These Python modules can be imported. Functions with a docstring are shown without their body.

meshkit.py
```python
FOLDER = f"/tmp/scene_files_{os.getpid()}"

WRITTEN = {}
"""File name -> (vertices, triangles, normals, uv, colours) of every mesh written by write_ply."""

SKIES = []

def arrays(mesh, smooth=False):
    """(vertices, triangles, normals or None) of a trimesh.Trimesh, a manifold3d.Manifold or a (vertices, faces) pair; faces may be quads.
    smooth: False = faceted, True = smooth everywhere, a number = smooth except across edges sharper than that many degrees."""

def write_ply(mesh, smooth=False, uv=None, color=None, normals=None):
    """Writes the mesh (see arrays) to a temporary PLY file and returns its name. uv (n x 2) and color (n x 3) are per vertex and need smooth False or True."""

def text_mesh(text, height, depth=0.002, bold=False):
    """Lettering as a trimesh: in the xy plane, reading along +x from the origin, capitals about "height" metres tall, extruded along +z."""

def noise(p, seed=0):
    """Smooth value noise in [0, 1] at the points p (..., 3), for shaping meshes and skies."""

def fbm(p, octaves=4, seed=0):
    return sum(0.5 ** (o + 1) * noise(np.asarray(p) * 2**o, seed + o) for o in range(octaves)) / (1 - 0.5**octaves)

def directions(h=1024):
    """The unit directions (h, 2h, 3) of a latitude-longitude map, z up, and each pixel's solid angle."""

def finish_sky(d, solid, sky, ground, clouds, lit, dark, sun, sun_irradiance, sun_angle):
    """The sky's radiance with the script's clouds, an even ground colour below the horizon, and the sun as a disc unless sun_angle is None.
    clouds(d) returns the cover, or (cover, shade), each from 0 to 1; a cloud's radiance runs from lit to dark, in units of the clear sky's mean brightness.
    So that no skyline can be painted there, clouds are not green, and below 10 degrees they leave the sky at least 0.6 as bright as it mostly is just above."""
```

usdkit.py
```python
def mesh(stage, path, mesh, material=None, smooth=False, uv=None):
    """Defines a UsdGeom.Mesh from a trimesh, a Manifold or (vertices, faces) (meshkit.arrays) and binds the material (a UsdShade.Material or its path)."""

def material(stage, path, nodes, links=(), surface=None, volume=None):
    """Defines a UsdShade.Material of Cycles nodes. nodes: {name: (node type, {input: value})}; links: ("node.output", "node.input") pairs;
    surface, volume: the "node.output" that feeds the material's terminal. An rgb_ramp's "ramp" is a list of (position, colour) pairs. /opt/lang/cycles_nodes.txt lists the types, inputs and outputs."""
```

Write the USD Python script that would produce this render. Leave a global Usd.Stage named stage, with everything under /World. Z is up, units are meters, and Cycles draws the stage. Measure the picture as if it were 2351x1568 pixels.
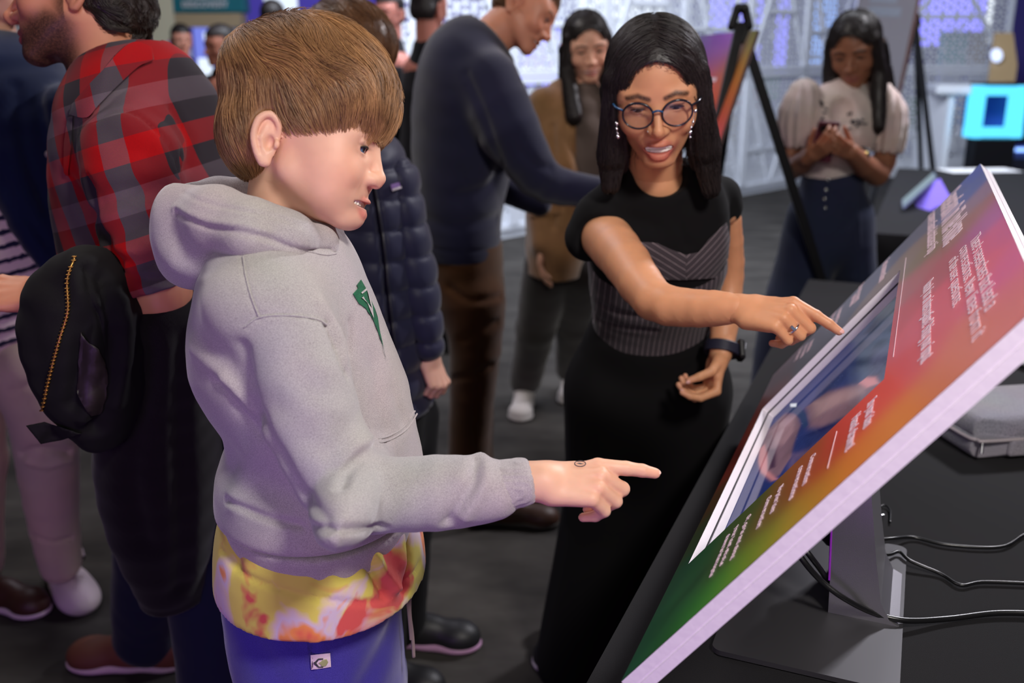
import math, random
import numpy as np, trimesh, shapely, shapely.geometry as sg, manifold3d as m3
from scipy.spatial import cKDTree
import usdkit, meshkit
from pxr import Usd, UsdGeom, UsdLux, Sdf, Gf, Vt, UsdShade
stage = Usd.Stage.CreateInMemory()
UsdGeom.Xform.Define(stage, '/World'); UsdGeom.Scope.Define(stage, '/World/Looks')
# ---------------------------------------------------------------- camera, lights, exposure
F, CX, CY = 2200.0, 1175.5, 784.0
TH = math.radians(16.6)
CAM = np.array([0, 0, 1.5]); FW = np.array([0, math.cos(TH), -math.sin(TH)]); DN = np.array([0, -math.sin(TH), -math.cos(TH)]); RT = np.array([1.0, 0, 0])
cam = UsdGeom.Camera.Define(stage, '/World/camera')
cam.CreateHorizontalApertureAttr(36.0); cam.CreateVerticalApertureAttr(36.0 * 1568 / 2351); cam.CreateFocalLengthAttr(36.0 * F / 2351)
cam.CreateClippingRangeAttr(Gf.Vec2f(0.05, 100)); cam.CreateFStopAttr(3.4); cam.CreateFocusDistanceAttr(1.22); cam.CreateExposureAttr(0.0)
cam.AddTranslateOp().Set(Gf.Vec3d(*CAM)); cam.AddRotateXOp().Set(90 - 16.6)

def light_rect(name, pos, look, w, h, col, power):
    L = UsdLux.RectLight.Define(stage, '/World/' + name); L.CreateWidthAttr(w); L.CreateHeightAttr(h)
    L.CreateColorAttr(Gf.Vec3f(*col)); L.CreateIntensityAttr(power / (w * h)); L.CreateNormalizeAttr(False)
    z = np.array(pos, float) - np.array(look, float); z /= np.linalg.norm(z)
    x = np.cross([0, 0, 1.0], z); x /= np.linalg.norm(x); y = np.cross(z, x)
    L.AddTransformOp().Set(Gf.Matrix4d(*x, 0, *y, 0, *z, 0, *map(float, pos), 1))
# key: a hall light above and in front of the display table; a spotlight behind it; violet stage wash from beside the photographer; cool hall light
light_rect('key_light', (0.8, -0.2, 2.6), (0.05, 1.25, 1.15), 0.36, 0.36, (1.0, 0.94, 0.88), 13.5)
light_rect('front_fill', (-0.3, -1.1, 1.9), (-0.2, 1.3, 1.0), 0.9, 0.9, (1.0, 0.95, 0.92), 3.4)
light_rect('back_spotlight', (2.7, 3.9, 3.4), (0.8, 1.5, 0.8), 0.4, 0.4, (0.95, 0.93, 1.0), 34.0)
light_rect('violet_wash', (-1.4, -0.4, 0.75), (0.2, 1.6, 0.8), 0.6, 0.5, (0.5, 0.16, 1.0), 1.8)
light_rect('magenta_wash', (0.15, -0.9, 0.3), (0.1, 1.3, 0.95), 0.5, 0.4, (0.62, 0.2, 1.0), 2.2)
light_rect('hall_light', (-1.5, 5.2, 3.9), (-.5, 3.6, 0.6), 2.4, 1.4, (0.9, 0.86, 1.0), 16.0)
light_rect('wall_washer', (1.2, 5.2, 4.2), (2.6, 9.0, 1.3), 4.0, 0.6, (0.84, 0.9, 1.0), 165.0)
light_rect('floor_fill', (-1.7, 2.6, 4.2), (-1.0, 2.0, 0.3), 0.9, 0.9, (1.0, 0.93, 0.88), 14.0)  # added lamp that lifts the floor and the plaid-shirt side
light_rect('violet_wall_fill', (-3.5, 14.5, 4.2), (-3.5, 20.5, 1.6), 4.0, 0.6, (0.5, 0.45, 1.0), 90.0)  # added lamp, only there to brighten the violet back wall
dome = UsdLux.DomeLight.Define(stage, '/World/hall_ambience'); dome.CreateColorAttr(Gf.Vec3f(0.62, 0.6, 1.0)); dome.CreateIntensityAttr(0.05)

# ---------------------------------------------------------------- geometry helpers
def W(px, py, d): return CAM + ((px - CX) * RT + (py - CY) * DN) * (d / F) + d * FW
def ray(px, py): return (px - CX) / F * RT + (py - CY) / F * DN + FW
def WZ(px, py, z=0.0):
    r = ray(px, py); return CAM + r * ((z - CAM[2]) / r[2])
def WY(px, py, y):
    r = ray(px, py); return CAM + r * (y / r[1])
def PX(p):
    q = np.asarray(p, float) - CAM; z = q @ FW
    return np.stack([CX + F * (q @ RT) / z, CY + F * (q @ DN) / z, z], -1)
def unit(v): v = np.asarray(v, float); return v / max(np.linalg.norm(v), 1e-12)

class Field:
    """A distance field on a box grid; solids are blended in and cut out, then meshed."""
    def __init__(s, lo, hi, h):
        s.h = h; s.ax = [np.arange(a, b + h, h, dtype=np.float32) for a, b in zip(lo, hi)]
        s.f = np.full([len(a) for a in s.ax], 1e3, np.float32)
    def _sub(s, bb, m):
        sl = []
        for a, l, u in zip(s.ax, bb[0] - m, bb[1] + m):
            i, j = np.searchsorted(a, l), np.searchsorted(a, u)
            if j <= i: return None, None
            sl.append(slice(i, j))
        g = [s.ax[k][sl[k]] for k in range(3)]
        return tuple(sl), np.stack(np.meshgrid(*g, indexing='ij'), -1)
    def add(s, prim, k=0.0):
        fn, bb = prim; sl, p = s._sub(bb, k + 3 * s.h)
        if sl is None: return s
        d = fn(p); a = s.f[sl]
        if k > 0:
            e = np.maximum(k - np.abs(a - d), 0) / k; s.f[sl] = np.minimum(a, d) - e * e * k * .25
        else: s.f[sl] = np.minimum(a, d)
        return s
    def cut(s, prim, k=0.0):
        fn, bb = prim; sl, p = s._sub(bb, k + 3 * s.h)
        if sl is None: return s
        d = -fn(p); a = s.f[sl]
        if k > 0:
            e = np.maximum(k - np.abs(a - d), 0) / k; s.f[sl] = np.maximum(a, d) + e * e * k * .25
        else: s.f[sl] = np.maximum(a, d)
        return s
    def mesh(s):
        f = s.f; b = f < 0
        for _ in range(6):  # no two corners that touch only across a diagonal: keeps the surface closed and simple
            n0 = 0
            for ax in range(3):
                o = [i for i in range(3) if i != ax]; lo, hi = slice(0, -1), slice(1, None)
                def S(i, j): q = [slice(None)] * 3; q[o[0]] = (lo, hi)[i]; q[o[1]] = (lo, hi)[j]; return tuple(q)
                a, c, d, e = b[S(0, 0)], b[S(1, 0)], b[S(0, 1)], b[S(1, 1)]
                bad = (a == e) & (c == d) & (a != c)
                if bad.any():
                    n0 += int(bad.sum())
                    for i in (0, 1):
                        for j in (0, 1): v_ = b[S(i, j)]; v_ |= bad
            if not n0: break
        f = np.where(b & (f >= 0), -1e-3 * s.h, f)
        nx, ny, nz = f.shape
        cnt = sum(b[i:nx - 1 + i, j:ny - 1 + j, k:nz - 1 + k].astype(np.int8) for i in (0, 1) for j in (0, 1) for k in (0, 1))
        idx = np.argwhere((cnt > 0) & (cnt < 8)); I, J, K = idx.T
        num = np.full((nx - 1, ny - 1, nz - 1), -1, np.int64); num[I, J, K] = np.arange(len(idx))
        C = [(i, j, k) for i in (0, 1) for j in (0, 1) for k in (0, 1)]
        val = np.stack([f[I + i, J + j, K + k] for i, j, k in C], 1)
        acc = np.zeros((len(idx), 3)); n = np.zeros(len(idx))
        for a in range(8):
            for c in range(a + 1, 8):
                if sum(abs(x - y) for x, y in zip(C[a], C[c])) != 1: continue
                va, vc = val[:, a], val[:, c]; m = (va < 0) != (vc < 0)
                t = np.where(m, va / np.where(m, va - vc, 1), 0)
                p = np.array(C[a]) + t[:, None] * (np.array(C[c]) - np.array(C[a]))
                acc[m] += p[m]; n[m] += 1
        v = (idx + acc / n[:, None]) * s.h + np.array([a[0] for a in s.ax])
        q = []
        for ax in range(3):
            o1, o2 = [(1, 2), (2, 0), (0, 1)][ax]
            A = [slice(None)] * 3; B = [slice(None)] * 3
            A[ax] = slice(0, f.shape[ax] - 1); B[ax] = slice(1, f.shape[ax])
            ch = np.argwhere(b[tuple(A)] != b[tuple(B)])
            ok = (ch[:, o1] > 0) & (ch[:, o2] > 0) & (ch[:, o1] < f.shape[o1] - 1) & (ch[:, o2] < f.shape[o2] - 1); ch = ch[ok]
            ins = b[tuple(ch.T)]
            def at(d1, d2):
                e = ch.copy(); e[:, o1] -= d1; e[:, o2] -= d2; return num[tuple(e.T)]
            quad = np.stack([at(1, 1), at(0, 1), at(0, 0), at(1, 0)], 1)
            quad[~ins] = quad[~ins][:, ::-1]; q.append(quad)
        q = np.vstack(q)
        return v, np.vstack([q[:, [0, 1, 2]], q[:, [0, 2, 3]]])

def bb_of(P, r): P = np.atleast_2d(P); return (P.min(0) - r, P.max(0) + r)
def rc(a, b, ra, rb=None):
    """round cone"""
    a, b = np.asarray(a, np.float32), np.asarray(b, np.float32); rb = ra if rb is None else rb
    u = b - a; L2 = max(float(u @ u), 1e-12)
    def fn(p):
        q = p - a; t = np.clip(q @ u / L2, 0, 1); return np.sqrt(((q - t[..., None] * u) ** 2).sum(-1)) - (ra + t * (rb - ra))
    return fn, bb_of([a, b], max(ra, rb))
def ell(c, r, R=None):
    """ellipsoid; R: rows are its axes"""
    c, r = np.asarray(c, np.float32), np.asarray(r, np.float32); R = np.eye(3, dtype=np.float32) if R is None else np.asarray(R, np.float32)
    e = np.sqrt(((R * r[:, None]) ** 2).sum(0))
    def fn(p):
        q = (p - c) @ R.T; k0 = np.sqrt(((q / r) ** 2).sum(-1)); k1 = np.sqrt(((q / r ** 2) ** 2).sum(-1))
        return np.where(k1 < 1e-9, -r.min(), k0 * (k0 - 1) / np.maximum(k1, 1e-9))
    return fn, (c - e, c + e)
def bx(c, r, R=None, rd=0.0):
    c, r = np.asarray(c, np.float32), np.asarray(r, np.float32) - rd; R = np.eye(3, dtype=np.float32) if R is None else np.asarray(R, np.float32)
    e = np.sqrt(((R * (r + rd)[:, None]) ** 2).sum(0)) + 1e-3
    def fn(p):
        q = np.abs((p - c) @ R.T) - r
        return np.sqrt((np.maximum(q, 0) ** 2).sum(-1)) + np.minimum(q.max(-1), 0) - rd
    return fn, (c - e, c + e)
def half(c, n, bb):
    c, n = np.asarray(c, np.float32), unit(n).astype(np.float32)
    return (lambda p: (p - c) @ n), bb
def seg(P0, P1, a0, a1, b0, b1, bdir, cap=1.0):
    """tapering bar of elliptical section: half width a across, half thickness b along bdir"""
    P0, P1 = np.asarray(P0, np.float32), np.asarray(P1, np.float32); u = P1 - P0; L = max(float(np.linalg.norm(u)), 1e-6); u = u / L
    b = np.asarray(bdir, np.float32); b = b - (b @ u) * u
    b = b / max(float(np.linalg.norm(b)), 1e-6); a = np.cross(u, b)
    def fn(p):
        q = p - P0; t0 = q @ u; t = np.clip(t0, 0, L); e = t0 - t; s = t / L
        ra, rb = a0 + s * (a1 - a0), b0 + s * (b1 - b0); ru = np.minimum(ra, rb) * cap
        qa, qb = q @ a, q @ b
        k0 = np.sqrt((qa / ra) ** 2 + (qb / rb) ** 2 + (e / ru) ** 2); k1 = np.sqrt((qa / ra ** 2) ** 2 + (qb / rb ** 2) ** 2 + (e / ru ** 2) ** 2)
        return np.where(k1 < 1e-6, -np.minimum(ra, rb), k0 * (k0 - 1) / np.maximum(k1, 1e-6))
    return fn, bb_of([P0, P1], max(a0, a1, b0, b1))
def limb(st, bdir=None, cap=1.0):
    """st: rows (px, py, depth, half width in px, half thickness in metres or None)."""
    out = []
    if len(st) > 2:
        q = spline([[*s[:4], -1 if s[4] is None else s[4]] for s in st], 2); st = [(*r[:4], None if r[4] < 0 else max(r[4], .004)) for r in q]
    for s0, s1 in zip(st[:-1], st[1:]):
        P0, P1 = W(*s0[:3]), W(*s1[:3]); a0, a1 = s0[3] * s0[2] / F, s1[3] * s1[2] / F
        b0 = a0 if s0[4] is None else s0[4]; b1 = a1 if s1[4] is None else s1[4]
        out.append(seg(P0, P1, a0, a1, b0, b1, unit((P0 + P1) / 2 - CAM) if bdir is None else bdir, cap))
    return [merged(out)]
def merged(prims, k=.004):
    """several solids as one, joined almost without swelling"""
    def fn(p):
        a = prims[0][0](p)
        for g, _ in prims[1:]:
            d = g(p); e = np.maximum(k - np.abs(a - d), 0) / k; a = np.minimum(a, d) - e * e * k * .25
        return a
    return fn, (np.min([p[1][0] for p in prims], 0), np.max([p[1][1] for p in prims], 0))
def chain(pts, rs):
    rs = [rs] * len(pts) if np.ndim(rs) == 0 else rs
    return [rc(pts[i], pts[i + 1], rs[i], rs[i + 1]) for i in range(len(pts) - 1)]
def field_of(prims, h, k=0.01, pad=0.02):
    lo = np.min([p[1][0] for p in prims], 0) - pad; hi = np.max([p[1][1] for p in prims], 0) + pad
    fl = Field(lo, hi, h)
    for p in prims: fl.add(p, k)
    return fl
def vnormals(v, f):
    n = np.zeros_like(v); c = np.cross(v[f[:, 1]] - v[f[:, 0]], v[f[:, 2]] - v[f[:, 0]])
    for k in range(3): np.add.at(n, f[:, k], c)
    return n / np.maximum(np.linalg.norm(n, axis=1, keepdims=True), 1e-12)
def smooth(v, f, n=4, lam=0.5, mu=-0.53):
    e = np.vstack([f[:, [0, 1]], f[:, [1, 2]], f[:, [2, 0]]]); e = np.vstack([e, e[:, ::-1]])
    from scipy.sparse import coo_matrix, diags
    A = coo_matrix((np.ones(len(e)), (e[:, 0], e[:, 1])), shape=(len(v),) * 2).tocsr(); A.data[:] = 1
    A = diags(1 / np.maximum(np.asarray(A.sum(1)).ravel(), 1)) @ A; v = v.copy()
    for i in range(n):
        v += lam * (A @ v - v); v += mu * (A @ v - v)
    return v
def fuse(parts):
    """union of several closed meshes into one"""
    ms = []
    for v, f in parts:
        m = m3.Manifold(m3.Mesh(vert_properties=np.ascontiguousarray(v, np.float32), tri_verts=np.ascontiguousarray(f, np.uint32)))
        if m.status() != m3.Error.NoError or m.num_tri() == 0: ms = None; break
        ms.append(m)
    if ms:
        r = m3.Manifold.batch_boolean(ms, m3.OpType.Add).to_mesh()
        return np.array(r.vert_properties[:, :3], float), np.array(r.tri_verts, int)
    print('fuse: plain join'); V, Fc, o = [], [], 0
    for v, f in parts: V.append(v); Fc.append(f + o); o += len(v)
    return np.vstack(V), np.vstack(Fc)
def seg_dist(v, poly):
    best = np.full(len(v), 1e9)
    for a, b in zip(poly[:-1], poly[1:]):
        u = b - a; L2 = max(u @ u, 1e-12); t = np.clip((v - a) @ u / L2, 0, 1)
        best = np.minimum(best, np.linalg.norm(v - a - t[:, None] * u, axis=1))
    return best
class Drape:
    """finds points on the camera-facing side of a mesh from their place in the photograph"""
    def __init__(s, v, f):
        n = vnormals(v, f); front = ((v - CAM) * n).sum(1) < 0
        s.v, s.n = v[front], n[front]; q = PX(s.v); s.d = q[:, 2]; s.t = cKDTree(q[:, :2])
    def depth(s, p, k=14):
        p = np.atleast_2d(np.asarray(p, float)); dd, ii = s.t.query(p, k=k); z = s.d[ii]
        ok = z < z.min(1, keepdims=True) + 0.03; w = ok / (dd + 0.5)
        return (w * z).sum(1) / w.sum(1), ii[:, 0]
    def __call__(s, p, off=0.0):
        p = np.atleast_2d(np.asarray(p, float)); z, i = s.depth(p)
        return np.array([W(x, y, d) for (x, y), d in zip(p, z)]) + s.n[i] * off
def dense(poly, step=6.0):
    out = [np.asarray(poly[0], float)]
    for a, b in zip(poly[:-1], poly[1:]):
        a, b = np.asarray(a, float), np.asarray(b, float); n = max(1, int(np.linalg.norm(b - a) / step))
        out += [a + (b - a) * (i + 1) / n for i in range(n)]
    return np.array(out)
def spline(P, n=8):
    P = np.asarray(P, float)
    if len(P) < 3: return dense(P, 1e9)
    Q = np.vstack([2 * P[0] - P[1], P, 2 * P[-1] - P[-2]]); out = []
    for i in range(1, len(Q) - 2):
        t = np.linspace(0, 1, n, endpoint=False)[:, None]; a, b, c, d = Q[i - 1:i + 3]
        out.append(.5 * (2 * b + (c - a) * t + (2 * a - 5 * b + 4 * c - d) * t ** 2 + (3 * b - a - 3 * c + d) * t ** 3))
    return np.vstack(out + [P[-1:]])
def crease(v, f, lines):
    """presses grooves (depth > 0) or raises ridges (depth < 0) along lines given as (photo polyline, width m, depth m)"""
    dr = Drape(v, f); n = vnormals(v, f); out = v.copy()
    for poly, w, dep in lines:
        p3 = dr(dense(spline(poly, 6), 8)); d = seg_dist(v, p3)
        out -= n * (dep * np.exp(-(d / w) ** 2))[:, None]
    return out
def patch(dr, poly, off=0.0015, step=4.0, thick=0.0012):
    """a thin sheet with the photo outline poly, lying on the surface dr"""
    pg = sg.Polygon(poly).buffer(0); x0, y0, x1, y1 = pg.bounds
    pts = [np.array(q) for g in ([pg] if pg.geom_type == 'Polygon' else pg.geoms) for q in dense(list(g.exterior.coords), step)[:-1]]
    for x in np.arange(x0 + step / 2, x1, step):
        for y in np.arange(y0 + step / 2, y1, step):
            if pg.buffer(-step * .4).contains(sg.Point(x, y)): pts.append(np.array([x, y]))
    pts = np.array(pts)
    from scipy.spatial import Delaunay
    T = Delaunay(pts).simplices; c = pts[T].mean(1); T = T[[pg.buffer(.05).contains(sg.Point(*q)) for q in c]]
    e1, e2 = pts[T[:, 1]] - pts[T[:, 0]], pts[T[:, 2]] - pts[T[:, 0]]
    T[(e1[:, 0] * e2[:, 1] - e1[:, 1] * e2[:, 0]) < 0] = T[(e1[:, 0] * e2[:, 1] - e1[:, 1] * e2[:, 0]) < 0][:, ::-1]
    top = dr(pts, off); view = top - CAM; view /= np.linalg.norm(view, axis=1, keepdims=True); bot = top + view * thick
    T = T[:, ::-1]; ed = {}
    for t in T:
        for a, b in ((t[0], t[1]), (t[1], t[2]), (t[2], t[0])): ed[(a, b)] = 1
    n = len(pts); side = [(a, b) for a, b in ed if (b, a) not in ed]
    Fc = np.vstack([T, T[:, ::-1] + n] + [np.array([[b, a, a + n], [b, a + n, b + n]]) for a, b in side])
    return np.vstack([top, bot]), Fc
def tube(pts, r, n=10, close=False):
    pts = np.asarray(pts, float); r = np.broadcast_to(r, len(pts)); t = np.gradient(pts, axis=0); t /= np.maximum(np.linalg.norm(t, axis=1, keepdims=True), 1e-9)
    u = np.cross(t[0], [0.3, 0.2, 1]); V = []
    for i in range(len(pts)):
        u = unit(u - (u @ t[i]) * t[i]); w = np.cross(t[i], u); a = np.linspace(0, 2 * np.pi, n, endpoint=False)
        V.append(pts[i] + r[i] * (np.cos(a)[:, None] * u + np.sin(a)[:, None] * w))
    V = np.vstack(V); Fc = []; m = len(pts)
    for i in range(m if close else m - 1):
        j = (i + 1) % m
        for k in range(n):
            l = (k + 1) % n; Fc += [[i * n + k, i * n + l, j * n + l], [i * n + k, j * n + l, j * n + k]]
    if not close:
        V = np.vstack([V, pts[:1], pts[-1:]]); c0, c1 = m * n, m * n + 1
        for k in range(n): Fc += [[c0, (k + 1) % n, k], [c1, (m - 1) * n + k, (m - 1) * n + (k + 1) % n]]
    return V, np.array(Fc)
def box(c, s, R=None, ch=0.0):
    """box of full size s; R rows are its axes; ch rounds the edges with a chamfer"""
    s = np.asarray(s, float) / 2
    if ch:
        pts = [np.array(q) * s - np.array(q) * ch * (1 - np.eye(3)[k]) for k in range(3) for q in [(i, j, l) for i in (-1, 1) for j in (-1, 1) for l in (-1, 1)]]
        m = trimesh.convex.convex_hull(np.array(pts))
    else: m = trimesh.creation.box(2 * s)
    v = np.array(m.vertices); R = np.eye(3) if R is None else np.asarray(R)
    return v @ R + np.asarray(c), np.array(m.faces)
def bar(a, b, w, t, up=(0, 0, 1), ch=0.0):
    """straight bar from a to b, w wide, t thick along up"""
    a, b = np.asarray(a, float), np.asarray(b, float); u = unit(b - a); z = np.asarray(up, float); z = z - (z @ u) * u
    z = unit(z if np.linalg.norm(z) > 1e-6 else np.cross(u, [1, 0, 0])); return box((a + b) / 2, (np.linalg.norm(b - a), w, t), [u, np.cross(z, u), z], ch)
def join(ms):
    V, Fc, o = [], [], 0
    for v, f in ms: V.append(np.asarray(v, float)); Fc.append(np.asarray(f, int) + o); o += len(v)
    return np.vstack(V), np.vstack(Fc)
def prism(poly, a, b):
    """extrudes a plane polygon given as 3-D points from offset a to offset b (vectors)"""
    P = np.asarray(poly, float); n = len(P); T = trimesh.creation.triangulate_polygon
    u = unit(P[1] - P[0]); w = unit(np.cross(u, P[2] - P[0])); x = np.cross(w, u); q = np.stack([(P - P[0]) @ u, (P - P[0]) @ x], 1)
    v2, f2 = T(sg.Polygon(q), engine='earcut')
    base = P[0] + v2[:, :1] * u + v2[:, 1:] * x; N = len(v2); a, b = np.asarray(a), np.asarray(b)
    order = [int(np.argmin(((v2 - p) ** 2).sum(1))) for p in q]
    side = [[[i, j, j + N], [i, j + N, i + N]] for i, j in zip(order, order[1:] + order[:1])]
    V = np.vstack([base + a, base + b]); Fc = np.vstack([f2[:, ::-1], f2 + N] + side)
    if (b - a) @ w < 0: Fc = Fc[:, ::-1]
    m = trimesh.Trimesh(V, Fc, process=False); trimesh.repair.fix_normals(m); return np.array(m.vertices), np.array(m.faces)

def strip(A, B, th, n=6):
    """a band of cloth between two rails, th thick"""
    A, B = spline(A, n), spline(B, n); m = len(A); t = np.gradient((A + B) / 2, axis=0); nn = np.cross(t, B - A); nn /= np.linalg.norm(nn, axis=1, keepdims=True)
    R_ = [A + nn * th / 2, B + nn * th / 2, B - nn * th / 2, A - nn * th / 2]; V = np.vstack(R_); Fc = []
    for k in range(4):
        l = (k + 1) % 4
        for i in range(m - 1): Fc += [[k * m + i, l * m + i, l * m + i + 1], [k * m + i, l * m + i + 1, k * m + i + 1]]
    Fc += [[0, m, 2 * m], [0, 2 * m, 3 * m], [m - 1, 3 * m - 1, 2 * m - 1], [m - 1, 4 * m - 1, 3 * m - 1]]
    q = trimesh.Trimesh(V, Fc, process=False); trimesh.repair.fix_normals(q); return np.array(q.vertices), np.array(q.faces)
# ---------------------------------------------------------------- stage helpers
used = {}
def numbered(parent, name):
    k = parent + '/' + name; n = used.get(k, 0); used[k] = n + 1
    return name if n == 0 else f'{name}_{n:03d}'
def path_of(x): return str((x.GetPrim() if hasattr(x, 'GetPrim') else x).GetPath())
def data(o, label=None, cat=None, group=None, kind=None):
    p = o.GetPrim() if hasattr(o, 'GetPrim') else o
    for k, v in (('label', label), ('category', cat), ('group', group), ('kind', kind)):
        if v: p.SetCustomDataByKey(k, v)
    return o
def thing(name, label, cat, group=None, loc=None):
    x = UsdGeom.Xform.Define(stage, '/World/' + numbered('/World', name))
    x._loc = None
    return data(x, label, cat, group)
def obj(name, mesh, m, parent=None, smooth_=True, col=None, **kw):
    par = path_of(parent) if parent is not None else '/World'
    if hasattr(mesh, 'vertices'): mesh = (np.array(mesh.vertices), np.array(mesh.faces))
    o = usdkit.mesh(stage, par + '/' + numbered(par, name), mesh, m, smooth=smooth_)
    if col is not None:
        UsdGeom.PrimvarsAPI(o).CreatePrimvar('tint', Sdf.ValueTypeNames.Color3fArray, 'vertex').Set(Vt.Vec3fArray.FromNumpy(np.asarray(col, np.float32)))
    return data(o, **kw) if kw else o
def strands(name, P, wid, m, parent, col=None, **kw):
    """P: (n, k, 3) hair strands"""
    par = path_of(parent); n, k, _ = P.shape
    c = UsdGeom.BasisCurves.Define(stage, par + '/' + numbered(par, name))
    c.CreateTypeAttr('linear'); c.CreatePointsAttr(Vt.Vec3fArray.FromNumpy(P.reshape(-1, 3).astype(np.float32)))
    c.CreateCurveVertexCountsAttr(Vt.IntArray.FromNumpy(np.full(n, k, np.int32)))
    w = np.broadcast_to(np.asarray(wid, np.float32), (n, k)) * np.linspace(1, .35, k, dtype=np.float32)
    c.CreateWidthsAttr(Vt.FloatArray.FromNumpy(np.ascontiguousarray(w.ravel()))); c.SetWidthsInterpolation('vertex')
    if col is not None: UsdGeom.PrimvarsAPI(c).CreatePrimvar('tint', Sdf.ValueTypeNames.Color3fArray, 'uniform').Set(Vt.Vec3fArray.FromNumpy(np.asarray(col, np.float32)))
    UsdShade.MaterialBindingAPI.Apply(c.GetPrim()).Bind(m)
    return data(c, **kw) if kw else c

# ---------------------------------------------------------------- materials
def lin(c):
    """sRGB 0-255 to linear"""
    c = np.asarray(c, float) / 255; return tuple(np.where(c <= .04045, c / 12.92, ((c + .055) / 1.055) ** 2.4))
MATS = {}
def mat(name, nodes, links, surface='p.BSDF', **kw):
    if name not in MATS: MATS[name] = usdkit.material(stage, '/World/Looks/' + name, nodes, links, surface=surface, **kw)
    return MATS[name]
def cloth(name, c, c2=None, scale=900, rough=.9, bump=.15, sheen=.25, big=6):
    c2 = tuple(np.array(c) * .75) if c2 is None else c2
    return mat(name, {'tc': ('texture_coordinate', {}), 'n': ('noise_texture', {'scale': scale, 'detail': 2}), 'n2': ('noise_texture', {'scale': big, 'detail': 3}),
        'r': ('rgb_ramp', {'ramp': [(.35, c2), (.62, c)]}), 'm': ('mix', {'mix_type': 'multiply', 'fac': .25}), 'b': ('bump', {'strength': bump, 'distance': .001}),
        'p': ('principled_bsdf', {'roughness': rough, 'sheen_weight': sheen, 'sheen_roughness': .5, 'specular_ior_level': .15})},
        [('tc.object', 'n.vector'), ('tc.object', 'n2.vector'), ('n.fac', 'r.fac'), ('r.color', 'm.color1'), ('n2.color', 'm.color2'), ('m.color', 'p.base_color'), ('n.fac', 'b.height'), ('b.normal', 'p.normal')])
def plain(name, c, rough=.5, metal=0.0, spec=.5, emit=None, es=0.0, **kw):
    d = {'base_color': c, 'roughness': rough, 'metallic': metal, 'specular_ior_level': spec, **kw}
    if emit is not None: d.update(emission_color=emit, emission_strength=es)
    return mat(name, {'p': ('principled_bsdf', d)}, [])
def tinted(name, rough=.5, sss=0.0, spec=.4, bump=.08, scale=700, sheen=0.0):
    """colour from the mesh's tint"""
    p = {'roughness': rough, 'specular_ior_level': spec, 'sheen_weight': sheen}
    if sss: p.update(subsurface_weight=sss, subsurface_radius=(1, .35, .2), subsurface_scale=.006)
    return mat(name, {'a': ('attribute', {'attribute': 'tint'}), 'tc': ('texture_coordinate', {}), 'n': ('noise_texture', {'scale': scale, 'detail': 2}), 'b': ('bump', {'strength': bump, 'distance': .0006}), 'p': ('principled_bsdf', p)},
        [('a.color', 'p.base_color'), ('tc.object', 'n.vector'), ('n.fac', 'b.height'), ('b.normal', 'p.normal')])
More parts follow.
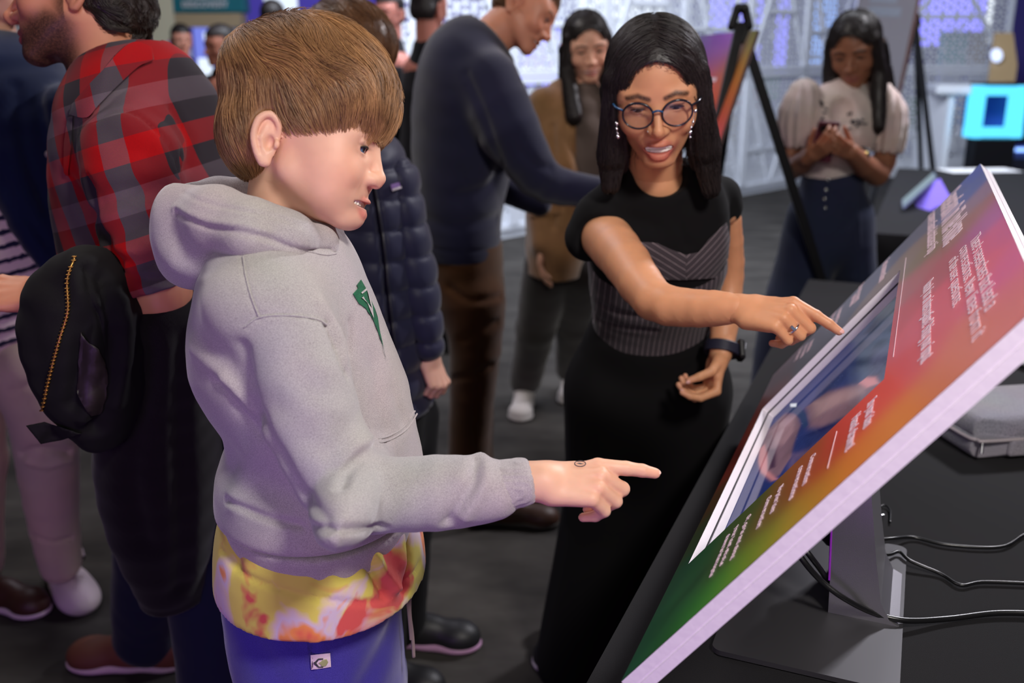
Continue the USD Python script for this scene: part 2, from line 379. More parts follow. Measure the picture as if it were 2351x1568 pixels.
# ---------------------------------------------------------------- people
SKIN = tinted('skin', rough=.48, sss=.18, spec=.35)
EYEW = plain('eye_white', (.5, .47, .46), .3); LASH = plain('eyelash', (.012, .009, .008), .6); TEETH = plain('teeth', (.9, .87, .8), .3); PUPIL = plain('pupil', (.01, .01, .012), .12)
def iris(name, c): return plain(name, c, .15)
def frame3(fwd, up=(0, 0, 1), roll=0.0):
    """rows: right, forward, up of a head that faces fwd"""
    f = unit(fwd); r = unit(np.cross(f, up)); u = np.cross(r, f)
    if roll: c, s = math.cos(roll), math.sin(roll); r, u = c * r + s * u, c * u - s * r
    return np.array([r, f, u])
class Head:
    """A head in its own frame in cm (x right, y forward, z up; eyes at z = 0), set at o with axes R and scale s."""
    def __init__(H, o, R, s=1.0, child=0.0, mouth=0.0, smile=0.0, lids=.5, jaw=1.0, nose=1.0, ears=1.0, neck=None, neck_r=(5.2, 5.6), h=.22, skin=(.5, .3, .2), lip=None, brow=(.03, .02, .015), beard=None,
                 blush=0.0, brow_w=1.0, lipf=1.0, bridge=0.0, ear_y=0.0, ear_w=1.0, ear_side=(-1, 1)):
        H.o, H.R, H.s, H.skin, H.beard, H.blush, H.brow, H.browc = np.asarray(o, float), np.asarray(R), s / 100, np.array(skin), beard, blush, brow_w, np.array(brow)
        H.lip = np.array(lip if lip is not None else np.array(skin) * (1.0, .62, .62)); H.smile, H.mouth, H.child, H.lids = smile, mouth, child, lids
        P = []; c = child
        neck = np.array([0, -4.5, -17.0]) if neck is None else H.inv(neck)
        F_ = Field([-9.5, min(-14.0, neck[1] - 8), min(-19.0, neck[2] - 7)], [9.5, 14.0, 13.5], h)
        A = lambda p, k=.8: F_.add(p, k)
        A(ell((0, -1.0, 3.0 + .5 * c), (7.3 + .2 * c, 9.3, 8.2 + .6 * c)), 1)
        A(ell((0, 2.6, -2.6), (6.1 + .3 * c, 6.0, 7.6)), 3)
        for sx in (-1, 1):
            A(rc((sx * 4.9 * jaw, -.3, -5.0), (sx * 1.5, 6.4, -9.6 + .8 * c), 1.7, 1.45), 2.2)
            A(ell((sx * 3.9, 5.3, -3.0), (2.5, 2.2 + .3 * c, 2.3)), 1.6)
            A(ell((sx * 2.6, 7.0, 1.9), (2.3, 1.25, .85)), 1.2); A(ell((sx * 5.0, 3.6, 1.2), (1.7, 3.2, 3.4)), 2.0)
        A(ell((0, 7.0 + .3 * c, -9.5 + .9 * c), (1.9, 1.7, 1.6 - .1 * c)), 1.2)
        A(ell((0, 6.3, -6.4), (3.3, 2.4, 2.7)), 1.5)
        if c:
            for sx in (-1, 1): A(ell((sx * 3.5, 4.4, -5.6), (2.9, 2.6 * c, 2.9)), 2.2); A(ell((sx * 4.4, 3.6, -2.4), (2.2, 2.6, 2.8)), 2.0)
        if smile:
            for sx in (-1, 1): A(ell((sx * 3.7, 6.3, -3.6), (1.7, 1.5, 1.4)), 1.2)
        for sx in (-1, 1): F_.cut(ell((sx * 3.2, 9.45, -.15), (1.75, 1.8, 1.05)), .9)
        # nose
        nl = nose
        A(rc((0, 7.6 + bridge, .6), (0, 8.0 + 2.3 * nl, -3.2 + .5 * c), .8, .72), .9); A(rc((0, 8.2 + 2.1 * nl, -3.5 + .5 * c), (0, 8.1 + 1.9 * nl, -3.9 + .4 * c), .88), .5)
        for sx in (-1, 1): A(ell((sx * 1.15, 8.75, -3.8 + .4 * c), (.72, 1.1, .72)), 1.0)
        for sx in (-1, 1): F_.cut(ell((sx * .6, 9.4, -4.75 + .4 * c), (.32, .55, .36)), .25)
        # lids over the eyeballs, opened by an almond cut
        H.eye = [np.array([sx * 3.15, 6.75, -.05]) for sx in (-1, 1)]
        for e in H.eye:
            A(ell(e, (1.5, 1.42, 1.42)), .3)
            F_.cut(ell(e + [0, 1.3, -.28 * (1 - lids)], (1.28, .9, .16 + .5 * lids)), .12)
            A(rc(e + [-1.25, 1.05, .75], e + [1.25, .95, .75], .24), .35)
        # lips
        w = 2.3 + .45 * smile; up = .55 * smile; m = mouth
        H.mc = [np.array([-w, 7.15 - .6 * smile, -6.75 + up]), np.array([w, 7.15 - .6 * smile, -6.75 + up])]
        ul = [H.mc[0], (-.95, 8.55, -6.32 + .15 * m), (0, 8.75, -6.42 + .12 * m), (.95, 8.55, -6.32 + .15 * m), H.mc[1]]
        ll = [H.mc[0], (-1.0, 8.3, -7.35 - .9 * m), (0, 8.5, -7.5 - 1.0 * m), (1.0, 8.3, -7.35 - .9 * m), H.mc[1]]
        H.ul, H.ll = np.array(ul, float), np.array(ll, float)
        H.lipf = lipf
        for q in chain(spline(ul, 3), np.interp(np.linspace(0, 4, 13), range(5), np.array([.25, .42, .42, .42, .25]) * lipf)): A(q, .3)
        for q in chain(spline(ll, 3), np.interp(np.linspace(0, 4, 13), range(5), np.array([.25, .5, .55, .5, .25]) * lipf)): A(q, .3)
        F_.cut(ell((0, 8.4, -6.86 + up * .35 - .42 * m), (w * .97, 2.6, .1 + .6 * m), None), .15)
        for sx in (-1, 1):
            A(rc(np.array([sx * (w + .3), 6.6, -6.7 + up]), np.array([sx * (w + .5), 6.4, -6.0 + up]), .3), .5)
        # ears
        for sx in ear_side:
            t = lambda y, z, x: np.array([sx * (6.6 + x), (y + .9) * ear_w - .8 + ear_y, z - 1.5])
            e = ears
            hel = [t(-.9, -.3, .2), t(-1.1, 1.6, .9 * e), t(-2.6, 2.5, 1.3 * e), t(-4.0, 1.6, 1.7 * e), t(-4.3, -.4, 1.7 * e), t(-3.5, -2.2, 1.3 * e), t(-2.4, -3.4, .8 * e)]
            A(ell(t(-2.4, -.6, .75 * e), (.5, 1.95 * ear_w, 3.05), [[1, .28 * sx * e, 0], [-.28 * sx * e, 1, 0], [0, 0, 1]]), .4)
            hs = spline(hel, 4)
            for q in chain(hs, np.interp(np.linspace(0, 6, len(hs)), range(7), [.32, .4, .44, .46, .42, .42, .5])): A(q, .15)
            A(rc(t(-1.9, -3.3, .5 * e), t(-2.2, -2.6, .6 * e), .6), .4)
            for q in chain([t(-2.9, 1.0, 1.15 * e), t(-3.2, -.6, 1.35 * e), t(-2.5, -2.0, 1.05 * e)], [.25, .32, .3]): A(q, .2)
            A(ell(t(-.75, -.9, .75), (.4, .45, .6)), .3)
            F_.cut(ell(t(-1.75, -.9, 1.2), (.9, .75 * ear_w, 1.0)), .3)
        a = np.array([0, -2.4, -5.0]); A(rc(a, neck, neck_r[0], neck_r[1]), 1.6)
        H.F = F_; v, f = F_.mesh(); H.vl = smooth(v, f, 2); H.f = f; H.v = H.fwd(H.vl)
    def fwd(H, p): return H.o + (np.asarray(p, float) @ H.R) * H.s
    def inv(H, p): return (np.asarray(p, float) - H.o) @ H.R.T / H.s
    def tint(H, V):
        """skin, lip, brow and beard colour of the vertices V (world)"""
        p = H.inv(V); c = np.tile(H.skin, (len(p), 1))
        near = np.abs(p).max(1) < 16
        nz = meshkit.fbm(p * .6, 3, 5)[:, None]; c = c * (.93 + .14 * nz)
        red = c * (1.08, .74, .72)
        for q, r, k in (((-4.3, 6.4, -3.2), 2.3, .55 * H.blush), ((4.3, 6.4, -3.2), 2.3, .55 * H.blush), ((0, 10.2, -3.8), 1.2, .35 * H.blush + .1), ((7.6, -2.5, -.5), 3.2, .3 * H.blush + .1), ((-7.6, -2.5, -.5), 3.2, .3 * H.blush + .1)):
            w = k * np.exp(-(((p - q) / r) ** 2).sum(1))[:, None]; c = c * (1 - w) + red * w
        if H.beard is not None:
            b = np.array(H.beard); y, z = p[:, 1], p[:, 2]
            m = 1 / (1 + np.exp(np.clip((z + 4.6 + .28 * np.abs(y - 3)) * 2.2, -40, 40))) * (1 / (1 + np.exp(-(y + 1.2) * 1.5))) * (z > -12.5)
            m = np.maximum(m, np.exp(-(((p - (0, 8.6, -5.4)) / (2.8, 1.4, .6)) ** 2).sum(1)))
            m = np.maximum(m, .9 * np.exp(-(((np.abs(p) - (6.3, 0, 0)) / (2, 1.5, 99)) ** 2).sum(1)) * (z < 1) * (z > -7) * (y > -.2))
            m = m * (.74 + .3 * meshkit.noise(p * 7)) * near; m = np.clip(m, 0, .93)[:, None]; c = c * (1 - m) + b * m
        d = np.minimum(seg_dist(p, spline(H.ul, 4)) - .4 * H.lipf - .14, seg_dist(p, spline(H.ll, 4)) - .55 * H.lipf - .18)
        inside = np.exp(-(((p - (0, 7.0, -6.9 - .4 * H.mouth)) / (2.3, 1.3, .35 + .7 * H.mouth)) ** 2).sum(1)) * (H.mouth > .05)
        w = np.clip(1 / (1 + np.exp(np.clip(d * 9, -40, 40))), 0, 1)[:, None] * .9; c = c * (1 - w) + H.lip * w
        w = np.clip(inside * 2, 0, 1)[:, None]; c = c * (1 - w) + np.array((.05, .012, .012)) * w
        if H.brow:
            for sx in (-1, 1):
                d = seg_dist(p * (1, 0, 1), np.array([(sx * 1.4, 0, 1.75), (sx * 3.1, 0, 2.35), (sx * 4.9, 0, 1.95)])); w = (np.clip(1.3 - d / (.48 * H.brow), 0, .92) * (p[:, 1] > 4) * (.75 + .35 * meshkit.noise(p * 7)))[:, None].clip(0, .95)
                c = c * (1 - w) + H.browc * w
            for e in H.eye:
                d = np.abs(np.linalg.norm((p - e) * (1, 1, 1.0), axis=1)); z = p[:, 2] - e[2]
                w = (np.exp(-((np.abs(p[:, 0] - e[0])) / 1.4) ** 4) * np.exp(-((z - .30) / .16) ** 2) * (p[:, 1] > 7.2) * .75)[:, None]; c = c * (1 - w) + H.browc * .4 * w
        return np.clip(c, 0, 1)
    def eyes(H, parent, iris_m, look=(0, 1, 0)):
        L = unit(look)
        for e in H.eye:
            zc, zh = -.28 * (1 - H.lids), .16 + .5 * H.lids; xs = np.linspace(-1.25, 1.25, 15); zz = zc + zh * np.sqrt(np.maximum(1 - (xs / 1.3) ** 2, 0)) + .02; yy = 1.47 * np.sqrt(np.maximum(1 - (xs / 1.62) ** 2 - (zz / 1.5) ** 2, 0)) + .02
            obj('eyelash', tube(H.fwd(np.stack([xs, yy, zz], 1) + e), .11 * H.s, 6), LASH, parent)
            b = trimesh.creation.icosphere(3, 1.22); ball = obj('eyeball', (H.fwd(np.array(b.vertices) + e), np.array(b.faces)), EYEW, parent)
            v = np.array(b.vertices); t = v @ L / 1.22
            for nm, r, c0, m in (('iris', 1.235, .865, iris_m), ('pupil', 1.245, .972, PUPIL)):
                k = (t[b.faces] > c0).all(1)
                if nm == 'iris' or k.sum() > 3:
                    ang = math.acos(c0); rings = []; a1 = np.linspace(0, 2 * np.pi, 25)[:-1]; x = unit(np.cross(L, [0.1, 0.2, 1])); y = np.cross(x, L)
                    V = [L * r]; Fc = []
                    for i in range(1, 5):
                        th = ang * i / 4; V += [r * (math.cos(th) * L + math.sin(th) * (math.cos(q) * x + math.sin(q) * y)) for q in a1]
                    for j in range(24):
                        Fc.append([0, 1 + j, 1 + (j + 1) % 24])
                        for i in range(3):
                            a, b2 = 1 + i * 24 + j, 1 + i * 24 + (j + 1) % 24; Fc += [[a, a + 24, b2], [b2, a + 24, b2 + 24]]
                    obj(nm, (H.fwd(np.array(V) + e), np.array(Fc)), m, ball)
    def teeth(H, parent, lower=True):
        z0 = -6.62 + .18 * H.smile; out = []
        def row(z, h, y0, n):
            fl = None; prims = []
            for i in range(n):
                x = (i - (n - 1) / 2) * .74; y = y0 - .16 * x * x * .55; prims.append(bx((x, y, z), (.40, .3, h), None, .14))
            return field_of(prims, .08, .1, .2).mesh()
        v, f = row(z0, .72, 8.05, 6); obj('upper_teeth', (H.fwd(v), f), TEETH, parent)
        if lower: v, f = row(z0 - 1.15 - .3 * H.mouth, .55, 7.85, 6); obj('lower_teeth', (H.fwd(v), f), TEETH, parent)

def hand_prims(o, fwd, dorsal, side, s=1.0, curl=((.3, .4, .2),) * 4, spread=(.1, .03, -.04, -.12), thumb=((.6, .35), (.5, .3), (.45, .2)), lens=None, fat=1.0):
    """a hand from the wrist o. fwd: towards the knuckles, dorsal: out of the back of the hand, side: +1 if the thumb lies along cross(fwd, dorsal). Returns solids and named points."""
    f = unit(fwd); n = np.asarray(dorsal, float); n = unit(n - (n @ f) * f); t = np.cross(f, n) * side; k = s / 100
    o = np.asarray(o, float); P = lambda a, b, c: o + (a * f + b * t + c * n) * k; out = []; tips = []
    kn = [(9.0, 2.7, .1), (9.3, .75, .35), (8.8, -1.15, .2), (8.0, -2.85, -.2)]; ln = [(4.3, 2.5, 2.1), (4.8, 2.9, 2.2), (4.4, 2.7, 2.2), (3.4, 2.0, 1.9)]; rr = [(1.02, .9, .82, .68), (1.02, .92, .82, .7), (.98, .86, .78, .66), (.86, .76, .68, .58)]
    rr = [[x * fat for x in q] for q in rr]
    out.append(seg(P(-2.5, 0, -.1), P(2.2, -.1, 0), 2.5 * k, 3.0 * k, 1.85 * k, 1.75 * k, n)); out.append(seg(P(2.2, -.1, -.1), P(7.8, -.1, 0), 3.0 * k, 3.6 * k, 1.6 * k, 1.15 * k, n))
    out.append(rc(P(2.2, 2.0, -.9), P(5.4, 2.6, -.7), 1.5 * k, 1.0 * k)); out.append(rc(P(2.2, -2.2, -.7), P(6.6, -2.7, -.5), 1.3 * k, 1.0 * k))
    palm = len(out)
    fingers = []
    for i in range(4):
        p = P(*kn[i]); d0 = unit(f * math.cos(spread[i]) + t * math.sin(spread[i])); ang = 0; pts = [p]
        ax = d0
        for j in range(3):
            ang += curl[i][j]; dd = d0 * math.cos(ang) - n * math.sin(ang); p = p + dd * ln[i][j] * k * (1 if lens is None else lens); pts.append(p)
        base = P(kn[i][0] - 3.5, kn[i][1] * .75, kn[i][2] - .1)
        fingers.append([rc(base, pts[0], .8 * k, rr[i][0] * k)] + [rc(pts[j], pts[j + 1], rr[i][j] * k, rr[i][j + 1] * k) for j in range(3)]); tips.append(pts)
    a = P(1.8, 2.2, -.9); b = a + unit(f * math.cos(thumb[0][0]) + t * math.sin(thumb[0][0]) - n * thumb[0][1]) * 4.2 * k
    c = b + unit(f * math.cos(thumb[1][0]) + t * math.sin(thumb[1][0]) - n * thumb[1][1]) * 3.2 * k; d = c + unit(f * math.cos(thumb[2][0]) + t * math.sin(thumb[2][0]) - n * thumb[2][1]) * 2.6 * k
    fingers.append([rc(a, b, 1.35 * k, 1.1 * k * fat), rc(b, c, 1.08 * k * fat, .95 * k * fat), rc(c, d, .95 * k * fat, .74 * k * fat)]); tips.append([a, b, c, d])
    return out, fingers, tips, (f, n, t, k)
def hand_mesh(o, fwd, dorsal, side, s=1.0, h=.0022, arm=None, **kw):
    palm, fingers, tips, fr = hand_prims(o, fwd, dorsal, side, s, **kw)
    allp = palm + [q for x in fingers for q in x] + (arm or [])
    lo = np.min([p[1][0] for p in allp], 0) - .012; hi = np.max([p[1][1] for p in allp], 0) + .012
    fl = Field(lo, hi, h)
    for p in palm + (arm or []): fl.add(p, .012 * s)
    for fg in fingers:
        g = Field(lo, hi, h)
        for i, p in enumerate(fg): g.add(p, .003 * s)
        a, d = fl.f, g.f; k = .0055 * s; e = np.maximum(k - np.abs(a - d), 0) / k
        far = np.ones_like(a) if False else 1
        fl.f = np.minimum(a, d) - e * e * k * .25
    v, f = fl.mesh(); return smooth(v, f, 2), f, tips, fr
NAIL = {}
def nails(tips, fr, parent, m, s=1.0, which=range(5)):
    f, n, t, k = fr
    for i in which:
        p0, p1 = tips[i][-2], tips[i][-1]; u = unit(p1 - p0)
        ax = t if i < 4 else unit(np.cross(u, n) + .001); up = unit(np.cross(ax, u)); up = up if (up @ n > 0 or i == 4) else -up
        if i == 4: up = unit(np.cross(u, np.cross(n, u))) * .4 + t * .6; up = unit(up - (up @ u) * u); ax = np.cross(u, up)
        r = (.68, .7, .66, .58, .74)[i] * k; c = p1 + up * r * .62 + u * r * .25
        e = field_of([ell(c, (r * .72, r * .95, r * .42), [unit(ax), u, up])], r * .16, 0, .002).mesh(); obj('fingernail', e, m, parent)

from scipy.ndimage import map_coordinates
def grid_at(F_, p):
    q = [(p[:, i] - F_.ax[i][0]) / F_.h for i in range(3)]; return map_coordinates(F_.f, q, order=1, mode='nearest')
def grid_grad(F_, p, e):
    g = np.stack([grid_at(F_, p + d) - grid_at(F_, p - d) for d in np.eye(3) * e], 1); return g / np.maximum(np.linalg.norm(g, axis=1, keepdims=True), 1e-9)
def hair_field(prims, h=.35, k=1.5, pad=3.0):
    """field for combing: filled everywhere, so that strands may leave the cap"""
    lo = np.min([p[1][0] for p in prims], 0) - pad; hi = np.max([p[1][1] for p in prims], 0) + pad; fl = Field(lo, hi, h)
    for fn, _ in prims: fl.add((fn, (lo - 9, hi + 9)), k)
    return fl
def comb(fl, roots, flow, n, L, k=9, lift=.15, wave=.3, wf=.35, seed=1, stop=None, depth=.7, clump=.55, nclump=40):
    """strands that follow flow(p) along the level sets of fl; roots: points to start at; everything in the head's cm"""
    rg = np.random.default_rng(seed); p = roots[rg.integers(0, len(roots), n)] + rg.normal(0, .12, (n, 3)); lev = grid_at(fl, p) * 0 - depth * rg.random(n) ** 1.3 + .05
    Ls = rg.uniform(*L, n); out = [p]; alive = np.ones(n)
    tw = rg.normal(0, .12, (n, 3))
    for i in range(k):
        g = grid_grad(fl, p, .4); p = p - g * (grid_at(fl, p) - lev)[:, None]
        if i == 0: out[0] = p
        d = flow(p); w = np.stack([meshkit.noise(p * wf + s, seed + s) - .5 for s in (0, 11, 23)], 1); d = d + wave * 2 * w + tw
        d = d - (d * g).sum(1, keepdims=True) * g; d /= np.maximum(np.linalg.norm(d, axis=1, keepdims=True), 1e-9)
        if stop is not None: alive = np.where(stop(p), alive * .35, alive)
        p = p + d * (Ls / k * alive)[:, None]; lev = lev + lift / k
        out.append(p)
    S = np.stack(out, 1)
    if clump:
        g = np.arange(0, n, nclump); _, i = cKDTree(S[g, 0] * (1, 1, 1)).query(S[:, 0]); G = S[g[i]]; w = clump * np.linspace(0, 1, k + 1)[None, :, None] ** .7
        S = S * (1 - w) + (G + (S[:, :1] - G[:, :1]) * .3) * w
    return S
def hair_mat(name, dark, light, rough=.38, scale=None):
    """one hair material for all; the shade of each strand is its own"""
    m = mat('hair_tint_%d' % round(rough * 100), {'a': ('attribute', {'attribute': 'tint'}), 'p': ('principled_bsdf', {'roughness': rough, 'specular_ior_level': .45, 'anisotropic': .3})}, [('a.color', 'p.base_color')]); return m, np.array(dark), np.array(light)
def hair(H, parent, prims, cuts, m, flow, n=6000, L=(3, 6), wid=.0007, h=.3, k=1.5, strand_k=9, cap_noise=.12, name='hair', root_ok=None, avoid=(), **kw):
    fl = Field(np.min([p[1][0] for p in prims], 0) - 1, np.max([p[1][1] for p in prims], 0) + 1, h)
    for p in prims: fl.add(p, k)
    for c in cuts: fl.cut(c, .5)
    v, f = fl.mesh(); v = smooth(v, f, 3); full = hair_field(prims, .4, k)
    nn = vnormals(v, f); v2 = v - nn * (.25 + cap_noise * 2 * (meshkit.fbm(v * np.array((1.6, 1.6, .5)), 3, 4) - .5))[:, None]
    m, dk, lt = m; t_ = np.clip(.15 + .5 * meshkit.fbm(v * np.array((1.8, 1.8, .35)), 3, 4), 0, 1)[:, None]; cap = obj(name, (H.fwd(v2), f), m, parent, col=dk + (lt - dk) * t_)
    if n:
        inside = grid_at(H.F, v) < -.6 if False else np.zeros(len(v), bool)
        a = np.abs(grid_at(full, v)) < .3; R = v[a & ~inside]
        if root_ok is not None: R = R[root_ok(R)]
        S = comb(full, R, flow, n, L, strand_k, **kw)
        for c_, r_ in avoid: S = S[~((((S - np.array(c_)) / np.array(r_)) ** 2).sum(-1) < 1).any(1)]
        rg = np.random.default_rng(5); mid = S[:, 3]; t_ = np.clip(.05 + .95 * (.65 * np.clip((meshkit.fbm(mid * .42, 3, 3) - .5) * 2.0 + .5, 0, 1) + .35 * rg.random(len(S))), 0, 1)[:, None]
        strands('hair_strands', H.fwd(S.reshape(-1, 3)).reshape(S.shape), wid, m, cap, col=dk + (lt - dk) * t_, kind='stuff')
    return cap

def parted(p):
    return (np.abs(p[:, 0]) < 6.3) & (p[:, 1] > 3.5) & (p[:, 2] < -2.2 + 10.2 * np.sqrt(np.maximum(1 - (p[:, 0] / 6.5) ** 2, 0)))
PART = ell((0, 14.0, -2.4), (6.9, 16.0, 10.5))
# ---------------------------------------------------------------- the hall
CARPET = mat('dark_carpet', {'tc': ('texture_coordinate', {}), 'mp': ('mapping', {'scale': (1.0, 2.0, 1), 'rotation': (0, 0, .5)}), 'n': ('noise_texture', {'scale': 2.6, 'detail': 4, 'roughness': .6}), 'f': ('noise_texture', {'scale': 420, 'detail': 2}), 'r': ('rgb_ramp', {'ramp': [(.3, lin((56, 54, 53))), (.52, lin((72, 69, 67))), (.75, lin((88, 85, 82)))]}),
    'm': ('mix', {'mix_type': 'multiply', 'fac': .45}), 'b': ('bump', {'strength': .4, 'distance': .004}), 'p': ('principled_bsdf', {'roughness': .95, 'specular_ior_level': .1})},
    [('tc.object', 'mp.vector'), ('mp.vector', 'n.vector'), ('tc.object', 'f.vector'), ('n.fac', 'r.fac'), ('r.color', 'm.color1'), ('f.color', 'm.color2'), ('m.color', 'p.base_color'), ('f.fac', 'b.height'), ('b.normal', 'p.normal')])
obj('floor', box((1, 9, -.05), (22, 24, .1)), CARPET, smooth_=False, kind='structure')
VIOLET = plain('violet_wall', lin((96, 84, 170)), .8); GREYW = plain('grey_wall', lin((150, 152, 170)), .8); DARK = plain('dark_ceiling', (.012, .012, .016), .9)
obj('ceiling', box((1, 9, 4.55), (22, 24, .1)), DARK, smooth_=False, kind='structure')
obj('wall_back', box((1, 20.9, 2.25), (22, .2, 4.6)), VIOLET, smooth_=False, kind='structure')
obj('wall_west', box((-9.9, 9, 2.25), (.2, 24, 4.6)), GREYW, smooth_=False, kind='structure')
obj('wall_east', box((11.9, 9, 2.25), (.2, 24, 4.6)), VIOLET, smooth_=False, kind='structure')
obj('wall_front', box((1, -2.9, 2.25), (22, .2, 4.6)), DARK, smooth_=False, kind='structure')
# perforated white screen wall, receding to the back of the hall; every panel a plate of three crossing sets of bars in a frame
WH = plain('screen_white', lin((208, 212, 222)), .55)
A0 = np.array([-.85, 7.35, 0]); D = unit(np.array([1, 1.0, 0])); NV = np.array([D[1], -D[0], 0]); PW, PH = 1.2, 1.27
scr = UsdGeom.Xform.Define(stage, '/World/wall_screen'); data(scr, kind='structure')
rgp = np.random.default_rng(3)
def screen_panel(i, j, A0=A0, D=D, NV=NV, PW=1.2):
    o = A0 + D * PW * i + np.array([0, 0, .06 + PH * j]); Q = lambda u, w: o + D * u + np.array([0, 0, w]); X = [D, NV, np.array([0, 0, 1.0])]
    fr = [bar(Q(0, .03), Q(PW, .03), .05, .06, NV), bar(Q(0, PH - .03), Q(PW, PH - .03), .05, .06, NV), bar(Q(.03, 0), Q(.03, PH), .05, .06, NV), bar(Q(PW - .03, 0), Q(PW - .03, PH), .05, .06, NV)]
    c = Q(PW / 2, PH / 2)
    if (i + j) % 2: dg = [(Q(0, 0), Q(PW * .5, PH)), (Q(PW * .5, PH), Q(PW, 0)), (Q(PW * .25, PH * .5), Q(PW * .75, PH * .5))]
    else: dg = [(Q(0, PH), Q(PW * .5, 0)), (Q(PW * .5, 0), Q(PW, PH)), (Q(0, PH * .34), Q(PW, PH * .34))]
    pn = obj('panel_frame', join(fr), WH, scr, smooth_=False)
    for a, b in dg: obj('strut', bar(a, b, .05, .045, NV), WH, pn, smooth_=False)
    lat = []; st = .092
    clip = sg.box(.05, .05, PW - .05, PH - .05)
    for ang in (math.pi / 6, math.pi / 2, -math.pi / 6):
        d = np.array([math.cos(ang), math.sin(ang)]); n = np.array([-d[1], d[0]])
        for k in range(-32, 33):
            m = np.array([PW / 2, PH / 2]) + n * k * st; L = sg.LineString([m - d * 2, m + d * 2]).intersection(clip)
            if L.is_empty or L.length < .05: continue
            (x0, y0), (x1, y1) = L.coords[0], L.coords[-1]; lat.append(bar(Q(x0, y0), Q(x1, y1), .02 + .008 * rgp.random(), .008, NV))
    if j == 0 or True:
        for _ in range(60 if j == 0 else 26):
            x, y = rgp.uniform(.1, PW - .1), rgp.uniform(.1, PH - .1) if j else .08 + abs(rgp.normal(0, .3)); 
            if y < PH - .1: a0 = rgp.uniform(0, 6.28); lat.append(prism([Q(x + .036 * math.cos(a0 + q), y + .036 * math.sin(a0 + q)) for q in (0, 2.09, 4.19)], NV * .005, -NV * .005))
    if j == 0: lat.append(box(Q(PW / 2, .02), (PW, .012, .28), X))
    obj('perforated_sheet', join(lat), WH, pn, smooth_=False, kind='stuff')
for j in range(2):
    for i in range(6): screen_panel(i, j)
    screen_panel(0, j, np.array([4.62, 12.5, 0]), np.array([1.0, .06, 0]), np.array([.06, -1.0, 0]), 1.62)
# lit exhibits beyond the screen
def glow(name, c, s): return mat(name, {'e': ('emission', {'color': c, 'strength': s})}, [], surface='e.emission')
rgg = np.random.default_rng(8)
def behind(px, py, back, w, h, th=.05):
    """a panel behind the screen wall on the sight line through (px, py)"""
    r = ray(px, py); t = ((A0 - CAM) @ NV - back) / (r @ NV)
    return CAM + r * t if px < 2010 else CAM + r * ((12.75 + back) / r[1])
LB = glow('lamp_violet', (.22, .2, 1.0), 2.6); LW = glow('lamp_white', (.85, .92, 1.0), 1.5); LC = glow('lamp_cyan', (.25, .45, 1.0), 2.4)
LN = [1690, 1240, 1895, 1795, 2140, 2215, 1430, 1740, 1420]
for nm, px, py, w, h, m, lab in (('wall_light', 1690, 50, 1.1, 1.3, LB, 'violet glowing panel behind easel top and screen wall'), ('wall_light', 1240, 130, .5, .6, LB, 'violet glowing panel behind screen near stooping man'), ('wall_light', 1895, 40, .55, 1.3, LC, 'pale blue glowing panel behind screen beside the phone user'),
        ('wall_light', 1795, 70, .22, 1.1, LB, 'narrow violet glowing strip behind screen between two panels'), ('wall_light', 2140, 30, 1.5, .9, LB, 'wide violet glowing panel behind the end of screen wall'), ('wall_light', 2215, 45, .8, .7, LW, 'white glowing panel behind the end of screen wall'),
        ('wall_light', 1430, 40, 1.6, .9, LW, 'white glowing panel behind screen above seated heads'), ('wall_light', 1740, 270, 1.6, .35, LW, 'low white light box behind screen under the easel poster'), ('wall_light', 1420, 330, 1.2, .5, LW, 'low white light box behind screen wall behind presenter')):
    c = behind(px, py, 1.1 + .14 * LN.index(px), w, h); data(obj(nm, box(c, (w, .06, h), [D, NV, np.array([0, 0, 1.0])] if px < 2010 else None), m, smooth_=False), lab, 'light panel')
for k, (px, py, w, h, d_, col) in enumerate(((2185, 112, .3, .4, .2, (90, 200, 180)), (2240, 112, .2, .4, .2, (205, 180, 140)), (2116, 262, .34, .4, .2, (96, 150, 96)), (2166, 275, .16, .3, .2, (190, 70, 70)), (2214, 255, .26, .4, .2, (60, 150, 230)), (1716, 215, .22, .3, .2, (220, 90, 110)), (1764, 205, .2, .25, .2, (90, 190, 140)), (1660, 300, .3, .3, .2, (200, 180, 130)))):
    c = behind(px, py, .32 + (.3 if k in (0, 1) else 0), w, h); R_ = [D, NV, np.array([0, 0, 1.0])] if px < 2010 else np.eye(3)
    nm = ('teal', 'sand', 'green', 'red', 'blue', 'pink', 'mint', 'buff')[k]
    t = thing('display_box', f'{nm} display box standing behind the perforated screen wall', 'box'); c[2] = max(c[2], h / 2)
    M_ = plain('box_' + nm, lin(col), .7)
    obj('carton', box(c, (w, d_, h), R_, .01), M_, t, smooth_=False); obj('lid', box(c + (0, 0, h / 2 + .012), (w + .02, d_ + .02, .024), R_, .006), M_, t, smooth_=False)
    if c[2] - h / 2 > .01: obj('plinth', box((c[0], c[1], (c[2] - h / 2) / 2), (w * .9, d_ * .9, c[2] - h / 2 - .002), R_), WH, t, smooth_=False)
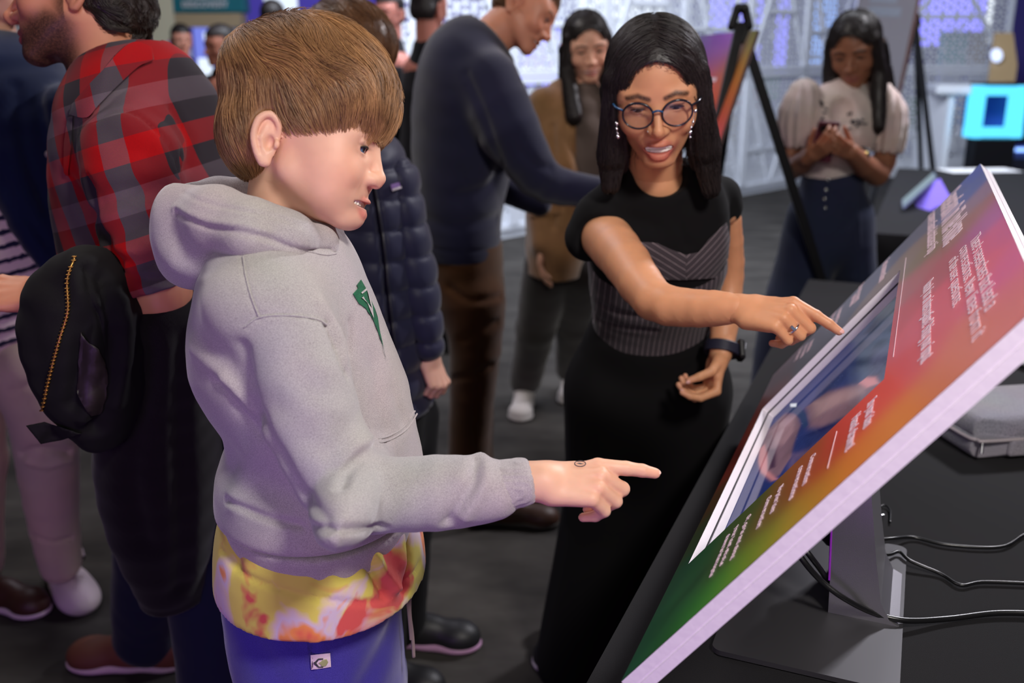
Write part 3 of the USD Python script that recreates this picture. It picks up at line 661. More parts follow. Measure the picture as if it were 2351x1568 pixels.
# ---------------------------------------------------------------- the tilted display in its printed board
B0 = np.array([.846, 1.751, 1.313]); BR_ = np.array([-.38723, -.92198, 0]); BU = np.array([.55037, -.23116, .80228]); BN = np.cross(BR_, BU); BW, BH = 1.099, .555
BN = BN if BN[0] < 0 else -BN
HX0, HX1, HY0, HY1 = .277, .877, .186, .5235
def bp(u, w, n=0.0): return B0 + BR_ * u - BU * w + BN * n
def buv(px, py, n=0.0):
    r = ray(px, py); o = B0 + BN * n; q = CAM + r * (((o - CAM) @ BN) / (r @ BN)) - o; return q @ BR_, -q @ BU
FOAM = mat('foam_core', {'tc': ('texture_coordinate', {}), 'n': ('noise_texture', {'scale': 90, 'detail': 3}), 'b': ('bump', {'strength': .25, 'distance': .002}), 'p': ('principled_bsdf', {'base_color': lin((236, 228, 236)), 'roughness': .7})}, [('tc.object', 'n.vector'), ('n.fac', 'b.height'), ('b.normal', 'p.normal')])
PRINT = mat('rainbow_print', {'a': ('attribute', {'attribute': 'tint'}), 'p': ('principled_bsdf', {'roughness': .32, 'specular_ior_level': .5})}, [('a.color', 'p.base_color')])
KEYS = [(2235, 400, 70, 90, 165), (2225, 440, 80, 95, 150), (2180, 460, 80, 90, 120), (2120, 520, 90, 90, 105), (2040, 600, 88, 86, 102), (1950, 690, 84, 80, 92), (1880, 770, 80, 70, 78), (1800, 850, 92, 52, 54), (1740, 930, 120, 44, 40), (1690, 1020, 118, 34, 28), (1640, 1110, 100, 34, 22), (1600, 1190, 66, 44, 20), (1560, 1270, 40, 56, 30), (1510, 1380, 22, 66, 40), (1450, 1500, 20, 84, 50), (1435, 1550, 20, 92, 58),  # greys on the far side carry the glossy reflection in the print colour
    (1520, 1450, 30, 98, 48), (1570, 1430, 44, 120, 46), (1600, 1330, 28, 74, 40), (1640, 1370, 60, 132, 40), (1690, 1330, 88, 140, 36), (1680, 1250, 66, 84, 36), (1740, 1270, 130, 146, 34), (1760, 1190, 104, 88, 36), (1800, 1220, 160, 140, 34), (1830, 1110, 150, 76, 36), (1860, 1160, 184, 136, 36), (1900, 1060, 176, 62, 36), (1930, 1090, 204, 128, 40), (1960, 980, 206, 54, 44), (1990, 1020, 226, 116, 44), (2020, 920, 224, 62, 58), (2060, 960, 238, 128, 50), (2040, 880, 226, 60, 64), (2100, 850, 232, 80, 84), (2150, 880, 240, 116, 62), (2060, 750, 196, 66, 70), (2110, 740, 220, 80, 92), (2200, 800, 240, 110, 84), (2260, 760, 242, 112, 84),
    (2100, 640, 176, 96, 92), (2080, 600, 130, 108, 92), (2130, 580, 126, 106, 76), (2160, 540, 132, 112, 80), (2170, 610, 180, 82, 84), (2210, 520, 150, 100, 80), (2240, 500, 160, 96, 88), (2270, 500, 178, 84, 150), (2250, 450, 140, 110, 130), (2285, 480, 168, 92, 128), (2300, 530, 196, 80, 136), (2260, 570, 214, 78, 94), (2320, 600, 212, 84, 128), (2340, 660, 226, 96, 110), (2230, 650, 220, 84, 92), (2330, 720, 240, 112, 92), (2380, 700, 238, 104, 100)]
kuv = np.array([buv(k[0], k[1]) for k in KEYS]); kc = np.array([lin(k[2:]) for k in KEYS])
def board_colour(u, w):
    q = np.stack([u, w * 1.6], -1); k = kuv * (1, 1.6); d2 = ((q[..., None, :] - k) ** 2).sum(-1); g = np.exp(-d2 / (2 * .042 ** 2)) + 1e-9 / (d2 + 1e-4); return np.clip((g[..., None] * kc).sum(-2) / g.sum(-1)[..., None] * 1.35, 0, .9)
bd = thing('display_board', 'rainbow printed foam board with white lettering tilted around the glossy screen', 'display board')
def ring_plate(n0, n1, grow=0.0, colour=False):
    us = np.r_[np.linspace(0, HX0 - grow, 26), np.linspace(HX0 - grow, HX1 + grow, 50)[1:], np.linspace(HX1 + grow, BW, 20)[1:]]; ws = np.r_[np.linspace(0, HY0 - grow, 18), np.linspace(HY0 - grow, HY1 + grow, 30)[1:], np.linspace(HY1 + grow, BH, 5)[1:]]
    U, V_ = np.meshgrid(us, ws, indexing='ij'); return us, ws, U, V_
def plate_mesh(n0, n1, g=0.0):
    pg = sg.box(0, 0, BW, BH).difference(sg.box(HX0 - g, HY0 - g, HX1 + g, HY1 + g)); m = trimesh.creation.extrude_polygon(pg, n1 - n0, engine='earcut'); v = np.array(m.vertices)
    V_ = B0 + v[:, :1] * BR_ - v[:, 1:2] * BU + (v[:, 2:] + n0) * BN; t = trimesh.Trimesh(V_, m.faces, process=False); trimesh.repair.fix_normals(t); return np.array(t.vertices), np.array(t.faces)
obj('front_foam_sheet', plate_mesh(-.0115, -.0006), FOAM, bd, smooth_=False)
obj('rear_foam_sheet', plate_mesh(-.0255, -.0145), FOAM, bd, smooth_=False)
def gap_mesh(x0, y0, x1, y1, a, b):
    pg = sg.box(x0, y0, x1, y1).difference(sg.box(HX0 - a, HY0 - a, HX1 + a, HY1 + a)); m = trimesh.creation.extrude_polygon(pg, .003, engine='earcut'); v = np.array(m.vertices)
    t = trimesh.Trimesh(B0 + v[:, :1] * BR_ - v[:, 1:2] * BU + (v[:, 2:] - .0145) * BN, m.faces, process=False); trimesh.repair.fix_normals(t); return np.array(t.vertices), np.array(t.faces)
obj('glue_layer', gap_mesh(.0012, .0012, BW - .0012, BH - .0012, .02, 0), FOAM, bd, smooth_=False)
obj('gap_shade', gap_mesh(HX0 - .018, HY0 - .018, HX1 + .018, HY1 + .018, .0035, 0), plain('gap_shade_black', (.01, .01, .014), .8), bd, smooth_=False)  # black ring standing in for the shade between the two sheets
us, ws, U, V_ = ring_plate(0, 0); idx = np.arange(U.size).reshape(U.shape); Fc = []
for i in range(len(us) - 1):
    for j in range(len(ws) - 1):
        uc, wc = (us[i] + us[i + 1]) / 2, (ws[j] + ws[j + 1]) / 2
        if HX0 < uc < HX1 and HY0 < wc < HY1: continue
        a, b, c, d = idx[i, j], idx[i + 1, j], idx[i + 1, j + 1], idx[i, j + 1]; Fc += [[a, d, c], [a, c, b]]
P = B0 + U.reshape(-1, 1) * BR_ - V_.reshape(-1, 1) * BU; Fc = np.array(Fc); nrm = np.cross(P[Fc[0, 1]] - P[Fc[0, 0]], P[Fc[0, 2]] - P[Fc[0, 0]])
if nrm @ BN < 0: Fc = Fc[:, ::-1]
N_ = len(P); cc = board_colour(U.ravel(), V_.ravel()); cc = cc * (.94 + .12 * meshkit.fbm(np.stack([U.ravel() * 5, V_.ravel() * 24, 0 * U.ravel()], 1), 3, 2))[:, None]
obj('printed_sheet', (np.vstack([P, P - BN * .0006]), np.vstack([Fc, Fc[:, ::-1] + N_])), PRINT, bd, col=np.vstack([cc, cc]), smooth_=False)
INK = plain('white_ink', lin((232, 205, 215)), .6)
def print_line(text, p0, p1, h=None, bold=False, hpx=None):
    """a line of lettering from photo point p0 to p1 (baseline), on the board"""
    a, b = np.array(buv(*p0)), np.array(buv(*p1)); L = np.linalg.norm(b - a)
    m = meshkit.text_mesh(text, 1.0, .02, bold); v = np.array(m.vertices); s = L / v[:, 0].max(); h = h or .0125
    x, y = v[:, 0] * s, v[:, 1] * h; d = (b - a) / L; d = np.array([1.0, 0]) * np.sign(d[0])
    V = B0 + (a[0] + x)[:, None] * BR_ - (a[1] - y)[:, None] * BU + (v[:, 2:] * .02 + .0002) * BN
    obj('lettering', (V, np.array(m.faces)), INK, bd, smooth_=False)
for a in (('Generation On The Home', (2161, 469), (2173, 563), .046, True), ('a conversational database trip', (2131, 497), (2134, 582), .022), ("There's researchers that lead a", (2228, 554), (2257, 722), .017), ('conversations. New lines from it', (2203, 575), (2226, 793), .015), ('of the user questions.', (2179, 601), (2185, 711), .015), ('Ready for an interrogation? Bring your input', (2121, 658), (2111, 841), .017, True),
        ('Text conversation', (2028, 605), (2014, 654), .017), ('In an event', (1973, 659), (1964, 694), .014), ('your ideas', (1958, 682), (1949, 707), .014), ('is saved here', (1926, 713), (1914, 751), .013), ('for others', (1911, 724), (1901, 755), .013), ('to read on', (1861, 786), (1851, 810), .012), ('the screen', (1849, 795), (1838, 822), .012), ('today', (1836, 803), (1822, 833), .012),
        ('In your idea', (1993, 927), (1954, 1011), .013, True), ('Hand drawn!', (1957, 962), (1915, 1062), .013, True), ('Conversation', (1862, 1049), (1832, 1125), .0085), ('conversations', (1835, 1075), (1804, 1157), .0085), ('No prior idea', (1789, 1120), (1754, 1193), .008), ('Conversation', (1762, 1145), (1722, 1228), .008), ('Or, go to and about', (1716, 1187), (1663, 1299), .0075), ('your last stroke', (1689, 1211), (1638, 1314), .0075), ('drawn to interrogate', (1669, 1231), (1613, 1341), .0075)):
    print_line(*a)
for p0, p1 in (((2079, 593), (2053, 818)), ((1924, 988), (1897, 1078))):
    a, b = buv(*p0), buv(*p1); obj('printed_rule', box((bp(*a, .0003) + bp(*b, .0003)) / 2, (abs(b[0] - a[0]), .0007, .0004), [BR_, BU, BN]), INK, bd, smooth_=False)
# monitor behind the board
mo = thing('monitor', 'glossy monitor set into the rainbow board on an angled metal stand', 'monitor')
SN = -.026
BLK = plain('black_plastic', (.006, .006, .008), .45, 0, .3)
obj('casing', box(bp((HX0 + HX1) / 2, (HY0 + HY1) / 2, SN - .018), (HX1 - HX0 + .03, HY1 - HY0 + .03, .03), [BR_, -BU, np.cross(BR_, -BU)], .004), BLK, mo, smooth_=False)
SCR = mat('screen_image_and_reflection', {'a': ('attribute', {'attribute': 'tint'}), 'e': ('emission', {'strength': 1.0}), 'g': ('glossy_bsdf', {'roughness': .05, 'color': (1, 1, 1)}), 'm': ('mix_closure', {'fac': .16})}, [('a.color', 'e.color'), ('e.emission', 'm.closure1'), ('g.BSDF', 'm.closure2')], surface='m.closure')
nu, nw = 420, 240; us2 = np.linspace(HX0 - .002, HX1 + .002, nu); ws2 = np.linspace(HY0 - .002, HY1 + .002, nw); U2, W2 = np.meshgrid(us2, ws2, indexing='ij')
P = B0 + U2.reshape(-1, 1) * BR_ - W2.reshape(-1, 1) * BU + BN * SN; idx = np.arange(U2.size).reshape(U2.shape)
a, b, c, d = idx[:-1, :-1].ravel(), idx[1:, :-1].ravel(), idx[1:, 1:].ravel(), idx[:-1, 1:].ravel(); Fc = np.vstack([np.stack([a, d, c], 1), np.stack([a, c, b], 1)])
if np.cross(P[Fc[0, 1]] - P[Fc[0, 0]], P[Fc[0, 2]] - P[Fc[0, 0]]) @ BN < 0: Fc = Fc[:, ::-1]
S2 = lambda pts: np.array([buv(x, y, SN) for x, y in pts])
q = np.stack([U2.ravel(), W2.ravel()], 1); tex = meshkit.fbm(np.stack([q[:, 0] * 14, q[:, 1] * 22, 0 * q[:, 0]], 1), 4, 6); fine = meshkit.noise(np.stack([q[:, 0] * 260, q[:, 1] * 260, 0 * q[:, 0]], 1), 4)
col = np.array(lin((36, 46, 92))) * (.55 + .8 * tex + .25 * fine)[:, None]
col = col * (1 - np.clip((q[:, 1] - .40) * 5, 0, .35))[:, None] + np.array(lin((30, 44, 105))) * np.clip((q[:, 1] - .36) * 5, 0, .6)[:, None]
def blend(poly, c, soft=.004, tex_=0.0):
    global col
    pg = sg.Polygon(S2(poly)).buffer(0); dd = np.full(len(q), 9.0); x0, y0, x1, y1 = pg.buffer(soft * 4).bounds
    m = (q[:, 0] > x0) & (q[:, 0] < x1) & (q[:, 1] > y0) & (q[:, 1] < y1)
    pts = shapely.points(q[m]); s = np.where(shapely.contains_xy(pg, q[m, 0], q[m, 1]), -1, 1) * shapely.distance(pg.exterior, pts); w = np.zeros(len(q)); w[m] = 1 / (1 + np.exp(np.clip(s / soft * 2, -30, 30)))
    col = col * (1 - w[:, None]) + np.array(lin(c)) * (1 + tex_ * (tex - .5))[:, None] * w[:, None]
blend([(1940, 690), (2075, 560), (2075, 900), (1990, 900), (1968, 830), (1962, 780)], (70, 80, 104), .012, 1.2)  # pale panel: reflection of the white wall painted into the screen colour
blend([(1950, 770), (2070, 760), (2070, 775), (1950, 785)], (78, 86, 112), .004); blend([(2020, 650), (2060, 640), (2060, 720), (2010, 740)], (92, 98, 108), .012, 1.5); blend([(2000, 800), (2050, 790), (2040, 860), (1995, 870)], (92, 92, 120), .01, 1.5)  # bands and lighter patches of the same painted reflection
blend([(1850, 935), (1900, 900), (1960, 885), (2010, 868), (2030, 900), (1960, 965), (1905, 985), (1860, 980)], (124, 92, 104), .006, .6); blend([(1866, 925), (1930, 898), (1990, 886), (1985, 902), (1920, 930), (1875, 955)], (160, 124, 128), .007, .4)  # forearm drawn into the emissive colour, hand and watch below
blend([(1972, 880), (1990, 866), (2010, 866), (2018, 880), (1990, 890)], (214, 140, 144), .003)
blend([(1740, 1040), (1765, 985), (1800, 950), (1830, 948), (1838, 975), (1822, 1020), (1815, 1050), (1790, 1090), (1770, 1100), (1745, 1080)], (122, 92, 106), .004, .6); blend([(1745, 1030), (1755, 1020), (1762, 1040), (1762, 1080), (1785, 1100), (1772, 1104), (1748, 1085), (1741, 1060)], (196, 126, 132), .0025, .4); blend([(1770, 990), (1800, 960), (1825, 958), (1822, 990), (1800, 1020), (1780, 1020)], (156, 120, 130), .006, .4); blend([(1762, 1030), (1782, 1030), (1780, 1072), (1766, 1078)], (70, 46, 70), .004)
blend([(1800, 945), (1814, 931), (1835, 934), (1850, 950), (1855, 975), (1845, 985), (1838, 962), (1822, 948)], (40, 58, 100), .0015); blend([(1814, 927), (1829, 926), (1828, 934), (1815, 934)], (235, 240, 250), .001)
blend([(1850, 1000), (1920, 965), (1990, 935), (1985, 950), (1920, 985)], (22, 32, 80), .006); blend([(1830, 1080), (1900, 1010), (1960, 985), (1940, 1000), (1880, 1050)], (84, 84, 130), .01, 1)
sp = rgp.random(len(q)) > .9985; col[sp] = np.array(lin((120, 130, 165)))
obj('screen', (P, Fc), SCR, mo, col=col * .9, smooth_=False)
ALU = mat('brushed_aluminium', {'tc': ('texture_coordinate', {}), 'n': ('noise_texture', {'scale': 700, 'detail': 2}), 'b': ('bump', {'strength': .12, 'distance': .0008}), 'p': ('principled_bsdf', {'base_color': (.36, .35, .38), 'metallic': .9, 'roughness': .42})}, [('tc.object', 'n.vector'), ('n.fac', 'b.height'), ('b.normal', 'p.normal')])
TZ = .752
PLATE = plain('stand_grey', (.06, .058, .064), .45, .5)
k1 = WZ(2086, 1262, TZ); kn = np.array([.92198, -.38723, 0]); kc_ = k1 + BR_ * .20 - kn * .118; kR = [BR_, -kn, np.array([0, 0, -1.0])]
pl = sg.box(-.195, -.115, .195, .115).buffer(-.014).buffer(.014); m = trimesh.creation.extrude_polygon(pl, .007, engine='earcut'); v = np.array(m.vertices)
mm = trimesh.Trimesh(v[:, :1] * BR_ + v[:, 1:2] * kn + v[:, 2:] * np.array([0, 0, 1.0]) + kc_, m.faces, process=False); trimesh.repair.fix_normals(mm)
obj('base_plate', mm, PLATE, mo, smooth_=False, label='flat grey metal base plate')
f0 = WZ(1908, 1407, TZ + .007); X = lambda s, z: f0 + kn * s + np.array([0, 0, z])
prof = [X(-.004, 0), X(-.006, .05), X(-.012, .16), X(-.01, .27), X(.02, .285), X(.026, .26), X(.035, .18), X(.05, .09), X(.062, .03), X(.075, .006), X(.088, 0)]
mm = prism(prof, np.zeros(3), -BR_ * .15); obj('stand_neck', mm, ALU, mo, smooth_=False, label='angled brushed metal neck')
obj('violet_light_stripe', tube([X(-.007, .05) - BR_ * .0, X(-.0125, .15) - BR_ * .0], .0016, 8), plain('stripe_violet', (.3, .03, .5), .3), mo); obj('hinge', trimesh_cyl if False else tube([X(-.02, .2) - BR_ * .03, X(-.02, .2) - BR_ * .12], .018, 20), PLATE, mo)  # violet tube paints the coloured light along the neck; then the hinge
# tables with black cloths
CL = cloth('black_tablecloth', lin((28, 27, 30)), lin((20, 19, 22)), 900, .85, .2, .05, 3)
def table(o, d, L, wd, lab, zt=.75):
    """o: corner nearest the photographer, d along the length, wd across to the side of cross(d, up)"""
    d = unit(d); n = np.cross(d, [0, 0, 1.0]); t = thing('table', lab, 'table'); c = o + d * L / 2 + n * wd / 2; R_ = [d, n, np.array([0, 0, -1.0])]
    obj('tabletop', box((c[0], c[1], zt - .02), (L - .02, wd - .02, .03), R_, .003), plain('board_grey', (.1, .1, .1), .6), t, smooth_=False)
    for i in (-1, 1):
        for j in (-1, 1): q_ = c + d * i * (L / 2 - .12) + n * j * (wd / 2 - .1); obj('leg', tube([(q_[0], q_[1], 0), (q_[0], q_[1], zt - .03)], .016, 10), plain('leg_steel', (.3, .3, .32), .4, .8), t)
    rg = np.random.default_rng(5); N1, N2, N3 = 90, 34, 16; rows = []
    per = []
    for k in range(N1): per.append((k / N1 * L - L / 2, -wd / 2, 0, -1))
    for k in range(N2): per.append((L / 2, k / N2 * wd - wd / 2, 1, 0))
    for k in range(N1): per.append((L / 2 - k / N1 * L, wd / 2, 0, 1))
    for k in range(N2): per.append((-L / 2, wd / 2 - k / N2 * wd, -1, 0))
    per = np.array(per); ph = np.cumsum(rg.uniform(.1, .5, len(per)))
    for s in np.linspace(0, 1, N3):
        dr_ = (zt - .03) * s; a = .022 * s ** .8; e = .012 * (1 - (1 - min(s * 12, 1)) ** 2) + a * (1 + np.sin(ph * 2)) * .8
        rows.append(np.stack([per[:, 0] + per[:, 2] * e, per[:, 1] + per[:, 3] * e, np.full(len(per), zt - dr_ - (.004 if s > 0 else 0))], 1))
    V = [r for r in rows]; M_ = len(per); V = np.vstack(V + [[(0, 0, zt)]]); Fc = []
    for i in range(N3 - 1):
        for k in range(M_): a, b = i * M_ + k, i * M_ + (k + 1) % M_; Fc += [[a, a + M_, b], [b, a + M_, b + M_]]
    Fc += [[len(V) - 1, k, (k + 1) % M_] for k in range(M_)]
    Vw = c * (1, 1, 0) + V[:, :1] * d + V[:, 1:2] * n + V[:, 2:] * np.array([0, 0, 1.0]); mm = trimesh.Trimesh(Vw, Fc, process=False); trimesh.repair.fix_normals(mm)
    obj('tablecloth', (np.array(mm.vertices), np.array(mm.faces)), CL, t, smooth_=35); return t
table(np.array([-.06, .66, 0]), -BR_, 2.84, .8, 'long table under black cloth carrying the tilted rainbow display')
table(np.array([1.58, 4.2, 0]), np.array([.40, .917, 0]), 2.8, 1.6, 'black clothed table behind the display, a tablet on it')
# things on the tables
def on(px, py, z=.752): return WZ(px, py, z)
wire = plain('black_cable', (.008, .008, .009), .3)
def cable(lab, pts, r, zs=None, plug=None):
    t = thing('cable', lab, 'cable'); P_ = [on(x, y, .7525 + r + max(zs[i] if zs and i < len(zs) else 0, .0075 if x < 2092 else 0)) for i, (x, y) in enumerate(pts)]
    obj('cord', tube(spline(P_, 8), r, 8), wire, t)
    if plug: a, b = on(*plug[0], .76 + plug[2]), on(*plug[1], .76 + plug[3]); obj('plug', tube([a, a + (b - a) * .15, a + (b - a) * .8, b], [.006, .0105, .009, .004], 12), wire, t)
cable('thin black cable with barrel plug running past the monitor stand', [(1916, 1253), (1933, 1268), (1959, 1262), (1997, 1270), (2040, 1273), (2065, 1267), (2091, 1288), (2159, 1317), (2206, 1343), (2261, 1336), (2400, 1341)], .0028, [.05, .035, .03, .02, .012, .01, .0, 0, 0, 0, 0], ((1873, 1198), (1916, 1253), .09, .05))
cable('thin black cable lying behind the monitor stand near the grey pouch', [(1985, 1243), (2050, 1236), (2099, 1234), (2176, 1251), (2295, 1256), (2351, 1228), (2400, 1215)], .0028)
cable('thick glossy black cable looping over the stand base plate', [(1814, 1241), (1848, 1292), (1886, 1334), (1937, 1373), (2005, 1407), (2078, 1424), (2176, 1420), (2291, 1407), (2420, 1410)], .0042, [.11, .085, .06, .04, .015, .006, 0, 0, 0])
cable('short black cable hanging under the board edge by the stand', [(1833, 1241), (1865, 1283), (1890, 1317), (1905, 1345)], .004, [.11, .09, .06, .03])
er = thing('audio_lead', 'curled black lead with a silver jack on the black cloth', 'lead'); obj('cord', tube(spline([on(2029, 1183, .7545), on(2014, 1170, .7545), on(2031, 1160, .7545), on(2044, 1172, .7545), on(2044, 1199, .7545)], 8), .0016, 8), wire, er); obj('jack', tube([on(2008, 1186, .755), on(2018, 1184.5, .755), on(2029, 1183, .755)], [.0016, .0022, .0026], 10), plain('chrome', (.8, .8, .82), .2, 1.0), er)
# grey zip pouch
FEL = cloth('grey_felt', lin((168, 166, 174)), lin((120, 118, 128)), 700, .95, .3, .2, 8)
pc = thing('pouch', 'grey fabric zip pouch on the black table behind the board', 'pouch'); pd = unit(np.array([.985, .17, 0])); pn = np.array([-pd[1], pd[0], 0]); o = on(2236, 1062) * (1, 1, 0); Rp = [pd, pn, np.array([0, 0, 1.0])]
cx = o + pd * .165 + pn * .10 + np.array([0, 0, .752 + .042])
obj('lower_shell', field_of([bx(cx - (0, 0, .014), (.165, .098, .028), Rp, .022)], .004, 0).mesh(), FEL, pc); obj('upper_shell', field_of([bx(cx + (0, 0, .018), (.163, .097, .024), Rp, .021)], .004, 0).mesh(), FEL, pc)
rr_ = [cx + pd * a + pn * b for a, b in [(.10, -.1), (-.13, -.1), (-.158, -.09), (-.168, -.06), (-.168, .06), (-.155, .09), (-.12, .1)]]
obj('zip', tube(spline(rr_, 6), .0035, 8), plain('zip_pale', lin((170, 160, 165)), .6), pc); obj('zip_pull', tube([cx + pd * -.152 - pn * .098, cx + pd * -.156 - pn * .106 - (0, 0, .022)], .003, 8), plain('chrome', (.8, .8, .82), .2, 1.0), pc)
obj('pocket_flap', field_of([bx(cx + pd * .03 - pn * .096 - (0, 0, .016), (.125, .008, .02), Rp, .007)], .003, 0).mesh(), FEL, pc); obj('woven_tag', box(cx + pd * -.02 - pn * .075 + (0, 0, .0425), (.055, .004, .0015), Rp), plain('zip_pale', lin((170, 160, 165)), .6), pc, smooth_=False)
# tablet on its stand and a sheet of paper on the far table
tb = thing('tablet', 'small lit tablet propped on a violet stand on the far black table', 'tablet'); e1, e2 = on(2072, 470, .775), on(2148, 402, .88)
ax = unit(e2 - e1); sd = unit(np.array([.35, .93, 0])); nn_ = unit(np.cross(ax, sd)); L_ = np.linalg.norm(e2 - e1)
obj('body', box((e1 + e2) / 2, (L_, .26, .012), [ax, sd, nn_], .003), plain('tablet_body', lin((120, 130, 150)), .3, .4), tb, smooth_=False); obj('screen', box((e1 + e2) / 2 + nn_ * .0068 * (1 if nn_[2] > 0 else -1), (L_ * .92, .24, .001), [ax, sd, nn_]), glow('tablet_glow', (.55, .72, .85), .55), tb, smooth_=False)
s1, s2 = on(2150, 478, .764), (e1 * .35 + e2 * .65); obj('stand', bar(s1, s2 - nn_ * .01, .16, .008, nn_), plain('stand_violet', lin((120, 100, 200)), .4), tb, smooth_=False)
data(obj('paper_sheet', box(on(2248, 391, .7535), (.5, .22, .001), [unit([1, .12, 0]), unit([-.12, 1, 0]), np.array([0, 0, 1.0])]), plain('paper', (.75, .75, .78), .8), smooth_=False), 'white sheet of paper at the far end of the black table', 'paper')
ms = thing('computer_mouse', 'white computer mouse at the edge of the black table', 'mouse'); q_ = on(2362, 826, .768); obj('shell', field_of([ell(q_, (.03, .055, .017))], .003, 0).mesh(), plain('gloss_white', (.8, .82, .9), .25), ms); obj('scroll_wheel', tube([q_ + (-.003, -.035, .012), q_ + (.003, -.035, .012)], .006, 12), BLK, ms)
# easels
def easel(lab, apex, feet, th=.016, head=None):
    t = thing('easel', lab, 'easel'); a = np.array(apex)
    for k, f_ in enumerate(feet): obj('leg', bar(a + (0, 0, -.02), f_, th * 1.6, th, (0, 1, 0), .002), BLK, t, smooth_=False)
    obj('hinge_head', field_of([rc(a + (-.03, 0, -.03), a + (-.012, 0, .03), .014), rc(a + (-.012, 0, .03), a + (.012, 0, .03), .014), rc(a + (.012, 0, .03), a + (.03, 0, -.03), .014)], .004, .006).mesh(), BLK, t); return t
ap = WY(1701, 40, 3.42)
def leg_to_floor(a, through):
    d = np.asarray(through) - a; return a + d * (a[2] / -d[2])
e_ = easel('black tripod easel holding the rainbow poster beside the presenter', ap, [leg_to_floor(ap, WY(1882, 620, 3.43)), leg_to_floor(ap, WY(1634, 340, 3.3)), leg_to_floor(ap, WY(1664, 300, 3.75))], .02)
def board(name, lab, cat, P1, P2, P4, th, col_fn, lines=(), rows=(24, 24)):
    """P1 top near corner, P2 bottom near corner, P4 top far corner"""
    P1, P2, P4 = map(np.asarray, (P1, P2, P4)); u, w = P4 - P1, P2 - P1; n = unit(np.cross(u, w)); n = n if n @ (CAM - P1) > 0 else -n; t = thing(name, lab, cat)
    s, r_ = np.meshgrid(np.linspace(0, 1, rows[0]), np.linspace(0, 1, rows[1]), indexing='ij'); P_ = P1 + s.reshape(-1, 1) * u + r_.reshape(-1, 1) * w + n * th; idx = np.arange(s.size).reshape(s.shape)
    a, b, c, d = idx[:-1, :-1].ravel(), idx[1:, :-1].ravel(), idx[1:, 1:].ravel(), idx[:-1, 1:].ravel(); Fc = np.vstack([np.stack([a, b, c], 1), np.stack([a, c, d], 1)])
    if np.cross(P_[Fc[0, 1]] - P_[Fc[0, 0]], P_[Fc[0, 2]] - P_[Fc[0, 0]]) @ n < 0: Fc = Fc[:, ::-1]
    c_ = col_fn(s.ravel(), r_.ravel()) * (1.6 if name == 'poster' else 1); obj('print', (np.vstack([P_, P_ - n * .001]), np.vstack([Fc, Fc[:, ::-1] + len(P_)])), PRINT, t, col=np.vstack([c_, c_]), smooth_=False)
    obj('foam_sheet', prism([P1, P4, P4 + w, P2], n * (th - .001), -n * .002), plain('edge_brown', lin((70, 44, 40)), .7), t, smooth_=False)
    for (s0, r0, ln, hh, m) in lines: q0 = P1 + s0 * u + r0 * w; obj('lettering', box(q0 + n * (th + .0004), (ln, hh, .0008), [unit(u), unit(w), np.cross(unit(u), unit(w))]), m, t, smooth_=False)
    return t
def poster_col(s, r):
    K = [((0, 0), (120, 130, 40)), ((.1, .35), (150, 110, 40)), ((.35, .0), (150, 90, 190)), ((.6, .05), (110, 60, 150)), ((.9, .0), (90, 90, 120)), ((.9, .3), (56, 40, 100)), ((.5, .3), (120, 60, 90)), ((.25, .5), (190, 80, 40)), ((.5, .6), (190, 60, 40)), ((.8, .6), (130, 50, 70)), ((.3, .8), (190, 50, 36)), ((.0, .7), (150, 84, 50)), ((.1, .95), (200, 70, 90)), ((.6, .95), (180, 60, 50))]
    q_ = np.stack([s, r], 1)[:, None]; k = np.array([x[0] for x in K]); g = np.exp(-((q_ - k) ** 2).sum(-1) / (2 * .16 ** 2)) + 1e-6; return (g[..., None] * np.array([lin(x[1]) for x in K])).sum(1) / g.sum(1, keepdims=True)
pp1, pp2, pp4 = WY(1744, 72, 3.36), WY(1652, 345, 3.22), WY(1594, 86, 3.9)
board('poster', 'rainbow gradient poster with white lines standing on the black easel', 'poster', pp1, pp2, pp4, .01, poster_col, [(.42, .42, .08, .016, INK), (.5, .5, .1, .01, INK), (.52, .56, .08, .015, INK), (.55, .62, .07, .01, INK), (.5, .68, .2, .01, INK), (.55, .74, .1, .01, INK)])
ap2 = WY(2103, 45, 7.4); easel('thin black easel behind the pale board near the phone user', ap2, [leg_to_floor(ap2, WY(2139, 360, 7.35)), leg_to_floor(ap2, WY(2040, 300, 7.2)), leg_to_floor(ap2, WY(2110, 250, 8.2))], .024)
GB = plain('print_grey', lin((70, 72, 80)), .7)
board('signboard', 'tall pale grey printed board leaning behind the phone user', 'board', WY(2128, -70, 7.3), WY(2063, 240, 7.1), WY(1992, -70, 7.9), .03, lambda s, r: np.tile(lin((74, 70, 74)), (len(s), 1)), [(.55, .24, .3, .05, GB), (.5, .33, .36, .07, GB)])
# far end: white bench with a lit cube, open laptop, blue glow
bn = thing('bench', 'long white bench beyond the end of the screen wall', 'bench'); c = WY(2330, 205, 10.0)
obj('bench_top', box(c, (1.6, .8, .1), [unit([1, -.25, 0]), unit([.25, 1, 0]), np.array([0, 0, 1.0])], .02), WH, bn, smooth_=False)
for sx in (-.7, .7): obj('leg', box((c[0] + sx, c[1] - sx * .25, c[2] / 2 - .03), (.06, .7, c[2] - .06)), WH, bn, smooth_=False)
lp = thing('laptop', 'beige open laptop with glowing emblem on the white bench', 'laptop'); c2 = WY(2305, 130, 9.75); obj('lid', prism([WY(2285, 75, 9.8), WY(2326, 75, 9.8), WY(2336, 150, 9.7), WY(2330, 188, 9.65), WY(2270, 188, 9.65)], np.zeros(3), np.array([0, .03, 0])), plain('laptop_sand', lin((150, 128, 96)), .5), lp, smooth_=False)
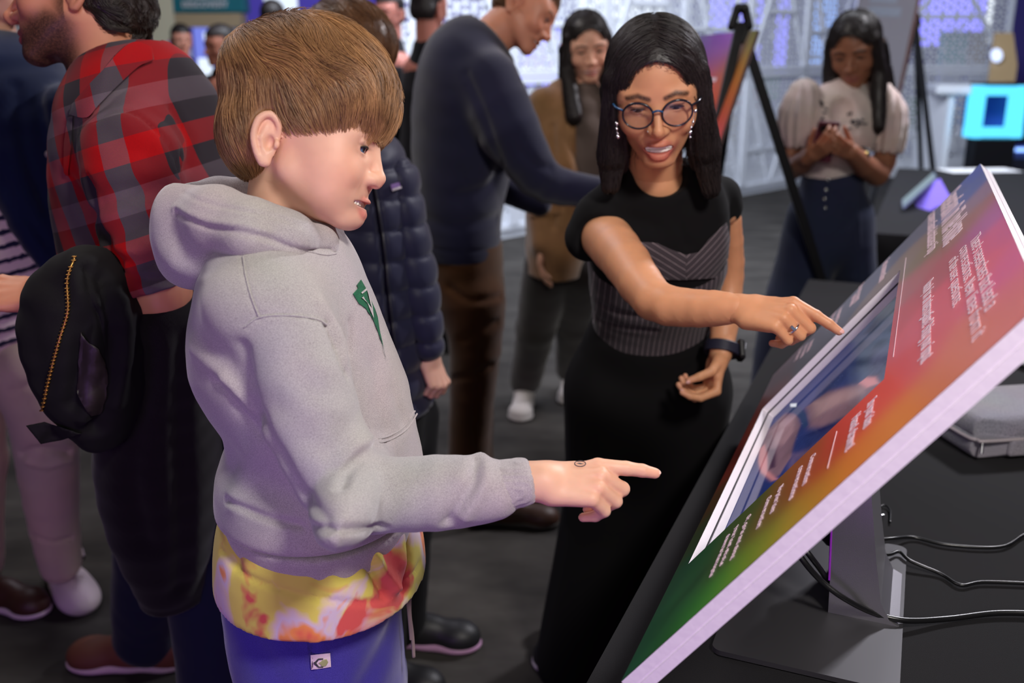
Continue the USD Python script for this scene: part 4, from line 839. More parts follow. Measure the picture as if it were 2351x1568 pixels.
obj('emblem', prism([WY(2280 + 13 * math.cos(a) + 9, 127 + 16 * math.sin(a), 9.66) for a in np.linspace(0, 2 * np.pi, 18)[:-1]], np.zeros(3), np.array([0, .02, 0])), glow('emblem_glow', (.6, .7, 1.0), 1.6), lp, smooth_=False); obj('keyboard_base', box(WY(2300, 192, 9.5), (.45, .35, .02)), BLK, lp, smooth_=False)
cu = thing('light_cube', 'cyan glowing cube frame under the white bench', 'light cube'); c3 = WY(2285, 256, 9.7); GC = glow('cyan_glow', (.1, .62, 1.0), 1.6)
for sx, sz, w_, h_ in ((0, .2, .5, .09), (0, -.2, .5, .09), (.2, 0, .09, .5), (-.2, 0, .09, .5)): obj('lit_edge', box(c3 + (sx, 0, sz), (w_, .2, h_)), GC, cu, smooth_=False)
obj('back_panel', box(c3 + (0, .12, 0), (.5, .02, .5)), plain('cube_blue', lin((20, 50, 130)), .5), cu, smooth_=False); obj('pedestal', box((c3[0], c3[1], (c3[2] - .26) / 2), (.4, .2, c3[2] - .26)), BLK, cu, smooth_=False)
bs = thing('light_plinth', 'low blue lit plinth on the floor under the bench', 'plinth'); c4 = WZ(2310, 362); obj('plinth_block', box((c4[0], c4[1] + .2, .09), (1.5, .6, .18)), plain('plinth_blue', lin((90, 110, 180)), .6), bs, smooth_=False); obj('lit_strip', box((c4[0], c4[1] - .11, .13), (1.4, .02, .05)), LC, bs, smooth_=False)
# ---------------------------------------------------------------- the boy at the display
def dY(py, Y): return Y / (math.cos(TH) - (py - CY) / F * math.sin(TH))
def limbY(st, bdir=(0, 1, 0), cap=1.0):
    """like limb, with the distance Y from the photographer along the floor in place of the depth; sections lie level across an upright limb"""
    return limb([(x, y, dY(y, Y), a, b) for x, y, Y, a, b in st], bdir, cap)
def at(px, py, Y): return WY(px, py, Y)
def fabric_noise(v, f, amp, fr, seed=0, aniso=(1, 1, 1)):
    return v + vnormals(v, f) * (amp * (meshkit.fbm(v * fr * np.array(aniso), 3, seed) - .5) * 2)[:, None]
def shape(prims, h, k=.012, cuts=(), sm=3):
    fl = field_of(prims, h, k)
    for c, kk in cuts: fl.cut(c, kk)
    v, f = fl.mesh(); return smooth(v, f, sm), f
ALL = (np.array([-9, -9, -9.0]), np.array([9, 9, 9.0]))
def below(p, n=(0, 0, 1)):
    """cutting body: everything on the side of p away from n"""
    c, n = np.asarray(p, np.float32), unit(n).astype(np.float32)
    return (lambda q: (q - c) @ n), ALL
def boy():
    Y0 = 1.16
    t = thing('person', 'boy in grey hoodie, tie-dye shirt and violet-blue sweatpants pointing at the tilted display', 'person')
    ti, ya = math.radians(13), math.radians(-4)
    fw = (math.cos(ti) * RT + math.sin(ti) * DN) * math.cos(ya) + FW * math.sin(ya)
    H = Head(W(717, 324, 1.15), frame3(fw, -DN), .915, child=1, mouth=.5, smile=1.5, lids=.5, nose=.74, ears=.85, ear_y=-1.3, bridge=.55, ear_w=.78, neck=W(640, 560, 1.19), neck_r=(4.6, 5.0), h=.17, skin=lin((228, 176, 150)), lip=lin((200, 92, 92)), brow=lin((120, 84, 55)), brow_w=.6, blush=.6)
    hv, hf, tips, fr = hand_mesh(at(1232, 1104, .985), RT + .02 * DN, (0.05, -.52, .85), -1, .77, .0019, fat=1.2,
        curl=((.12, .1, .12), (.75, 1.35, .7), (.85, 1.4, .7), (.95, 1.25, .6)), thumb=((.5, .8), (.25, .7), (.0, .5)), spread=(.02, .02, -.02, -.08),
        arm=[rc(at(1130, 1112, .985), at(1240, 1104, .985), .025, .022)])
    core = shape(limbY([(640, 560, Y0 + .02, 90, .07), (660, 700, Y0, 130, .12), (735, 1000, Y0, 150, .11), (735, 1300, Y0, 150, .11)]) +
                 [rc(at(735, 1300, Y0 - .07), at(735, 1300, Y0 - .07) * (1, 1, 0) + (0, 0, .08), .055, .04), rc(at(740, 1300, Y0 + .09), at(740, 1300, Y0 + .09) * (1, 1, 0) + (0, 0, .08), .055, .04)] +
                 limbY([(665, 760, Y0 - .13, 60, None), (765, 1095, Y0 - .17, 50, None), (1150, 1112, .985, 42, None)]), .008)
    V, Fc = fuse([(H.v, H.f), core, (hv, hf)])
    col = H.tint(V); k = np.linalg.norm(V - at(1330, 1130, .985), axis=1) < .2
    for q in tips:
        for p, w in ((q[-1], .5), (q[2], .25), (q[0], .2)):
            g = w * np.exp(-(np.linalg.norm(V - p, axis=1) / .011) ** 2)[:, None]; col = col * (1 - g) + col * (1.05, .72, .72) * g
    body = obj('body', (V, Fc), SKIN, t, col=col)
    H.eyes(body, iris('iris_blue', lin((92, 120, 150))), (.3, 1, -.1)); H.teeth(body, lower=False)
    nails(tips, fr, body, plain('fingernail', lin((244, 205, 190)), .3), which=(0,))
    # stamp on the back of the hand: a ring with a short bar
    dr = Drape(hv, hf); a = np.linspace(0, 2 * np.pi, 40)
    ring = dr(np.stack([1332 + 12.5 * np.cos(a), 1065 + 6.2 * np.sin(a)], 1), .0004)
    inkm = plain('stamp_ink', (.09, .07, .08), .8)
    st_ = obj('ink_stamp', tube(ring, .0006, 6), inkm, body); obj('stamp_mark', patch(dr, [(1323, 1064.5), (1330, 1063), (1341, 1065), (1333, 1066.5)], .0005, 2, .0004), inkm, st_)
    # hair: combed forward and down from the crown
    HB = hair_mat('hair_chestnut', lin((66, 42, 26)), lin((196, 146, 98)), .38)
    pr = [ell((0, -1.6, 6.6), (8.9, 11.2, 9.9)), ell((0, -5.8, .5), (7.9, 6.6, 7.6)), ell((0, 4.0, 5.8), (8.4, 6.2, 6.4)), ell((0, -7.6, 7.4), (7.8, 6.2, 6.4)), ell((0, 1.5, 2.2), (8.0, 6.4, 5.2))]
    tl = .4636; ct = [bx((0, 6 + .447 * 10 + .894 * 4.5, .4 - .894 * 10 + .447 * 4.5), (12, 10.2, 10), [[1, 0, 0], [0, .894, .447], [0, -.447, .894]], .6), ell((5.6, 8.2, 1.6), (3.2, 1.7, 2.2)), bx((0, 0, -14), (14, 14, 7.6), None, .5), bx((0, 3.2, -10), (12, 6.2, 5.2), None, .8), ell((8.8, -3.6, -2.0), (2.6, 2.1, 3.5)), ell((-8.8, -3.6, -2.0), (2.6, 2.1, 3.5))]
    cr = np.array([-.5, -5.5, 14.5])
    def flow(p):
        d = p - cr; d /= np.maximum(np.linalg.norm(d, axis=1, keepdims=True), 1e-6); low = np.clip((10 - p[:, 2]) / 8, 0, 1)[:, None]; fr_ = np.clip((p[:, 1] - 2) / 6, 0, 1)[:, None]
        return d + low * np.array([0, .55, -1.0]) * (1 - .5 * fr_) + (1 - low) * np.array([.3, .8, 0]) + fr_ * low * np.array([.2, 0, -.7])
    hair(H, body, pr, ct, HB, flow, 24000, (3.5, 7.0), .0006, .3, strand_k=10, avoid=(((8.6, -3.6, -2.0), (2.5, 2.1, 3.5)),), wave=.95, wf=.24, lift=.5, clump=.38, nclump=30, depth=.8, seed=4,
         stop=lambda p: ((p[:, 2] < .1 + .3 * (p[:, 1] - 4) + 1.6 * (meshkit.noise(p * (.9, .9, .2), 3) - .5)) & (p[:, 1] > .3)) | (p[:, 2] < -6.5))
    # sweatpants
    PB = cloth('violet_blue_fleece', lin((74, 64, 164)), lin((56, 47, 140)), 1500, .95, .25, .3, 4)
    L = lambda px, Y, z, r: (WZ(px, 1568, z) * (1, 0, 0) + (0, Y, z), r)
    legs = []
    for (xw, Yl) in ((-.275, Y0 - .075), (-.255, Y0 + .085)):
        legs += [rc((xw, Yl, .6), (xw + .03, Yl, .32), .095, .075), rc((xw + .03, Yl, .32), (xw - .02, Yl, .1), .075, .058)]
    v, f = shape(limbY([(715, 1290, Y0, 205, .135), (722, 1423, Y0, 196, .14), (735, 1493, Y0, 190, .145), (756, 1600, Y0, 176, .14)]) + legs, .006, .03)
    v = fabric_noise(v, f, .003, 9, 3, (1, 1, .5))
    v = crease(v, f, [([(706, 1400), (713, 1450), (716, 1500), (714, 1566)], .004, .006), ([(700, 1405), (706, 1450), (709, 1500)], .006, -.003), ([(660, 1400), (672, 1440), (690, 1480)], .012, .005), ([(840, 1568), (880, 1490), (905, 1430)], .02, .006), ([(560, 1440), (600, 1500), (640, 1568)], .02, .004)])
    pants = obj('sweatpants', (v, f), PB, t); dr = Drape(v, f)
    tagm = plain('tag_cream', lin((226, 205, 214)), .8)
    tg = obj('label_tag', patch(dr, [(714, 1501), (757, 1497), (759, 1529), (717, 1536)], .0025, 6), tagm, pants, label='cream woven tag with hexagon mark')
    obj('hexagon_mark', patch(dr, [(739, 1512), (748, 1510), (752, 1517), (747, 1526), (738, 1527), (733, 1519)], .0036, 4, .0006), plain('tag_green', lin((158, 160, 110)), .8), tg)
    obj('bracket_mark', patch(dr, [(723, 1518), (732, 1508), (741, 1508), (741, 1510.5), (734, 1511.5), (728, 1519), (734, 1527), (741, 1526.5), (741, 1529.5), (732, 1530), (724, 1522)], .0036, 3, .0006), plain('tag_dark', lin((60, 58, 66)), .8), tg)
    cord = plain('cord_grey', lin((150, 128, 130)), .9)
    for dx, b in ((0, 3), (7, -2)):
        pts = spline([at(934 + dx, 1360, Y0 + .02), at(936 + dx + b, 1410, Y0), at(943 + dx * .5, 1455, Y0), at(950 - (dx < 3) * 6, 1508 - (dx < 3) * 40, Y0)], 10)
        obj('drawstring', tube(pts, .0026, 8), cord, t)
    # tie-dye shirt
    Tm = mat('tie_dye', {'tc': ('texture_coordinate', {}), 'n': ('noise_texture', {'scale': 9, 'detail': 3, 'distortion': .8}), 'n2': ('noise_texture', {'scale': 13, 'detail': 3, 'distortion': .6}), 'mp': ('mapping', {'location': (3, 7, 1)}),
        'r': ('rgb_ramp', {'ramp': [(.0, lin((206, 190, 80))), (.47, lin((216, 202, 96))), (.53, lin((214, 190, 180))), (.58, lin((205, 186, 205))), (.63, lin((226, 140, 80))), (.7, lin((210, 84, 80))), (1, lin((205, 74, 84)))]}),
        'r2': ('rgb_ramp', {'ramp': [(.54, (0, 0, 0)), (.62, (1, 1, 1))]}), 'm': ('mix', {'color2': lin((208, 86, 82))}), 'w': ('noise_texture', {'scale': 1500}), 'b': ('bump', {'strength': .12, 'distance': .001}), 'p': ('principled_bsdf', {'roughness': .9, 'specular_ior_level': .15, 'sheen_weight': .15})},
        [('tc.object', 'n.vector'), ('tc.object', 'mp.vector'), ('mp.vector', 'n2.vector'), ('n.fac', 'r.fac'), ('n2.fac', 'r2.fac'), ('r2.color', 'm.fac'), ('r.color', 'm.color1'), ('m.color', 'p.base_color'), ('tc.object', 'w.vector'), ('w.fac', 'b.height'), ('b.normal', 'p.normal')])
    hem = at(740, 1310, Y0)
    v, f = shape(limbY([(735, 1120, Y0, 205, .13), (733, 1190, Y0, 214, .15), (735, 1240, Y0, 229, .165), (740, 1300, Y0, 233, .17), (742, 1345, Y0, 231, .172)]), .005, .01, [(below(hem + (0, 0, 0), (0.03, .0, 1)), .004)])
    v = fabric_noise(v, f, .004, 7, 5)
    v = crease(v, f, [([(506, 1262), (560, 1318), (640, 1352), (720, 1374), (800, 1384), (870, 1378), (930, 1345), (966, 1290)], .0035, .0035), ([(790, 1250), (808, 1282), (800, 1310)], .012, .01), ([(842, 1286), (862, 1325), (884, 1362)], .006, .012), ([(856, 1280), (880, 1320), (905, 1350)], .01, -.012), ([(934, 1230), (940, 1300), (932, 1355)], .008, .012), ([(915, 1235), (918, 1290)], .014, -.008), ([(548, 1200), (528, 1240), (540, 1290)], .012, .007), ([(745, 1265), (735, 1320), (740, 1370)], .01, .004)])
    obj('tie_dye_shirt', (v, f), Tm, t)
    # hoodie
    HM = cloth('grey_marl', lin((196, 188, 188)), lin((162, 154, 156)), 1100, .95, .3, .35, 5)
    tor = limbY([(645, 575, Y0 + .01, 105, .105), (648, 640, Y0, 170, .15), (657, 724, Y0, 198, .158), (668, 802, Y0, 220, .158), (706, 876, Y0, 208, .155), (731, 940, Y0, 208, .155), (748, 1060, Y0, 217, .16), (740, 1115, Y0, 234, .168), (742, 1160, Y0, 225, .165)])
    shl = [seg(at(610, 700, Y0 - .12), at(620, 700, Y0 + .12), .07, .07, .06, .06, (0, 0, 1))]
    arm = limbY([(650, 745, Y0 - .115, 96, None), (674, 800, Y0 - .14, 108, None), (716, 945, Y0 - .165, 108, None), (775, 1098, Y0 - .18, 100, .046), (840, 1133, Y0 - .18, 90, .046), (900, 1136, Y0 - .18, 83, .043), (1000, 1133, .98, 85, .043), (1090, 1125, .982, 76, .04), (1135, 1122, .983, 66, .036)])
    far = [rc(at(620, 740, Y0 + .15), at(640, 1000, Y0 + .19), .06, .052), rc(at(640, 1000, Y0 + .19), at(760, 1120, Y0 + .14), .052, .04)]
    v, f = shape(tor + shl + arm + far, .0042, .018, [(below(at(740, 1140, Y0), (0, 0, 1)), .012)], 2)
    nn = vnormals(v, f)
    v = v + nn * (.0022 * (meshkit.fbm(v * 11, 3, 2) - .5) * 2)[:, None]
    seam, sr = .0022, .0022
    v = crease(v, f, [
        ([(556, 585), (566, 640), (580, 690), (595, 728)], seam, .0016), ([(562, 588), (572, 640), (586, 688)], .002, -.001),
        ([(560, 750), (595, 728), (660, 724), (725, 732), (752, 745)], seam, .0018), ([(562, 756), (600, 735), (660, 730), (722, 738)], .002, -.001),
        ([(752, 745), (770, 790), (788, 835), (800, 860)], .006, .006), ([(735, 700), (752, 725), (775, 770), (795, 820)], .012, -.006), ([(806, 740), (806, 780), (798, 830)], .0055, .005), ([(560, 800), (575, 870), (600, 945), (630, 1010), (664, 1082), (700, 1140), (745, 1190)], .010, .006),
        ([(498, 876), (530, 905), (560, 950), (600, 990)], .008, .006), ([(520, 870), (545, 895), (575, 940)], .008, -.004), ([(445, 800), (500, 850), (540, 900)], .012, -.005), ([(540, 1060), (600, 1100), (660, 1130)], .02, .006), ([(620, 1000), (570, 1070), (545, 1140)], .018, -.006),
        ([(866, 1022), (830, 1045), (800, 1075), (785, 1115)], .007, .006), ([(866, 1010), (820, 1030), (790, 1062)], .009, -.005), ([(940, 1060), (900, 1120), (880, 1170)], .02, .003), ([(829, 945), (810, 985), (760, 1040)], .014, .004), ([(690, 860), (740, 900), (800, 910)], .016, .003), ([(640, 940), (700, 970), (780, 975)], .016, .003), ([(700, 1010), (760, 1030), (800, 1030)], .014, .003),
        ([(1094, 1058), (1086, 1110), (1058, 1160), (1030, 1200)], .007, .008), ([(1104, 1050), (1112, 1100), (1085, 1150), (1066, 1185)], .009, -.006), ([(1074, 1056), (1060, 1100)], .01, -.003),
        ([(872, 1018), (900, 1008), (935, 985), (958, 950)], .0025, .002), ([(869, 1012), (898, 1001), (931, 979), (953, 945)], .0025, -.001), ([(860, 830), (872, 900), (880, 980)], .018, .004), ([(905, 900), (925, 960)], .012, .003),
        ([(529, 1148), (600, 1182), (690, 1208), (800, 1218), (880, 1212)], .005, .006), ([(505, 1120), (540, 1150), (610, 1178)], .02, -.004), ([(780, 560), (800, 620), (830, 700)], .02, -.002)])
    hoodie = obj('hoodie', (v, f), HM, t); hd = Drape(v, f)
    for ln in ([(558, 590), (566, 640), (580, 690), (595, 728)], [(560, 752), (595, 729), (660, 724), (725, 732), (752, 746)], [(872, 1016), (900, 1007), (935, 984), (957, 950)], [(868, 1008), (897, 999), (930, 977), (952, 944)], [(700, 575), (745, 585), (772, 582)]):
        obj('seam', tube(hd(dense(spline(ln, 6), 5), .0002), .0013, 6), HM, hoodie)
    cv, cf = shape(limbY([(1136, 1119, .983, 60, .032), (1150, 1116, .983, 57, .031), (1190, 1108, .984, 53.5, .029), (1212, 1103, .985, 52, .028)], cap=.35), .003, .005)
    rib = .0006 * np.sin(np.arctan2((cv - at(1180, 1110, .984)) @ np.array([0, 1.0, 0]), (cv - at(1180, 1110, .984)) @ np.array([0, 0, 1.0])) * 60); cv = cv + vnormals(cv, cf) * rib[:, None]
    obj('cuff', (cv, cf), HM, hoodie)
    bv, bf = shape(limbY([(742, 1150, Y0, 220, .163), (742, 1190, Y0, 208, .155), (742, 1206, Y0, 204, .152)], cap=.1), .0045, .006)
    an = np.arctan2(bv[:, 1] - Y0, bv[:, 0] - at(742, 1170, Y0)[0]); bv = smooth(bv, bf, 6)
    obj('hem_band', (bv, bf), HM, hoodie)
    Hd = [ell(at(478, 545, Y0 + .02), (.058, .10, .062), frame3((0, 1, 0))), ell(at(438, 500, Y0 + .02), (.034, .088, .05)), ell(at(450, 590, Y0 + .02), (.035, .07, .03))]
    near = [at(430, 480, Y0 - .03), at(500, 500, Y0 - .075), at(580, 528, Y0 - .098), at(660, 546, Y0 - .085), at(730, 562, Y0 - .04), at(752, 558, Y0 + .02)]
    farr = [at(430, 470, Y0 + .08), at(500, 450, Y0 + .115), at(600, 440, Y0 + .13), at(690, 480, Y0 + .11), at(752, 540, Y0 + .03)]
    Hd += chain(near, [.03, .033, .032, .027, .02, .019]) + chain(farr, [.025, .022, .022, .022, .018])
    Hd += limbY([(470, 560, Y0 + .02, 60, .1), (580, 570, Y0 + .02, 80, .105), (680, 575, Y0 + .02, 60, .08)])
    hv2, hf2 = shape(Hd, .0038, .02, [(ell(at(535, 425, Y0 + .03), (.075, .07, .055)), .012), (ell(at(635, 470, Y0 + .02), (.062, .07, .075)), .012)], 2)
    hv2 = fabric_noise(hv2, hf2, .002, 12, 8)
    hv2 = crease(hv2, hf2, [([(404, 486), (440, 506), (485, 522), (554, 532), (609, 545), (664, 568), (719, 580), (760, 577)], .0035, .005), ([(402, 478), (440, 497), (485, 512), (554, 522), (609, 534)], .006, -.003),
        ([(420, 440), (462, 462), (554, 484), (640, 500), (720, 530)], .0025, .0015), ([(440, 560), (500, 580), (560, 560)], .018, -.003), ([(430, 600), (470, 615), (510, 600)], .015, .004)])
    obj('hood', (hv2, hf2), HM, hoodie)
    ptc = lambda n, poly, m, off=.0016: obj(n, patch(hd, poly, off, 2.5, .001), m, emb if n != 'chest_emblem' else hoodie)
    GM = cloth('green_print', lin((40, 110, 78)), lin((30, 92, 64)), 900, .8, .1, .05); WM = cloth('pale_print', lin((205, 200, 202)), None, 900, .8, .1, .05)
    c7 = lambda L: [(780 + x / 7.125, 620 + y / 7.125) for x, y in L]
    emb = ptc('chest_emblem', c7([(330, 160), (262, 250), (282, 300), (200, 390), (295, 550), (400, 625), (520, 795), (600, 990), (690, 1250), (735, 1450), (680, 1180), (640, 1010), (605, 780), (560, 640), (480, 470), (410, 300)]), GM)
    data(emb, 'dark green angular letter emblem printed on chest')
    for poly in ([(320, 375), (405, 305), (420, 335), (335, 400)], [(330, 462), (360, 440), (375, 480), (495, 640), (470, 560), (418, 340), (440, 380), (505, 600), (525, 795), (480, 700), (420, 545)]):
        ptc('emblem_letter', c7(poly), WM, .0028)
    return t, H
BOY, BH = boy()
# ---------------------------------------------------------------- the other people
BLACKC = cloth('black_cloth', lin((19, 18, 20)), lin((13, 12, 14)), 900, .9, .15, .02, 4)
CRM = plain('chrome', (.8, .8, .82), .2, 1.0)
def view_dir(px, py): return unit(ray(px, py))
def shoe(heel, d, L, m, sole, parent=None, lace=None, hgt=.085, w=.05, name='shoe'):
    """heel: point on the floor; d: level direction of the toe"""
    d = unit(np.asarray(d, float) * (1, 1, 0)); h = np.asarray(heel, float) * (1, 1, 0); s = np.array([-d[1], d[0], 0]); R_ = [d, s, np.array([0, 0, 1.0])]; P = lambda a, b, c: h + d * a * L + s * b + np.array([0, 0, c])
    up = field_of([ell(P(.16, 0, .045), (L * .18, w * .8, hgt * .75), R_), ell(P(.45, 0, .04), (L * .3, w * .86, .05), R_), ell(P(.78, 0, .03), (L * .22, w, .045), R_), rc(P(.2, 0, .05), P(.18, 0, hgt), .042, .04)], .0045, .02)
    up.cut(below(P(0, 0, .012)), .004); v, f = up.mesh(); o = obj(name, (smooth(v, f, 2), f), m, parent)
    fl = field_of([ell(P(.2, 0, .014), (L * .21, w * .86, .02), R_), ell(P(.5, 0, .014), (L * .34, w * .9, .02), R_), ell(P(.76, 0, .014), (L * .25, w * 1.06, .02), R_)], .0045, .012); fl.cut(below(P(0, 0, .027), (0, 0, -1)), .002); fl.cut(below(P(0, 0, .0)), .002)
    obj('sole', fl.mesh(), sole, o)
    if lace is not None:
        for k in range(4): a = .42 + .075 * k; z = .085 - .012 * k; obj('lace', tube(spline([P(a, -.024, z - .006), P(a + .012, 0, z + .008), P(a, .024, z - .006)], 5), .0026, 6), lace, o)
    return o
def leg(hip, foot, r0, r1, r2, knee=None):
    hip, foot = np.asarray(hip), np.asarray(foot); k = (hip + foot) / 2 if knee is None else np.asarray(knee); return [rc(hip, k, r0, r1), rc(k, foot, r1, r2)]
def bone(hip, foot, r0, r1, r2, knee=None): return leg(hip, foot, r0 * .55, r1 * .55, r2 * .7, knee)
def torso_core(st, legs=(), arms=()): return shape(limbY([(x, y, Y, a * (1 if i == 0 else .8), b * (1 if i == 0 else .8)) for i, (x, y, Y, a, b) in enumerate(st)]) + [q for l in legs for q in l] + [q for a in arms for q in a], .011, .02)
def dark_flow(down=1.0, side=.25):
    def f(p): return np.stack([np.sign(p[:, 0]) * side * np.clip((6 - np.abs(p[:, 0])) / 6, 0, 1) * 2 + 0 * p[:, 1], np.where(p[:, 2] > 4, -p[:, 1] * .02, -.05), -down * np.ones(len(p)) * (.4 + .6 * (p[:, 2] < 8))], 1)
    return f
HK = hair_mat('hair_black', (.006, .005, .006), (.034, .025, .023), .42)

def presenter():
    t = thing('person', 'person in glasses, black top and pinstripe corset pointing at the display', 'person')
    sk = lin((212, 150, 112))
    vd = view_dir(1507, 250); a = math.radians(22); fw = -vd * math.cos(a) + DN * math.sin(a) + RT * .03
    H = Head(W(1506, 211, 1.64), frame3(fw, -DN, math.radians(-3)), .985, mouth=.95, smile=.5, lipf=1.3, lids=.28, jaw=.82, nose=.95, neck=W(1503, 430, 1.80), neck_r=(4.6, 5.2), h=.17, skin=sk, lip=lin((190, 88, 84)), brow=lin((34, 24, 22)), brow_w=1.0, blush=.35)
    # arms and hands
    dY_ = lambda *p: WY(*p)
    wr = WY(1696, 708, 1.41); fwr = unit(WY(1806, 722, 1.36) - wr)
    hv, hf, tips, fr = hand_mesh(wr, fwr, (-.1, -.62, .78), -1, .87, .002, fat=1.05, curl=((.52, .12, .1), (1.0, 1.35, .7), (1.05, 1.4, .7), (1.1, 1.3, .6)), thumb=((.35, .9), (.05, .9), (-.2, .7)), arm=[seg(WY(1630, 708, 1.432), wr, .021, .0215, .02, .0195, (0, 1, 0))], spread=(-.1, 0, -.02, -.06))
    w2 = WY(1655, 812, 1.83); lv, lf, tip2, fr2 = hand_mesh(w2, unit(WY(1632, 905, 1.8) - w2), (1, .25, .15), 1, .86, .0022, curl=((.95, .5, .3), (1.05, .75, .4), (1.1, .9, .5), (1.15, .9, .5)), thumb=((.5, .5), (.1, 1.3), (-.3, 1.4)), arm=[seg(WY(1665, 730, 1.87), w2, .03, .022, .03, .02, (0, 1, 0))])
    arm1 = limbY([(1392, 545, 1.75, 58, None), (1440, 606, 1.62, 54, None), (1500, 688, 1.5, 48, None), (1570, 706, 1.46, 44, None), (1640, 708, 1.43, 41, None), (1690, 708, 1.41, 33, None)])
    arm2 = limbY([(1676, 500, 1.88, 26, None), (1680, 600, 1.92, 28, None), (1675, 670, 1.92, 28, None), (1660, 760, 1.87, 27, None), (1656, 805, 1.84, 24, None)])
    Ls = [bone(WY(1440, 900, 2.0), (.10, 2.12, .06), .07, .055, .045), bone(WY(1550, 900, 2.0), (.31, 2.14, .06), .07, .055, .045)]
    arms_m = shape(arm1 + arm2, .005, .012, sm=14)
    core = torso_core([(1503, 420, 1.79, 66, .05), (1505, 470, 1.8, 110, .06), (1510, 560, 1.82, 128, .07), (1510, 700, 1.92, 118, .07), (1495, 880, 2.0, 130, .07)], Ls, [[rc(WY(1395, 540, 1.76), WY(1660, 480, 1.87), .04, .035)]])
    V, Fc = fuse([(H.v, H.f), core, arms_m, (hv, hf), (lv, lf)])
    col = H.tint(V)
    for tp in (tips, tip2):
        for q in tp:
            for p, w in ((q[2], .35), (q[1], .25)): g = w * np.exp(-(np.linalg.norm(V - p, axis=1) / .009) ** 2)[:, None]; col = col * (1 - .35 * g)
            g = .5 * np.exp(-(np.linalg.norm(V - q[-1], axis=1) / .012) ** 2)[:, None]; col = col * (1 - g) + np.array(lin((222, 150, 130))) * g
    body = obj('body', (V, Fc), SKIN, t, col=col)
    H.eyes(body, iris('iris_dark', lin((52, 30, 22))), (.05, 1, -.62)); H.teeth(body)
    nl = plain('fingernail_pink', lin((232, 176, 170)), .25); nails(tips, fr, body, nl, which=(0,)); nails(tip2, fr2, body, nl, which=(0, 4))
    # ring and watch
    p = tips[2]; c = p[0] * .45 + p[1] * .55; u = unit(p[1] - p[0]); e1 = unit(np.cross(u, [0, 0, 1])); e2 = np.cross(u, e1); an = np.linspace(0, 2 * np.pi, 25)[:-1]
    rg_ = obj('finger_ring', tube([c + .0098 * (math.cos(q) * e1 + math.sin(q) * e2) for q in an], .0019, 8, True), CRM, body); obj('stone', box(c + unit(CAM - c) * .0112, (.006, .007, .004), frame3(u)), plain('stone_grey', (.12, .16, .24), .1), rg_, smooth_=False)
    wa, wb = WY(1660, 792, 1.845), WY(1657, 812, 1.835); u = unit(wb - wa); e1 = unit(np.cross(u, [0, 1, 0])); e2 = np.cross(u, e1)
    strap = plain('strap_navy', lin((34, 34, 52)), .5)
    band = [(wa + wb) / 2 + .0335 * math.cos(q) * e1 + .0305 * math.sin(q) * e2 for q in an]
    ws_ = obj('watch_strap', join([tube([b + u * o for b in band], .0042, 8, True) for o in (-.008, -.003, .002, .007)]), strap, body); wc = (wa + wb) / 2 + .0345 * RT - np.array([0, .008, 0])
    obj('watch_case', field_of([bx(wc, (.006, .018, .02), [RT, unit(np.cross(u, RT)), u], .004)], .0015, 0).mesh(), BLK2, ws_); obj('watch_glass', box(wc + RT * .0058 - np.array([0, .003, 0]), (.001, .024, .028), [RT, unit(np.cross(u, RT)), u]), plain('glass_white', lin((210, 216, 230)), .1), ws_, smooth_=False)
    # glasses
    FR = plain('frame_black', (.012, .012, .02), .2); FB = plain('frame_blue', lin((40, 84, 130)), .25); g = None
    G = lambda x, y, z: H.fwd(np.array([x, y, z]))
    an = np.linspace(0, 2 * np.pi, 41)[:-1]
    LENS = mat('lens', {'t': ('transparent_bsdf', {'color': (.97, .97, .98)}), 'g': ('glossy_bsdf', {'roughness': .02, 'color': (.9, .88, 1.0)}), 'm': ('mix_closure', {'fac': .07})}, [('t.BSDF', 'm.closure1'), ('g.BSDF', 'm.closure2')], surface='m.closure')
    for sx in (-1, 1):
        rim = [G(sx * 3.25 + 2.5 * math.cos(q), 9.7 - .16 * (sx * 3.25 + 2.5 * math.cos(q)) ** 2 * .22, -.75 + 2.12 * math.sin(q) + (.15 if math.sin(q) > 0 else 0)) for q in an]
        r_ = obj('glasses_rim', tube(rim, .0016 + .0005 * np.maximum(np.sin(an), 0), 10, True), FR, body); g = g or r_
        obj('lens', prism(rim, np.zeros(3), H.R[1] * .0008), LENS, r_, smooth_=False)
        obj('temple_arm', tube(spline([G(sx * 5.75, 8.5, .25), G(sx * 7.0, 6.6, .3), G(sx * 7.75, 2.0, .1), G(sx * 7.6, -1.2, -.2), G(sx * 7.3, -2.6, -1.4)], 6), .0019, 8), FB if sx > 0 else FR, r_)
    obj('bridge', tube(spline([G(-.85, 9.75, -.1), G(0, 10.1, .25), G(.85, 9.75, -.1)], 6), .0018, 8), FB, g)
    # earrings, nose stud
    for nm, pts in (('earring', [(1416, 284), (1416, 296), (1418, 306), (1419, 314)]), ('earring', [(1596, 255), (1591, 280), (1587, 292), (1584, 304), (1585, 315)])):
        prev = None
        for k, (x, y) in enumerate(pts):
            b = trimesh.creation.icosphere(2, (.0032, .0024, .002, .0034, .002)[k]); m_ = (np.array(b.vertices) + WY(x, y, 1.585), np.array(b.faces))
            prev = obj('earring', m_, CRM, body) if k == 0 else (obj('bead', m_, CRM, prev) and prev)
        obj('chain', tube([WY(*q, 1.585) for q in pts], .0006, 6), CRM, prev)
    b = trimesh.creation.icosphere(2, .0014); obj('nose_stud', (np.array(b.vertices) + H.fwd(np.array([1.75, 9.6, -3.4])), np.array(b.faces)), CRM, body)
    # hair
    cen = [ell((0, -1.2, 3.6), (8.6, 10.2, 9.3)), ell((0, -5, -4), (8.2, 5.8, 10))]
